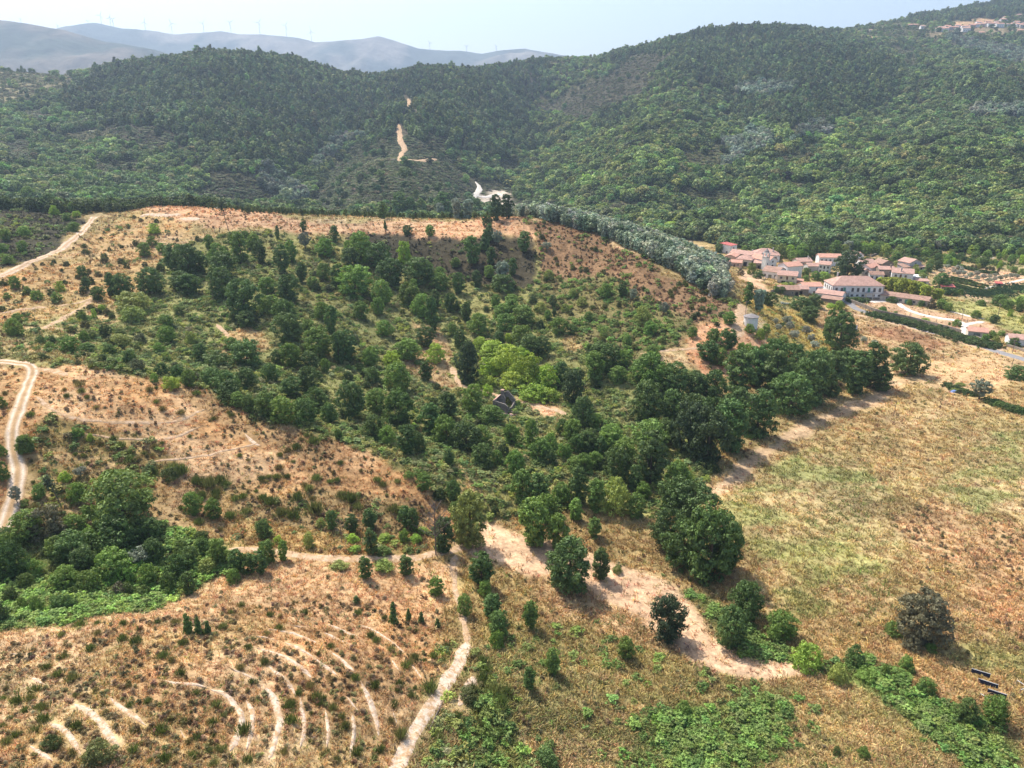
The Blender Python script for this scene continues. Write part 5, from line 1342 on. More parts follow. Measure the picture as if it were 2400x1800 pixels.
auto('leafy_shrub', 'small shrub on the dry upper left slope', 'small shrubs of the upper left slope', ['upperleft', 'upperleft2'], 60, 1.3, 3.0, [(.10, .135, .04), (.13, .13, .05), (.08, .11, .035)], SHRUBM, 460)
auto('leafy_shrub', 'small leafy shrub in the green strip of the left gully', 'small shrubs of the left gully', ['gullyleft'], 20, 1.2, 2.6, [(.10, .145, .04), (.13, .18, .05)], SHRUBM, 160)

gr = random.Random(31)
for (u0, u1, v0, v1, n) in [(1690, 1740, 566, 580, 8), (1830, 1900, 596, 610, 9), (1900, 2060, 588, 600, 16), (2060, 2180, 592, 612, 12), (2180, 2400, 596, 612, 18), (2180, 2400, 616, 636, 14), (1800, 1870, 655, 690, 6), (2110, 2180, 630, 660, 6), (2330, 2400, 720, 760, 6), (2250, 2400, 800, 812, 5)]:
    for k in range(n):
        h = gr.uniform(9, 26)
        plant(gr.uniform(u0, u1), gr.uniform(v0, v1), h, h * gr.uniform(.7, 1.1), gr.choice('mmdblm'))
bins = {}
for e, u, v, what, H in GROWTH:
    nm, lu, lv = min(LAND, key=lambda L: (L[1] - u) ** 2 + (1.5 * (L[2] - v)) ** 2)
    du, dv = u - lu, (v - lv) * 1.5
    side = ('right of' if du > 0 else 'left of') if abs(du) > abs(dv) else ('below' if dv > 0 else 'above')
    bins.setdefault((what, side, nm), []).append((math.hypot(du, dv), e))
_ones = ['', 'first', 'second', 'third', 'fourth', 'fifth', 'sixth', 'seventh', 'eighth', 'ninth', 'tenth', 'eleventh', 'twelfth', 'thirteenth', 'fourteenth', 'fifteenth', 'sixteenth', 'seventeenth', 'eighteenth', 'nineteenth', 'twentieth']
ORD = ['nearest'] + [w + ' nearest' for w in _ones[2:]] + [t + ' ' + w + ' nearest' for t in ('twenty', 'thirty', 'forty') for w in _ones[1:10]]
for (what, side, nm), lst in bins.items():
    lst.sort(key=lambda a: a[0])
    cat = 'bush' if 'broom' in what else 'shrub' if 'shrub' in what else ('olive tree' if 'olive tree' in what else ('pine' if 'pine' in what else 'tree'))
    for i, (d, e) in enumerate(lst):
        rank = '' if len(lst) == 1 else ', ' + ORD[min(i, len(ORD) - 1)]
        tag(e, f'{what} {side} the {nm}{rank}', cat, e.get('group') or 'trees and shrubs of the slopes')

# ---------------------------------------------------------------- bare and leaning trees
def bare_tree(u, v, hp, label, seed, lean=(0, 0), crown=None, n=26, name='dead_tree', spread=.30):
    p = hit(u, v)
    H = hp / pxm(p) / .9
    r = np.random.default_rng(seed)
    V, Q = [], []
    e = link(bpy.data.objects.new(name, None)); e.location = p; e.empty_display_size = .3
    tip = np.array([lean[0], lean[1], 1.0])
    tube(V, Q, (0, 0, -.04), tip * .5, .014, .010, 6)
    tube(V, Q, tip * .5, tip, .010, .003, 6)
    me = mesh_np('trunk', np.array(V) * H, np.array(Q))
    M = flat_mat('grey_dead_wood', (.15, .125, .105), (2.,), (.7,), (1.25,)) if not bpy.data.materials.get('grey_dead_wood') else bpy.data.materials['grey_dead_wood']
    me.materials.append(M)
    link(bpy.data.objects.new('trunk', me), e)
    V, Q = [], []
    for i in range(n):
        h = r.uniform(.3 if crown is None else .62, .97)
        b = tip * h
        a = r.uniform(0, 6.28)
        L = spread * (1.1 - h) * r.uniform(.5, 1.2) + .05
        t = b + np.array([math.cos(a) * L, math.sin(a) * L, L * r.uniform(.5, 1.3)])
        tube(V, Q, b, t, .0045, .0015, 3)
        for j in range(2):
            a2 = a + r.normal(0, .8)
            m_ = b + (t - b) * r.uniform(.4, .9)
            tube(V, Q, m_, m_ + np.array([math.cos(a2), math.sin(a2), 1.]) * L * .35, .004, .0015, 3)
    me = mesh_np('branches', np.array(V) * H, np.array(Q)); me.materials.append(M)
    link(bpy.data.objects.new('branches', me), e)
    if crown:
        C = tip * r.uniform(.72, 1.02, (crown, 1)) + r.normal(0, .07, (crown, 3))
        Vv, Qq, lv = leaves(r, C, r.normal(0, 1, (crown, 3)), .05, 2., .5)
        o = bpy.data.objects.new('crown', leaf_mesh('crown', Vv * H, Qq, lv, M_LEAF)); o.color = (.07, .10, .05, 1)
        link(o, e)
    tag(e, label, 'tree')
bare_tree(*tl('D2', 1555, 1110), 125, 'bare grey dead tree rising beside the rounded olive green tree', 1, n=60, spread=.34)
bare_tree(*tl('D2', 740, 1000), 58, 'small bare dead tree on the dry hill above the footpath', 2, n=24)
bare_tree(*tl('D2', 1710, 1020), 55, 'short snapped snag with orange dead twigs by the mown strip', 3, (.2, 0), n=16)
bare_tree(*tl('D1', 540, 700), 70, 'half bare leaning pine on the slope above the left gully', 4, (-.25, 0), 160, 26)
bare_tree(536, 540, 62, 'tall leaning pine with a bare trunk on the crest', 5, (-.16, 0), 150, 14, 'leaning_pine')
bare_tree(381, 496, 32, 'thin pine with a bare trunk behind the gravel pad', 6, (.02, 0), 120, 10, 'leaning_pine')
bare_tree(802, 535, 30, 'thin bare dead tree on the crest left of the track', 7, (0, 0), None, 16)
bare_tree(504, 545, 22, 'short bare stem in the scrub below the crest', 8, (0, 0), None, 6)
bare_tree(*tl('C1', 1382, 560), 55, 'thin bare trunk beside the tall dark gully trees', 9, (0, 0), None, 8)
# ---------------------------------------------------------------- buildings
M_WALL = {'white': flat_mat('white_render', (.78, .77, .75), (.6, 3.), (.86, .93), (1.05, 1.04)), 'cream': flat_mat('cream_render', (.62, .54, .44), (.6, 3.), (.8, .9), (1.08, 1.06)),
          'stone': flat_mat('grey_brown_stone', (.27, .225, .18), (1.2, 4.), (.65, .75), (1.3, 1.2), .9, 4.), 'pink': flat_mat('pink_render', (.62, .43, .35), (.6, 3.), (.85, .9), (1.08, 1.05)),
          'grey': flat_mat('grey_render', (.50, .48, .46), (.6, 3.), (.82, .9), (1.08, 1.05)), 'green': flat_mat('ivy_green_wall', (.06, .10, .04), (2., 6.), (.6, .7), (1.4, 1.3))}
M_ROOF = {'red': flat_mat('clay_tile', (.45, .28, .225), (.5, 2.5), (.78, .85), (1.15, 1.12), .85, 6.), 'bright': flat_mat('new_clay_tile', (.53, .29, .215), (.5, 2.5), (.85, .9), (1.1, 1.1), .85, 6.),
          'brown': flat_mat('old_clay_tile', (.36, .225, .17), (.5, 2.5), (.7, .8), (1.2, 1.15), .85, 6.), 'dark': flat_mat('dark_sheet', (.10, .10, .11), (.5,), (.85,), (1.1,), .6), 'grey': flat_mat('grey_slate', (.24, .22, .215), (1.,), (.8,), (1.15,)),
          'white': flat_mat('white_sheet', (.75, .75, .74), (1.,), (.9,), (1.05,), .5), 'redsheet': flat_mat('red_sheet', (.45, .12, .10), (1.,), (.85,), (1.1,), .6)}
M_PANE, _nt, _b = mat('window_glass'); _b.inputs['Base Color'].default_value = (.05, .055, .065, 1); _b.inputs['Roughness'].default_value = .15
M_FRAME = flat_mat('stone_window_frame', (.42, .38, .35), (2.,), (.85,), (1.1,))
M_DOOR = {'brown': flat_mat('brown_door', (.13, .07, .045), (2.,), (.8,), (1.2,)), 'green': flat_mat('green_door', (.10, .27, .20), (2.,), (.85,), (1.1,)), 'dark': flat_mat('doorway_shade_panel', (.025, .022, .02), (2.,), (.8,), (1.2,)), 'grey': flat_mat('grey_door', (.20, .21, .17), (2.,), (.85,), (1.1,))}  # 'dark' is a solid near-black panel: doorway shade put into its colour
M_WOOD = flat_mat('weathered_wood', (.22, .17, .13), (3.,), (.7,), (1.25,))
M_IRON = flat_mat('dark_iron', (.05, .05, .055), (3.,), (.8,), (1.2,), .5)

BOXQ = [(0, 3, 2, 1), (4, 5, 6, 7), (0, 1, 5, 4), (1, 2, 6, 5), (2, 3, 7, 6), (3, 0, 4, 7)]
class MB:
    def __init__(s): s.V, s.Fc = [], []
    def box(s, x0, x1, y0, y1, z0, z1):
        n = len(s.V)
        s.V += [(x0, y0, z0), (x1, y0, z0), (x1, y1, z0), (x0, y1, z0), (x0, y0, z1), (x1, y0, z1), (x1, y1, z1), (x0, y1, z1)]
        s.Fc += [tuple(n + i for i in q) for q in BOXQ]; return s
    def poly(s, pts, faces):
        n = len(s.V); s.V += [tuple(p) for p in pts]; s.Fc += [tuple(n + i for i in f) for f in faces]; return s
    def tube(s, p0, p1, r0, r1=None, k=6):
        V, Q = [], []
        tube(V, Q, p0, p1, r0, r1 if r1 is not None else r0, k)
        n = len(s.V); s.V += [tuple(map(float, v)) for v in V]; s.Fc += [tuple(n + i for i in q) for q in Q]
        s.Fc += [tuple(n + i for i in range(k))[::-1], tuple(n + k + i for i in range(k))]; return s
    def build(s, name, m, parent=None, label=None):
        me = bpy.data.meshes.new(name); me.from_pydata(s.V, [], s.Fc); me.materials.append(m)
        bm = bmesh.new(); bm.from_mesh(me); bmesh.ops.recalc_face_normals(bm, faces=bm.faces); bm.to_mesh(me); bm.free()
        o = link(bpy.data.objects.new(name, me), parent)
        if label: o['label'] = label
        return o

def empty(name, p, rot=0):
    e = link(bpy.data.objects.new(name, None)); e.location = p; e.rotation_euler = (0, 0, math.radians(rot)); e.empty_display_size = .5
    return e

def roof_mesh(kind, x0, x1, y0, y1, h, rh, ov, ridge):
    a, b, c, d = x0 - ov, x1 + ov, y0 - ov, y1 + ov
    t = .18
    m = MB()
    if kind == 'hip':
        L, W = b - a, d - c
        if L >= W:
            r = [((a + W / 2), (c + d) / 2), ((b - W / 2), (c + d) / 2)]
        else:
            r = [((a + b) / 2, c + L / 2), ((a + b) / 2, d - L / 2)]
        P_ = [(a, c, h), (b, c, h), (b, d, h), (a, d, h), (r[0][0], r[0][1], h + rh), (r[1][0], r[1][1], h + rh)]
        P_ += [(x, y, z - t) for x, y, z in P_[:4]]
        fs = [(0, 1, 5, 4), (2, 3, 4, 5), (1, 2, 5), (3, 0, 4)] if L >= W else [(0, 1, 4), (2, 3, 5), (1, 2, 5, 4), (3, 0, 4, 5)]
        m.poly(P_, fs + [(0, 6, 7, 1), (1, 7, 8, 2), (2, 8, 9, 3), (3, 9, 6, 0), (6, 9, 8, 7)])
    elif kind == 'gable':
        if ridge == 'x':
            P_ = [(a, c, h), (b, c, h), (b, d, h), (a, d, h), (a, (c + d) / 2, h + rh), (b, (c + d) / 2, h + rh)]
            fs = [(0, 1, 5, 4), (2, 3, 4, 5)]
            Pl = [(x, y, z - t) for x, y, z in P_]
            m.poly(P_ + Pl, fs + [(6, 10, 11, 7), (8, 11, 10, 9), (0, 6, 7, 1), (2, 8, 9, 3), (0, 4, 10, 6), (4, 3, 9, 10), (1, 7, 11, 5), (5, 11, 8, 2)])
        else:
            P_ = [(a, c, h), (b, c, h), (b, d, h), (a, d, h), ((a + b) / 2, c, h + rh), ((a + b) / 2, d, h + rh)]
            Pl = [(x, y, z - t) for x, y, z in P_]
            m.poly(P_ + Pl, [(0, 4, 5, 3), (1, 2, 5, 4), (6, 9, 11, 10), (7, 10, 11, 8), (0, 3, 9, 6), (1, 7, 8, 2), (0, 6, 10, 4), (4, 10, 7, 1), (3, 5, 11, 9), (5, 2, 8, 11)])
    else:   # shed: falls to the front
        P_ = [(a, c, h), (b, c, h), (b, d, h + rh), (a, d, h + rh)]
        Pl = [(x, y, z - t) for x, y, z in P_]
        m.poly(P_ + Pl, [(0, 1, 2, 3), (4, 7, 6, 5), (0, 4, 5, 1), (1, 5, 6, 2), (2, 6, 7, 3), (3, 7, 4, 0)])
    return m

def opening(e, face, pos, z, w, h, dims, kind='window', m=None, frame=True):
    """face f(ront) b(ack) l(eft) r(ight); pos along the face"""
    x0, x1, y0, y1 = dims
    def put(mb_, a0, a1, d0, d1, z0, z1):
        if face == 'f': mb_.box(a0, a1, y0 - d1, y0 - d0, z0, z1)
        elif face == 'b': mb_.box(a0, a1, y1 + d0, y1 + d1, z0, z1)
        elif face == 'l': mb_.box(x0 - d1, x0 - d0, a0, a1, z0, z1)
        else: mb_.box(x1 + d0, x1 + d1, a0, a1, z0, z1)
        return mb_
    if kind == 'window':
        o = put(MB(), pos - w / 2, pos + w / 2, -.06, .03, z, z + h).build('window', m or M_PANE, e)
        if frame:
            f = MB(); q = .16
            put(f, pos - w / 2 - q, pos - w / 2, -.05, .09, z - q, z + h + q); put(f, pos + w / 2, pos + w / 2 + q, -.05, .09, z - q, z + h + q)
            put(f, pos - w / 2, pos + w / 2, -.05, .085, z + h, z + h + q); put(f, pos - w / 2, pos + w / 2, -.05, .12, z - q, z)
            put(f, pos - .04, pos + .04, -.05, .06, z, z + h)
            f.build('frame', M_FRAME, o)
    else:
        o = put(MB(), pos - w / 2, pos + w / 2, -.06, .05, z, z + h).build('door', m or M_DOOR['brown'], e)
        put(MB(), pos + w * .3, pos + w * .3 + .08, .05, .1, z + h * .45, z + h * .52).build('handle', M_IRON, o)
    return o

HOUSES = []
def house(label, t, x, y, w, d, h, rot=0, roof='gable', rh=2.0, ridge='x', wall='white', rc='red', wins=(), doors=(), chimney=None, name='house', cat='house', ov=.45, group=None, base=None, u=None, frames=True):
    p = hit(*tl(t, x, y)) if t else hit(x, y)
    e = empty(name, p, rot)
    x0, x1, y0, y1 = -w / 2, w / 2, 0, d
    m = MB()
    top = h - .02
    zb = -2.5
    if roof == 'gable' and ridge == 'x':
        ym = (y0 + y1) / 2
        V = [(x0, y0, zb), (x1, y0, zb), (x1, y1, zb), (x0, y1, zb), (x0, y0, top), (x1, y0, top), (x1, y1, top), (x0, y1, top), (x0, ym, top + rh - .22), (x1, ym, top + rh - .22)]
        m.poly(V, [(0, 1, 5, 4), (2, 3, 7, 6), (1, 2, 6, 9, 5), (3, 0, 4, 8, 7), (0, 3, 2, 1)])
    elif roof == 'gable':
        V = [(x0, y0, zb), (x1, y0, zb), (x1, y1, zb), (x0, y1, zb), (x0, y0, top), (x1, y0, top), (x1, y1, top), (x0, y1, top), (0, y0, top + rh - .22), (0, y1, top + rh - .22)]
        m.poly(V, [(0, 1, 5, 8, 4), (2, 3, 7, 9, 6), (1, 2, 6, 5), (3, 0, 4, 7), (0, 3, 2, 1)])
    elif roof == 'shed':
        V = [(x0, y0, zb), (x1, y0, zb), (x1, y1, zb), (x0, y1, zb), (x0, y0, top - .05), (x1, y0, top - .05), (x1, y1, top + rh - .25), (x0, y1, top + rh - .25)]
        m.poly(V, [tuple(q) for q in BOXQ])
    else:
        m.box(x0, x1, y0, y1, zb, top - .03)
    m.build('wall', M_WALL[wall], e)
    ro = roof_mesh(roof, x0, x1, y0, y1, h, rh, ov, ridge).build('roof', M_ROOF[rc], e)
    if chimney:
        cx, cy = chimney
        MB().box(cx - .35, cx + .35, cy - .35, cy + .35, h, h + rh + 1.0).box(cx - .45, cx + .45, cy - .45, cy + .45, h + rh + 1.0, h + rh + 1.15).build('chimney', M_WALL['grey'] if wall != 'stone' else M_WALL['stone'], ro)
    dims = (x0, x1, y0, y1)
    for (fc, pos, z, ww, hh) in wins: opening(e, fc, pos, z, ww, hh, dims, frame=frames)
    for dd in doors: opening(e, dd[0], dd[1], dd[2], dd[3], dd[4], dims, 'door', M_DOOR[dd[5]] if len(dd) > 5 else None)
    tag(e, label, cat, group)
    HOUSES.append((p, max(w, d)))
    return e, dims

def row(face, n, L, z, w, h, off=0.):
    return [(face, off + (i + .5) / n * L - L / 2, z, w, h) for i in range(n)]
def rowd(face, n, D, z, w, h):
    return [(face, (i + .5) / n * D, z, w, h) for i in range(n)]

G = 'houses of the village'
# the manor
e, dm = house('long white two storey manor with hipped red roof and nine bays', 'V4', 1090, 885, 31, 15, 8.2, -3, 'hip', 4.6, wall='white', rc='red', name='manor_house',
      wins=[w for i, w in enumerate(row('f', 9, 29.5, 4.4, 1.25, 2.2)) if i not in (2, 6)] + [w for i, w in enumerate(row('f', 9, 29.5, 1.5, 1.2, 1.1)) if i not in (2, 6)] + rowd('l', 4, 14, 4.4, 1.2, 2.2) + rowd('l', 4, 14, 1.4, 1.1, 1.1) + rowd('r', 4, 14, 4.4, 1.2, 2.2),
      doors=[('f', -8.2, 4.0, 1.5, 2.9, 'green'), ('f', 6.55, 4.0, 1.5, 2.9, 'green')], chimney=(-9, 12), group=G)
MB().box(-15.56, 15.56, -.09, .0 - .004, 3.45, 3.75).build('string_course', M_FRAME, e)
MB().box(-15.58, 15.58, -.12, -.004, -2, 1.0).build('stone_plinth', M_WALL['stone'], e)
for sx in (-15.2, 15.2): MB().box(sx - .35, sx + .35, -.085, -.003, 1.02, 8.0).build('corner_quoin', M_FRAME, e)
for cx in (-8.2, 6.55):
    b_ = MB().box(cx - 2.4, cx + 2.4, -2.4, -.13, 3.76, 4.0).build('balcony', M_WALL['grey'], e)
    r_ = MB()
    for i in range(13): r_.box(cx - 2.35 + i * .385, cx - 2.29 + i * .385, -2.36, -2.30, 4.0, 5.0)
    r_.box(cx - 2.4, cx + 2.4, -2.38, -2.28, 5.0, 5.1); r_.build('railing', M_IRON, b_)
    for s in (-2.1, 2.1): MB().box(cx + s - .28, cx + s + .28, -2.2, -1.65, -2, 3.75).build('pillar', M_WALL['cream'], b_)
house('lean barn with two pale tiled slopes against the manor end', 'V1', 1440, 800, 15, 9, 4.0, -38, 'gable', 1.8, rc='red', wall='white', wins=[('r', 3, 1.2, 1, 1.2)], doors=[('r', 6, 0, 1.6, 2.1, 'brown')], name='barn', cat='barn', group=G)
house('low white storehouse roofed in brown tile below the manor barn', 'V1', 1470, 835, 11, 4.5, 2.6, -38, 'shed', 1.0, rc='brown', wall='stone', name='barn', cat='barn', group=G)
house('long low cream barn with green door in front of the bamboo', 'V2', 640, 838, 27, 7.5, 3.6, -40, 'gable', 2.0, rc='brown', wall='cream', wins=[('f', -9, 1.4, 1.4, 1.2), ('f', -1.5, 1.2, 1.4, 1.4), ('f', 6, 1.3, 1.2, 1.2)], doors=[('f', 2.0, 0, 2.4, 2.8, 'green')], name='barn', cat='barn', group=G)
house('small stone shed with grey garage door by the roadside', 'V2', 1600, 1282, 8.5, 6, 3.3, -22, 'gable', 1.7, rc='bright', wall='cream', doors=[('f', -.3, 0, 3.0, 2.5, 'grey')], wins=[('r', 3, 1.2, .8, .8)], name='shed', cat='shed', group=G)
house('white cottage at the right edge beside the asphalt road', 'V2', 2195, 1395, 12, 8, 3.6, -20, 'gable', 1.6, rc='red', wall='white', wins=[('f', -3, 1.1, 1.1, 1.2), ('f', 1, 1.1, 1.1, 1.2)], doors=[('f', 4, 0, 1, 2.1)], group=G)
house('white low cabin with brown roof behind the back gardens', 'V2', 900, 195, 10, 6, 2.8, 0, 'gable', 1.5, rc='brown', wall='white', wins=[('f', -2, 1, 1.4, 1.0)], doors=[('f', 2, 0, 1, 2)], name='cabin', cat='shed', group=G)
house('low red roofed shelter beside the dark vegetable plot', 'V2', 1225, 660, 7.5, 5, 2.1, -12, 'shed', .9, rc='redsheet', wall='stone', doors=[('f', 0, 0, 2, 1.7, 'dark')], name='shed', cat='shed', group=G)
house('tiny red roofed hut at the corner of the vegetable plot', 'V2', 1885, 612, 3.6, 3, 1.9, -15, 'shed', .6, rc='redsheet', wall='stone', doors=[('f', 0, 0, 1, 1.6, 'dark')], name='hut', cat='shed', group=G)
# left cluster
house('boxy white house with flat red roof at the far left of the village', 'V3', 420, 290, 9, 10, 7.5, 40, 'shed', .9, rc='redsheet', wall='white', wins=[('l', 3, 1.2, 1.2, 1.5), ('l', 7, 4.4, 1.1, 1.3), ('f', 0, 4.4, 1.2, 1.3)], group=G)
house('long pale roofed house behind the church square', 'V3', 700, 440, 24, 9, 4.6, -42, 'gable', 2.3, rc='red', wall='cream', wins=row('f', 5, 22, 1.4, 1.1, 1.4), chimney=(4, 5), group=G)
house('wide house with broad hipped roof just behind the church tower', 'V3', 1260, 485, 20, 15, 5.4, -14, 'hip', 4.0, rc='red', wall='white', wins=row('f', 5, 18, 2.4, 1.1, 1.5), chimney=(5, 4), group=G)
house('pyramid roofed house with large dark doorway left of the church', 'V3', 690, 600, 11, 11, 5.2, -28, 'hip', 3.2, rc='red', wall='cream', doors=[('f', 1.0, 0, 2.6, 3.4, 'dark')], wins=[('f', -3, 1.6, 1.1, 1.4), ('f', 4.2, 1.4, 1, 1.3)], group=G)
house('low pink walled house beside the mimosa wood', 'V3', 450, 610, 10, 7, 3.2, -20, 'gable', 1.6, rc='bright', wall='pink', wins=[('f', -3, 1, 1, 1.1), ('f', 2.6, 1, 1, 1.1)], doors=[('f', 0, 0, 1.1, 2.1)], group=G)
house('narrow pink courtyard house behind the low pink one', 'V3', 340, 460, 8, 12, 3.4, -30, 'gable', 1.6, 'y', rc='bright', wall='pink', wins=[('f', 0, 1, 1, 1.2)], group=G)
house('grey stone annex with red lean roof against the church tower', 'V3', 1080, 660, 7, 8, 4.2, -10, 'shed', 1.3, rc='red', wall='stone', doors=[('f', 0, 0, 1.4, 2.3, 'dark')], group=G)
e, dm = house('white village church with gabled nave and domed bell tower', 'V3', 1430, 660, 9, 17, 6.2, 32, 'gable', 2.8, 'y', rc='bright', wall='white', doors=[('f', 0, 0, 1.7, 3.0, 'dark')], wins=[('f', 0, 4.6, 1.2, 1.2), ('l', 4, 3, .9, 1.8), ('l', 9, 3, .9, 1.8), ('l', 14, 3, .9, 1.8)], name='church', cat='church')
tx, ty = -6.6, 1.2
tw = MB().box(tx - 1.9, tx + 1.9, ty - 1.9, ty + 1.9, -2.5, 9.0).build('bell_tower', M_WALL['white'], e)
MB().box(tx - 2.1, tx + 2.1, ty - 2.1, ty + 2.1, 9.0, 9.35).build('cornice', M_FRAME, tw)
bl = MB()
for sx in (-1.55, 1.55):
    for sy in (-1.55, 1.55): bl.box(tx + sx - .32, tx + sx + .32, ty + sy - .32, ty + sy + .32, 9.35, 12.0)
bl.box(tx - 1.9, tx + 1.9, ty - 1.9, ty + 1.9, 12.0, 12.5).build('belfry', M_WALL['white'], tw)
MB().tube((tx, ty, 10.0), (tx, ty, 11.2), .7, .35, 8).build('bell', M_IRON, tw)
dm_ = MB(); rings = [(12.5, 1.9), (13.2, 1.75), (13.9, 1.3), (14.5, .7), (15.2, .22)]
for (z0, r0), (z1, r1) in zip(rings[:-1], rings[1:]): dm_.tube((tx, ty, z0), (tx, ty, z1), r0, r1, 8)
dm_.build('dome', M_ROOF['grey'], tw)
MB().box(tx - .06, tx + .06, ty - .06, ty + .06, 15.1, 16.5).box(tx - .4, tx + .4, ty - .05, ty + .05, 15.8, 15.95).build('cross', M_IRON, tw)
MB().box(tx - .4, tx + .4, ty - 1.96, ty - 1.85, 3.5, 4.8).build('window', M_PANE, tw)
MB().box(tx - .4, tx + .4, ty - 1.96, ty - 1.85, .1, 2.3).build('door', M_DOOR['brown'], tw)
house('white house with broad brown roof facing the sandy yard', 'V3', 1370, 905, 11, 13, 4.6, -40, 'gable', 2.6, rc='brown', wall='white', wins=[('f', -3.5, 1, 1.1, 1.5), ('f', 3.6, 1, 1.1, 1.5)], doors=[('f', 0, 0, 2.4, 2.4, 'grey')], group=G)
house('tall white house with large blank wall behind the yard', 'V3', 2000, 890, 13, 10, 8.0, 22, 'gable', 2.2, rc='bright', wall='white', wins=[('l', 3, 5, 1, 1.4)], group=G)
e, dm = house('house with wooden balcony at the corner of the sandy yard', 'V3', 1800, 1070, 12, 9, 6.0, -22, 'gable', 2.3, rc='red', wall='cream', wins=[('f', -3.6, 3.6, 1.2, 1.3), ('f', 3.6, 3.6, 1.2, 1.3), ('l', 2.4, 3.4, 1.2, 1.4), ('l', 6.2, 3.4, 1.2, 1.4)], doors=[('f', 0, 3.2, 1.1, 2.1), ('f', -2, 0, 2.4, 2.3, 'dark')], group=G)
bq = MB().box(-7.6, -6.03, .3, 8.7, 2.9, 3.1).build('balcony', M_WOOD, e)
for yy in (.4, 4.5, 8.5): MB().box(-7.55, -7.4, yy, yy + .15, -2, 2.9).build('post', M_WOOD, bq)
MB().box(-7.58, -7.5, .3, 8.7, 3.9, 4.0).box(-7.57, -7.51, .3, 8.7, 3.1, 3.15).build('railing', M_WOOD, bq)
house('small tile roofed hut below the house with the balcony', 'V3', 2105, 1080, 5.5, 5, 2.6, -20, 'gable', 1.2, rc='bright', wall='stone', doors=[('f', 0, 0, 1.1, 1.9)], name='hut', cat='shed', group=G)
house('old stone house with sagging brown roof below the yard', 'V1', 930, 735, 12, 8, 3.6, -6, 'gable', 1.9, rc='brown', wall='stone', wins=[('f', 2, 1.2, 1, 1.1)], doors=[('f', 4.5, 0, 1.6, 2.2, 'dark')], group=G)
house('little stone house joined right of the old stone house', 'V1', 1105, 725, 7, 8, 3.6, -6, 'gable', 1.7, rc='red', wall='stone', doors=[('f', -1, 0, 2, 2.3, 'dark')], group=G)
e, dm = house('white house with flat white terrace left of the manor', 'V1', 1235, 718, 12, 9, 5.0, 4, 'gable', 1.8, rc='bright', wall='white', wins=[('f', -3, 1.2, .7, .7), ('f', 3, 3, 1.6, 1.2)], doors=[('f', 1, 0, 1.1, 2.1)], group=G)
MB().box(2.5, 7.8, -.9, 5, 4.2, 4.4).build('terrace', M_ROOF['white'], e)
# middle cluster
house('cream house with red roof at the left of the middle cluster', 'V4', 190, 360, 11, 9, 5.0, 8, 'gable', 2.1, rc='red', wall='cream', wins=row('f', 4, 10, 2.6, 1, 1.4), chimney=(4, 4), group=G)
house('grey walled house with pale red roof in the middle cluster', 'V4', 350, 428, 9, 8, 4.4, 2, 'gable', 1.8, rc='red', wall='grey', wins=[('f', -3, 1.4, .9, 1.2)], group=G)
house('white two storey house with three upper windows left of the huge tree', 'V4', 515, 450, 7.5, 8.5, 6.4, -30, 'gable', 1.9, 'y' if False else 'x', rc='red', wall='white', wins=[('f', -2.4, 3.9, 1, 1.3), ('f', 2.4, 3.9, 1, 1.3), ('f', -2.4, 1, 1, 1.4), ('f', 2.4, 1, 1, 1.4), ('r', 3, 4, .9, 1.1), ('r', 6, 1.5, .9, 1.1)], doors=[('f', 0, 3.3, 1, 2.1, 'dark'), ('f', 0, 0, 1.1, 2.1, 'dark')], group=G)
house('long white house with bright roof behind the middle cluster', 'V4', 620, 320, 16, 9, 6.4, -6, 'gable', 2.2, rc='bright', wall='white', wins=row('f', 5, 15, 3.6, 1, 1.3), group=G)
house('pale blue white gable house right behind the huge tree', 'V4', 1125, 285, 7.5, 9.5, 6.6, 22, 'gable', 2.4, 'y', rc='red', wall='white', wins=[('f', -.6, 5.6, .9, 1.1), ('f', 1.6, 1.5, 1, 1.3)], group=G)
house('white cottage with broad roof right of the huge tree', 'V4', 1265, 365, 9.5, 9, 4.2, -4, 'gable', 2.3, rc='red', wall='white', wins=[('f', -2.5, 1.4, 1, 1.2), ('f', 2.5, 1.4, 1, 1.2)], doors=[('f', 0, 0, 1.1, 2.1)], group=G)
house('white house with salmon roof beside the huge tree', 'V4', 1390, 480, 12, 8, 5.8, 34, 'gable', 2.0, rc='bright', wall='white', wins=[('l', 2, 3.6, 1.1, 1.3), ('l', 5.6, 1, 1.2, 1.2), ('f', 2, 3.4, 1, 1.2)], group=G)
house('narrow cream gable house at the foot of the huge tree', 'V4', 1235, 525, 6.5, 10, 4.6, 14, 'gable', 1.9, 'y', rc='red', wall='cream', wins=[('f', 0, 2.6, .9, 1.2)], group=G)
house('low white house with open doorways above the bamboo', 'V4', 1430, 560, 9, 7, 3.6, -8, 'gable', 1.9, rc='brown', wall='white', doors=[('f', -3, 0, 1.3, 2.4, 'dark'), ('f', 0, 0, 1.3, 2.4, 'dark'), ('f', 2.8, 0, 1.3, 2.4, 'dark')], group=G)
house('tall brown stone house with pale roof above the bamboo', 'V4', 1590, 540, 10, 9, 6.4, -10, 'gable', 1.7, rc='red', wall='stone', wins=[('f', -2.4, 3.8, 1.1, 1.3), ('f', 2.2, 3.8, 1.1, 1.3), ('r', 4, 3.6, 1, 1.2)], doors=[('f', 0, 0, 1.6, 2.4, 'dark')], chimney=(3, 3), group=G)
house('white house with wide red roof and chimney at the bamboo end', 'V4', 1860, 600, 13, 10.5, 6.2, -24, 'gable', 2.5, rc='red', wall='white', wins=[('f', -4, 3.4, 1.2, 1.4), ('f', 2, 3.4, 1.2, 1.4), ('r', 3, 3.4, 1.1, 1.4), ('r', 7, 3.4, 1.1, 1.4), ('r', 5, .9, 1.1, 1.3)], doors=[('f', -1, 3, 1.2, 2.2), ('r', 8, 0, 1.2, 2.2)], chimney=(-1, 1.5), group=G)
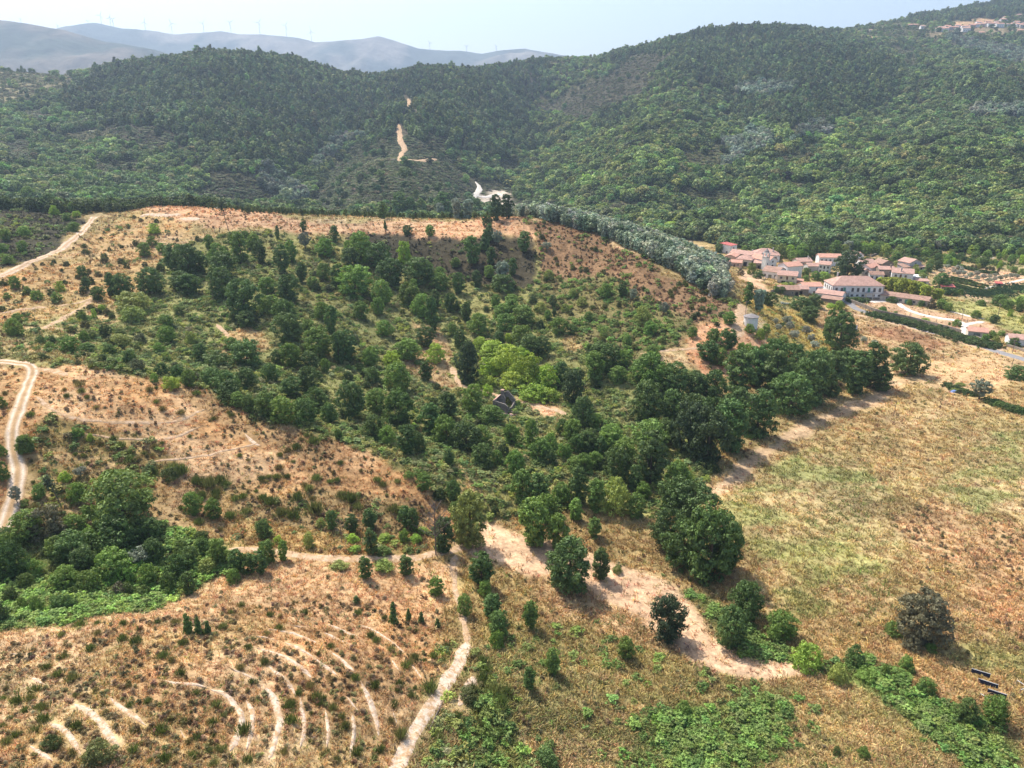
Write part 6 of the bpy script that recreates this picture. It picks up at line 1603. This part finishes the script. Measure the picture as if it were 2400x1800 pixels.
house('grey stone barn with two dark windows behind the salmon roof', 'V4', 1610, 372, 11, 9, 4.0, 18, 'gable', 2.4, 'y', rc='brown', wall='stone', wins=[('f', -2.2, 1.4, 1, 1.3), ('f', 2.2, 1.4, 1, 1.3)], name='barn', cat='barn', group=G)
house('large grey house with stepped red roofs at the village right end', 'V4', 2090, 385, 12, 10, 5.4, 22, 'gable', 2.4, 'y', rc='red', wall='grey', wins=[('f', 0, 3.6, 1.1, 1.3), ('r', 3, 3, 1, 1.3), ('r', 7, 3, 1, 1.3)], group=G)
house('low brown roofed lean shed before the large grey house', 'V4', 1970, 405, 8, 6, 2.8, 18, 'shed', 1.6, rc='brown', wall='grey', doors=[('f', 0, 0, 1.8, 2, 'dark')], name='shed', cat='shed', group=G)
house('low red lean shed right of the large grey house', 'V4', 2200, 400, 7, 6, 2.8, 18, 'shed', 1.4, rc='red', wall='grey', doors=[('f', 0, 0, 1.4, 2, 'dark')], name='shed', cat='shed', group=G)
house('flat white roofed garage below the house at the bamboo end', 'V2', 850, 545, 8, 6, 2.8, -14, 'shed', .5, rc='white', wall='white', doors=[('f', 0, 0, 2.6, 2.2, 'grey')], name='garage', cat='garage', group=G)
house('low pinkish garage right of the flat white one', 'V2', 890, 590, 8, 5, 2.4, -14, 'shed', .7, rc='red', wall='white', doors=[('f', 1, 0, 2.4, 2, 'grey')], name='garage', cat='garage', group=G)

# village on the high ridge
UP = [(740, 548, 14, 'white', 0), (805, 545, 12, 'white', 10), (862, 540, 12, 'white', -8), (960, 520, 14, 'grey', 0), (1035, 520, 12, 'pink', 6), (1190, 505, 14, 'white', -6), (1215, 556, 18, 'white', 0), (1330, 482, 14, 'pink', 8), (1400, 472, 14, 'white', 0),
      (1480, 466, 14, 'pink', 0), (1555, 456, 14, 'white', -10), (1640, 472, 15, 'white', 5), (1720, 450, 14, 'cream', 0), (1800, 476, 18, 'white', 0), (1870, 384, 18, 'white', 6), (1975, 468, 16, 'white', -6), (2055, 458, 16, 'white', 0), (2135, 470, 16, 'white', 8), (2195, 482, 14, 'grey', 0),
      (1455, 184, 22, 'pink', 0), (750, 222, 16, 'grey', 0), (2130, 302, 18, 'pink', 0), (1480, 615, 12, 'cream', 0), (300, 478, 24, 'stone', 0), (465, 502, 10, 'white', 0), (1230, 300, 20, 'stone', 0), (2150, 575, 12, 'pink', 0)]
UP += [(x + 38, y - 24 - 8 * (k % 3), 13, ['white', 'white', 'cream', 'pink'][k % 4], (k * 7) % 20 - 10) for k, (x, y, w, wl, rt) in enumerate(UP[:19]) if k % 2 == 0]
for i, (x, y, w, wl, rt) in enumerate(UP):
    hgt = 9.5 if i in (11, 6, 13) else 7.5
    nmw = ['first', 'second', 'third', 'fourth', 'fifth', 'sixth', 'seventh', 'eighth', 'ninth', 'tenth', 'eleventh', 'twelfth', 'thirteenth', 'fourteenth', 'fifteenth', 'sixteenth', 'seventeenth', 'eighteenth', 'nineteenth', 'twentieth', 'twenty first', 'twenty second', 'twenty third', 'twenty fourth', 'twenty fifth', 'twenty sixth', 'twenty seventh'] + ['twenty eighth', 'twenty ninth', 'thirtieth'] + ['thirty ' + q for q in ('first', 'second', 'third', 'fourth', 'fifth', 'sixth', 'seventh', 'eighth', 'ninth')]
    rank = sorted(range(len(UP)), key=lambda k: UP[k][0]).index(i)
    house(f'{wl} walled house of the ridge top village, {nmw[rank]} from its left end', 'U7', x, y, w * 1.15, 10, hgt, rt, 'gable', 2.6, rc='bright' if i % 3 else 'red', wall=wl, wins=row('f', 3, w - 2, 2.6, 1.5, 1.7), group='houses of the ridge village', ov=.7, frames=False)
house('red roofed farmhouse alone in the woods below the ridge village', 'A3', 1245, 262, 16, 11, 6.5, -8, 'gable', 2.8, rc='bright', wall='white', wins=row('f', 3, 14, 2.8, 1.6, 1.6), group='houses of the ridge village', ov=.7, frames=False)
house('flat brown roofed farmhouse above the lone one in the woods', 'A3', 1235, 205, 20, 11, 4.5, 0, 'gable', 2.0, rc='red', wall='cream', wins=row('f', 3, 18, 1.6, 1.6, 1.4), group='houses of the ridge village', ov=.7, frames=False)

# ---------------------------------------------------------------- water tank, shelter, cart
p = hit(*tl('W2', 430, 545))
e = empty('water_tank', p)
V, Q = [], []
tube(V, Q, (0, 0, -2.0), (0, 0, 4.4), 3.1, 3.1, 28)
me = mesh_np('tank_wall', np.array(V), np.array(Q)); me.materials.append(M_WALL['white']); link(bpy.data.objects.new('tank_wall', me), e)
V, Q = [], []
tube(V, Q, (0, 0, 4.38), (0, 0, 4.55), 3.45, 3.45, 28); tube(V, Q, (0, 0, 4.55), (0, 0, 5.9), 3.45, .08, 28)
me = mesh_np('cone_roof', np.array(V), np.array(Q), False); me.materials.append(M_ROOF['grey']); link(bpy.data.objects.new('cone_roof', me), e)
MB().box(-3.18, -3.02, -.5, .4, 0, 2.0).build('door', M_DOOR['grey'], e)
tag(e, 'round white water tank with grey conical roof on the slope', 'water tank')

p = hit(*tl('W2', 2080, 690))
e = empty('open_shelter', p, -26)
for sx in (-4.3, -1.4, 1.4, 4.3):
    for sy in (.2, 5.6): MB().box(sx - .1, sx + .1, sy - .1, sy + .1, -1.5, 2.75 + (.9 if sy > 3 else 0)).build('post', M_WOOD, e)
roof_mesh('shed', -4.6, 4.6, 0, 5.8, 2.95, .95, .4, 'x').build('roof', M_ROOF['dark'], e)
MB().box(-4.3, 4.3, 5.5, 5.6, -1, 2.4).build('back_boards', M_WOOD, e)
tag(e, 'open sided shelter with dark sheet roof behind the big trees', 'shelter')

p = hit(*tl('W2', 1935, 405))
e = empty('farm_cart', p, -12)
M_RED = flat_mat('faded_red_paint', (.42, .07, .06), (2.,), (.75,), (1.15,), .6)
M_TYRE = flat_mat('tyre_rubber', (.03, .03, .03), (4.,), (.8,), (1.2,))
MB().box(-1.5, 1.0, -.75, .75, .62, .74).box(-1.5, -1.42, -.75, .75, .74, 1.15).box(.92, 1.0, -.75, .75, .74, 1.15).box(-1.41, .91, -.75, -.68, .74, 1.1).box(-1.41, .91, .68, .75, .74, 1.1).build('body', M_RED, e)
MB().box(1.02, 2.5, -.06, .06, .5, .62).build('drawbar', M_RED, e)
for sx in (-.75,):
    for sy in (-.86, .86):
        w_ = MB().tube((sx, sy - .11, .36), (sx, sy + .11, .36), .38, .38, 14).build('wheel', M_TYRE, e)
        MB().tube((sx, sy - .13, .36), (sx, sy + .13, .36), .17, .17, 10).build('hub', M_RED, w_)
MB().tube((2.2, 0, 0), (2.2, 0, .5), .05, .05, 6).build('jack_leg', M_IRON, e)
tag(e, 'small red farm cart parked on bare ground near the manor road', 'cart')

# ---------------------------------------------------------------- ruin
M_RUBBLE = flat_mat('rubble_stone', (.27, .23, .20), (1.6, 5.), (.6, .7), (1.25, 1.25), .95, 3.)
M_OLDPLASTER = flat_mat('grey_weathered_plaster', (.25, .22, .195), (.8, 3.), (.65, .75), (1.2, 1.2), .95, 3.)
p = hit(*tl('R6', 800, 945))
e = empty('ruined_house', p, -27); e.scale = (.85, .85, 1.0)
rr = np.random.default_rng(9)
def broken_wall(x0, x1, y0, y1, tops, gap=None):
    """wall with an uneven broken top; tops = heights along its length"""
    m = MB(); n = len(tops)
    lx = x1 - x0 > y1 - y0
    for i in range(n - 1):
        for (za, zb_) in ([(-2, None)] if not (gap and gap[0] == i) else [(-2, gap[1]), (gap[2], None)]):
            f0, f1 = i / (n - 1), (i + 1) / (n - 1)
            ta, tb = (tops[i], tops[i + 1]) if zb_ is None else (zb_, zb_)
            if lx: a, b = x0 + (x1 - x0) * f0, x0 + (x1 - x0) * f1; q = [(a, y0), (b, y0), (b, y1), (a, y1)]; hs = [ta, tb, tb, ta]
            else: a, b = y0 + (y1 - y0) * f0, y0 + (y1 - y0) * f1; q = [(x0, a), (x1, a), (x1, b), (x0, b)]; hs = [ta, ta, tb, tb]
            m.poly([(x, y, za) for x, y in q] + [(x, y, h) for (x, y), h in zip(q, hs)], BOXQ)
    return m
broken_wall(-3.6, 3.6, 0, .5, [3.9, 3.95, 3.7, 3.6, 3.5, 3.3, 2.6], (1, 1.2, 2.7)).build('front_wall', M_OLDPLASTER, e)
broken_wall(-3.6, -3.1, .51, 7.2, [3.9, 4.0, 4.3, 4.5, 4.4], None).build('side_wall', M_OLDPLASTER, e)
broken_wall(3.1, 3.6, .51, 7.2, [2.5, 1.6, 1.2, 1.9, 2.8], None).build('side_wall', M_RUBBLE, e)
broken_wall(-3.6, 3.6, 7.21, 7.7, [4.4, 5.0, 5.7, 6.2, 5.2, 4.3, 3.3], None).build('gable_wall', M_RUBBLE, e)
broken_wall(-3.09, .4, 4.0, 4.35, [4.1, 4.9, 5.6, 4.4], None).build('inner_wall', M_RUBBLE, e)
ch = MB().box(-2.9, -1.7, 6.0, 7.2, 3.5, 6.3).build('chimney', M_RUBBLE, e)
MB().box(-3.05, -1.55, 5.85, 7.35, 6.3, 6.5).build('chimney_cap', M_ROOF['red'], ch)
MB().poly([(-3.75, .4, 3.95), (-2.4, .4, 4.5), (-2.4, 5.2, 5.0), (-3.75, 5.2, 4.45), (-3.75, .4, 3.83), (-2.4, .4, 4.38), (-2.4, 5.2, 4.88), (-3.75, 5.2, 4.33)], BOXQ).build('roof_remnant', M_ROOF['red'], e)
for i in range(34):
    x, y = rr.uniform(1.5, 7.5), rr.uniform(-3.2, 3.0)
    s = rr.uniform(.18, .5)
    V = np.array(MB().box(-s, s, -s * .8, s * .8, -s * .5, s * .5).V) + rr.normal(0, s * .22, (8, 3))
    m = MB(); m.poly([(float(a) + x, float(b) + y, float(c) + .15) for a, b, c in V], BOXQ); m.build('fallen_stone', M_RUBBLE if i % 3 else M_ROOF['red'], e)
tag(e, 'roofless ruined stone house with a chimney stump in the gully', 'ruin')
plant(*tl('R6', 960, 830), 24, 24, 'b', label='olive green shrub growing inside the ruined house', cat='shrub', tint=(.20, .20, .05))
plant(*tl('R6', 1250, 800), 14, 18, 'm', label='ivy shrub on the broken right wall of the ruin', cat='shrub')

# ---------------------------------------------------------------- field walls
def stone_wall(label, pts, hgt=1.5, th=.6, m=None):
    w = spline([hit(*q) for q in pts], 3.0)
    V = []
    for i, q in enumerate(w):
        d = (w[min(i + 1, len(w) - 1)] - w[max(0, i - 1)]); d.normalize()
        nx, ny = -d.y * th / 2, d.x * th / 2
        z = float(ground(q.x, q.y)); h = hgt + (float(vnoise(q.x, q.y, 5, 5)) - .5) * .25
        V += [(q.x - nx, q.y - ny, z - .8), (q.x - nx, q.y - ny, z + h), (q.x + nx, q.y + ny, z + h), (q.x + nx, q.y + ny, z - .8)]
    n = len(w)
    Qs = [(4 * i + a, 4 * (i + 1) + a, 4 * (i + 1) + (a + 1) % 4, 4 * i + (a + 1) % 4) for i in range(n - 1) for a in range(4)]
    mm = MB(); mm.V = V; mm.Fc = Qs + [(0, 1, 2, 3), tuple(4 * (n - 1) + k for k in (3, 2, 1, 0))]
    o = mm.build('stone_wall', m or M_WALL['stone'])
    tag(o, label, 'wall')
stone_wall('long dark stone wall between the road and the manor garden', [tl('V2', *q) for q in [(-90, 800), (0, 838), (130, 890), (300, 955), (600, 1020), (900, 1090), (1150, 1155), (1390, 1222)]], 2.0)
stone_wall('low stone wall along the road below the roadside shed', [tl('V2', *q) for q in [(1500, 1262), (1650, 1310), (1850, 1358)]], 1.3)
stone_wall('low stone wall along the road at the right edge', [tl('V2', *q) for q in [(1985, 1392), (2100, 1425), (2230, 1470)]], 1.3)
stone_wall('thin stone wall edging the sandy yard above the stone house', [tl('V1', *q) for q in [(700, 690), (800, 685), (870, 672)]], 1.3)
stone_wall('stone wall edging the fallow field behind the village', [tl('V2', *q) for q in [(220, 235), (330, 195), (480, 158)]], 1.4)
stone_wall('low white kerb wall of the concrete pad below the stone house', [tl('W2', *q) for q in [(950, 150), (1040, 168), (1130, 178)]], .8, .5, M_WALL['white'])

# ---------------------------------------------------------------- poles
def pole(label, t, x, yb, yt, arm=True, r=.14, group='wooden utility poles', name='utility_pole'):
    u0, v0 = tl(t, x, yb) if t else (x, yb)
    u1, v1 = tl(t, x, yt) if t else (x, yt)
    p = hit(u0, v0)
    dep = math.atan2(CAMZ - p.z, math.hypot(p.x, p.y))
    H = max(1.5, (v0 - v1) / pxm(p) / max(.3, math.cos(dep)))
    e = empty(name, p, trng.uniform(0, 90))
    MB().tube((0, 0, -.8), (0, 0, H), r, r * .7, 7).build('shaft', M_WOOD, e)
    if arm:
        a = MB().box(-.9, .9, -.06, .06, H - .7, H - .56).build('crossarm', M_WOOD, e)
        for sx in (-.75, 0, .75): MB().tube((sx, 0, H - .56), (sx, 0, H - .36), .05, .03, 6).build('insulator', M_ROOF['white'], a)
    tag(e, label, 'pole', group)
pole('left one of the twin wooden poles on the red spur', 'C2', 1832, 318, 160)
pole('right taller one of the twin wooden poles on the red spur', 'C2', 1868, 300, 108)
pole('wooden pole on the path just above the water tank', 'W2', 345, 360, 110)
pole('thin wooden post where the crest meets the red spur', 'A2', 1183, 1500, 1436, False)
pole('wooden pole standing in the roadside before the manor', 'V2', 150, 950, 800)
pole('first wooden pole in the manor garden, right of the manor', 'V2', 722, 1042, 955, False)
pole('second wooden pole in the manor garden', 'V2', 1066, 1128, 1030, False)
pole('tall wooden pole left of the gravel junction', 'V2', 1400, 1065, 900)
pole('short wooden pole near the gravel junction', 'V2', 1475, 1080, 1035, False)
pole('tall dark pole on the lawn right of the gravel junction', 'V2', 1865, 1035, 840, True, .2)
pole('wooden pole on the slope of olive trees', 'V2', 30, 1410, 1265, False)
pole('wooden pole at the roadside near the right edge', 'V2', 2060, 1475, 1300)
pole('wooden pole in the stubble at the right edge', 'C3', 2125, 1022, 940, False)
pole('lone wooden post in the middle of the dry field', 'C3', 1368, 1312, 1217, False)
pole('lattice mast on the far right skyline', 'A3', 684, 128, 84, False, .9)
for i, (x, yb, yt, wd) in enumerate([(1010, 270, 220, 'left of the olive brown tree'), (1485, 330, 280, 'right of the olive brown tree'), (1635, 440, 390, 'in the shadow right of the olive brown tree'), (2085, 880, 840, 'beside the lowest solar panel')]):
    pole('short wooden fence post ' + wd, 'E4', x, yb, yt, False, .07, 'fence posts in the dry field', 'fence_post')

# ---------------------------------------------------------------- solar panels and rails
M_CELL, _nt, _b = mat('solar_cell'); _b.inputs['Base Color'].default_value = (.012, .014, .024, 1); _b.inputs['Roughness'].default_value = .5; _b.inputs['Specular IOR Level'].default_value = .1
M_ALU = flat_mat('aluminium', (.70, .70, .70), (3.,), (.9,), (1.05,), .4)
for (x0, y0, x1, y1, wd) in [(690, 690, 1105, 815, 'highest'), (835, 905, 1270, 1050, 'middle'), (1040, 1130, 1455, 1265, 'lowest')]:
    a, b = hit(*tl('S5', x0, y0 + 30)), hit(*tl('S5', x1, y1 + 30))
    L = (b - a).length
    e = empty('solar_panel', (a + b) / 2, math.degrees(math.atan2(b.y - a.y, b.x - a.x)))
    dz = (b.z - a.z) / L
    n = 4
    def slab(xa, xb, s0, s1, th, off):
        t = math.radians(62); c_, s_ = math.cos(t), math.sin(t)
        pts = []
        for k in (0, th):
            for (xx, ss) in ((xa, s0), (xb, s0), (xb, s1), (xa, s1)):
                pts.append((xx, ss * c_ - (k + off) * s_, .25 + ss * s_ + (k + off) * c_ + xx * dz))
        return MB().poly(pts, BOXQ)
    for i in range(n):
        slab(-L / 2 + i * L / n + .03, -L / 2 + (i + 1) * L / n - .03, .04, .78, .03, .012).build('panel_module', M_CELL, e)
    slab(-L / 2, L / 2, 0, .82, .035, -.03).build('frame', M_IRON, e)
    slab(-L / 2, L / 2, 0.76, .86, .05, .045).build('top_rail', M_ALU, e)
    for sx in (-L / 2 + .3, 0, L / 2 - .3):
        MB().tube((sx, .45, -.4), (sx, .45, .72), .04, .04, 6).build('leg', M_ALU, e)
    tag(e, f'{wd} of the three dark solar panels tilted in the dry field', 'solar panel', 'solar panels in the dry field')
def rail(label, t, posts, hgt=1.1):
    ps = [hit(*tl(t, *q)) for q in posts]
    e = empty('rail_fence', ps[0])
    for q in ps:
        d = q - ps[0]
        MB().tube((d.x, d.y, d.z - .3), (d.x, d.y, d.z + hgt), .06, .05, 7).build('post', M_WOOD, e)
    for q0, q1 in zip(ps[:-1], ps[1:]):
        a, b = q0 - ps[0], q1 - ps[0]
        MB().tube((a.x, a.y, a.z + hgt - .06), (b.x, b.y, b.z + hgt - .06), .05, .05, 6).build('rail', M_ALU, e)
    tag(e, label, 'fence')
rail('pale bent rail fence on three posts below the solar panels', 'S5', [(880, 1250), (1120, 1390), (1300, 1340)])
rail('pale rail fence at the right edge beside the solar panels', 'S5', [(1670, 960), (1900, 1110), (1740, 1170)])
# fallen log, tarp
p, q = hit(*tl('E2', 1500, 1150)), hit(*tl('E2', 1625, 885))
e = empty('fallen_log', p)
d = q - p
lg = MB().tube((0, 0, .15), (d.x * .55, d.y * .55, d.z * .55 + .35), .13, .11, 8).tube((d.x * .5, d.y * .5, d.z * .5 + .25), (d.x, d.y, d.z + .2), .12, .07, 8).build('trunk', bpy.data.materials['grey_dead_wood'], e)
MB().tube((d.x * .6, d.y * .6, d.z * .6 + .3), (d.x * .62 + .7, d.y * .6 + .3, d.z * .6 + .9), .05, .02, 5).build('branch', bpy.data.materials['grey_dead_wood'], e)
tag(e, 'grey fallen log lying along the right side of the foreground track', 'log')
p = hit(*tl('C3', 1760, 1158))
e = empty('tarpaulin_heap', p, -20)
def heap(sx, sy, sz, seed, ox=0):
    r = np.random.default_rng(seed); n = 14
    g = np.linspace(-1, 1, n); A, B = np.meshgrid(g, g)
    Z = np.maximum(0, 1 - (A ** 2 + B ** 2)) ** .6 * sz * (1 + .3 * (vnoise(A * 3, B * 3, 1, seed) - .5)) - .05
    return np.stack([A * sx + ox, B * sy, Z], -1).reshape(-1, 3), grid_quads(n, n)
for nm, arg, colr in (('blue_tarpaulin', (1.5, .9, .9, 3, 0), (.16, .24, .48)), ('white_sack', (.55, .5, .6, 4, 1.7), (.75, .73, .7))):
    me = mesh_np(nm, *heap(*arg)); me.materials.append(flat_mat(nm, colr, (2.,), (.85,), (1.1,), .5)); link(bpy.data.objects.new(nm, me), e)
tag(e, 'small blue and white heap lying by a bramble in the dry field', 'tarpaulin')

# ---------------------------------------------------------------- wind turbines
M_TURB = flat_mat('turbine_backlit_grey', (.62, .62, .62), (.1,), (.95,), (1.02,), .5)  # white turbines greyed: shade of their backlit side put into the colour
TB = [('A1', 575, 166, 140), ('A1', 660, 157, 102), ('A1', 720, 166, 120), ('A1', 738, 172, 128), ('A1', 945, 202, 148), ('A1', 1118, 214, 155), ('A1', 1323, 211, 155), ('A1', 1498, 208, 150), ('A1', 1685, 216, 150), ('A1', 1857, 226, 168), ('A1', 2020, 270, 208), ('A2', 575, 312, 280), ('A2', 812, 332, 302), ('A2', 1005, 326, 302), ('A1', 136, 140, 126), ('A1', 380, 190, 170)]
for i, (t, x, yb, yt) in enumerate(sorted(TB, key=lambda q: tl(q[0], q[1], 0)[0])):
    u, v = tl(t, x, yb); _, v1 = tl(t, x, yt)
    Yt = 8000.0
    dx, dy, dz = (float(c) for c in ray(u, v + 1.5)); k = Yt / dy
    p = Vector((dx * k, Yt, CAMZ + dz * k - 10))
    H = (v + 1.5 - v1) * k / F * 1.0 * CP + 10
    e = empty('wind_turbine', p, trng.uniform(-25, 25))
    MB().tube((0, 0, -20), (0, 0, H), 3.0, 1.7, 10).build('tower', M_TURB, e)
    MB().box(-2.2, 2.2, -3.5, 6.5, H - 1.5, H + 3).build('nacelle', M_TURB, e)
    hb = MB().tube((0, -6, H + .8), (0, -3.5, H + .8), 1.2, 2.0, 8).build('hub', M_TURB, e)
    a0 = trng.uniform(0, 2.1)
    R = max(22, H * .52)
    for b in range(3):
        a = a0 + b * 2.094
        c_, s_ = math.cos(a), math.sin(a)
        pts = []
        for (r, w) in ((1.2, 1.6), (R * .25, 2.9), (R, .5)):
            for sg in (-1, 1):
                for yy in (-5.2, -4.6):
                    pts.append((c_ * r - s_ * w * sg * .8, yy, H + .8 + s_ * r + c_ * w * sg * .8))
        f = []
        for k2 in (0, 4):
            f += [(k2, k2 + 2, k2 + 6, k2 + 4), (k2 + 1, k2 + 5, k2 + 7, k2 + 3), (k2, k2 + 4, k2 + 5, k2 + 1), (k2 + 2, k2 + 3, k2 + 7, k2 + 6)]
        MB().poly(pts, f + [(8, 10, 11, 9), (0, 1, 3, 2)]).build('blade', M_TURB, hb)
    tag(e, f'white wind turbine on the distant ridge, {nmw[i]} from the left', 'wind turbine', 'wind turbines on the distant ridge')

# ---------------------------------------------------------------- hedges, vines and crop rows
def hedge(nm, label, pts, width, n, h0, h1, pal, seed, protos=BRAM, cat='hedge'):
    w = np.array([(q[0], q[1]) for q in (hit(*z) for z in pts)])
    seg = np.hypot(*np.diff(w, axis=0).T); cum = np.concatenate([[0], seg.cumsum()])
    r = np.random.default_rng(seed)
    s = r.uniform(0, cum[-1], n)
    X = np.interp(s, cum, w[:, 0]) + r.normal(0, width / 3, n); Y = np.interp(s, cum, w[:, 1]) + r.normal(0, width / 3, n)
    h = r.uniform(h0, h1, n)
    pal = np.array(pal)
    scatter(nm, label, cat, np.stack([X, Y, ground(X, Y)], -1), np.stack([h * 1.2, h * 1.2, h], -1), vary(pal[r.integers(0, len(pal), n)], n, .16), protos, seed)
VG = [(.08, .125, .04), (.10, .15, .05), (.065, .10, .035), (.13, .17, .06)]
hedge('vine_bank', 'band of green vines between the road wall and the dirt track', [tl('V2', *q) for q in [(230, 990), (420, 1030), (700, 1090), (900, 1150), (1150, 1215), (1350, 1280), (1550, 1340), (1800, 1410)]], 6.5, 900, 1.0, 2.2, VG, 801)
hedge('field_bramble', 'thin bramble strip running through the dry field at the right', [tl('C3', *q) for q in [(1700, 1115), (1800, 1150), (1880, 1190)]], 3, 80, .8, 1.6, VG, 802)
hedge('field_bramble', 'bright bramble strip at the right edge of the dry field', [tl('C3', *q) for q in [(2010, 1230), (2100, 1265), (2212, 1300)]], 4, 160, .8, 1.8, [(.11, .17, .045), (.09, .14, .04)], 803)
hedge('garden_hedge', 'low garden shrubs before the manor front', [tl('V4', *q) for q in [(930, 930), (1080, 930), (1230, 940)]], 5, 90, 1.2, 2.4, VG, 804)
for i, (a, b) in enumerate([((1230, 575), (1700, 680)), ((1230, 545), (1700, 640)), ((1240, 520), (1720, 610)), ((1230, 600), (1640, 690)), ((1260, 500), (1560, 560))]):
    hedge('vegetable_row', f'green vegetable row in the plots, {nmw[i]} of the row set', [tl('V2', *a), tl('V2', *b)], 1.6, 130, .6, 1.3, VG, 810 + i, cat='vegetable row')
hedge('crop_bed', 'dark green crop filling the large vegetable plot', [tl('V2', *q) for q in [(1330, 660), (1500, 690), (1700, 730), (1850, 700), (2000, 660), (2130, 610)]], 16, 1500, .6, 1.0, [(.045, .09, .035), (.055, .105, .04)], 820, cat='crop')
hedge('garden_hedge', 'dark green hedge line between orchard and olive grove', [tl('W4', *q) for q in [(540, 900), (800, 970), (1100, 1030), (1400, 1070)]], 3, 200, 1.2, 2.0, VG, 821)
hedge('garden_hedge', 'green growth along the back of the village gardens', [tl('V2', *q) for q in [(160, 275), (300, 310), (480, 290), (650, 240), (800, 180)]], 6, 300, 1.0, 2.5, VG + [(.18, .22, .05)], 822)
hedge('garden_hedge', 'mixed green growth over the back plots', [tl('V2', *q) for q in [(700, 280), (900, 280), (1100, 270), (1350, 250), (1600, 290), (1900, 330)]], 16, 500, .8, 2.2, VG + [(.20, .25, .05), (.20, .25, .05)], 823)
# ---------------------------------------------------------------- haze
hm_ = bpy.data.materials.new('haze'); hm_.use_nodes = True
nt = hm_.node_tree; nt.nodes.clear()
ou = nt.nodes.new('ShaderNodeOutputMaterial'); pv = nt.nodes.new('ShaderNodeVolumePrincipled')
pv.inputs['Color'].default_value = (.58, .75, .98, 1)
pv.inputs['Density'].default_value = HAZE
pv.inputs['Anisotropy'].default_value = .25
nt.links.new(pv.outputs[0], ou.inputs['Volume'])
def box_verts(x0, x1, y0, y1, z0, z1):
    return [(x, y, z) for z in (z0, z1) for y in (y0, y1) for x in (x0, x1)]
me = mesh_np('haze', np.array(box_verts(-9000, 9000, -600, 10500, -72, 1330)), np.array([[0, 2, 3, 1], [4, 5, 7, 6], [0, 1, 5, 4], [2, 6, 7, 3], [0, 4, 6, 2], [1, 3, 7, 5]]), False)
me.materials.append(hm_)
tag(link(bpy.data.objects.new('haze', me)), kind='stuff')

# within these sets the place in the row is what tells one from the next
sets = {}
for o in COL.objects:
    if o.parent is None and o.get('group') in ('bright green thicket beside the ruin', 'olive grove', 'skyline trees at the left', 'bamboo behind the long barn', 'wood behind the field edge row', 'orchard trees above the olive grove'):
        sets.setdefault(o['group'], []).append(o)
SHORT = {'bright green thicket beside the ruin': 'bright green shrub of the thicket beside the ruin', 'olive grove': 'silver grey olive tree in the grove', 'skyline trees at the left': 'dark tree on the left skyline',
         'bamboo behind the long barn': 'yellow green bamboo clump behind the long barn', 'wood behind the field edge row': 'dark tree of the wood behind the field edge row', 'orchard trees above the olive grove': 'bare looking orchard tree above the olive grove'}
for g, lst in sets.items():
    lst.sort(key=lambda o: float(pix(o.location.x, o.location.y, o.location.z)[0]))
    for i, o in enumerate(lst):
        o['label'] = SHORT[g] + (', leftmost' if i == 0 else ', rightmost' if i == len(lst) - 1 else ', ' + nmw[i] + ' from the left')
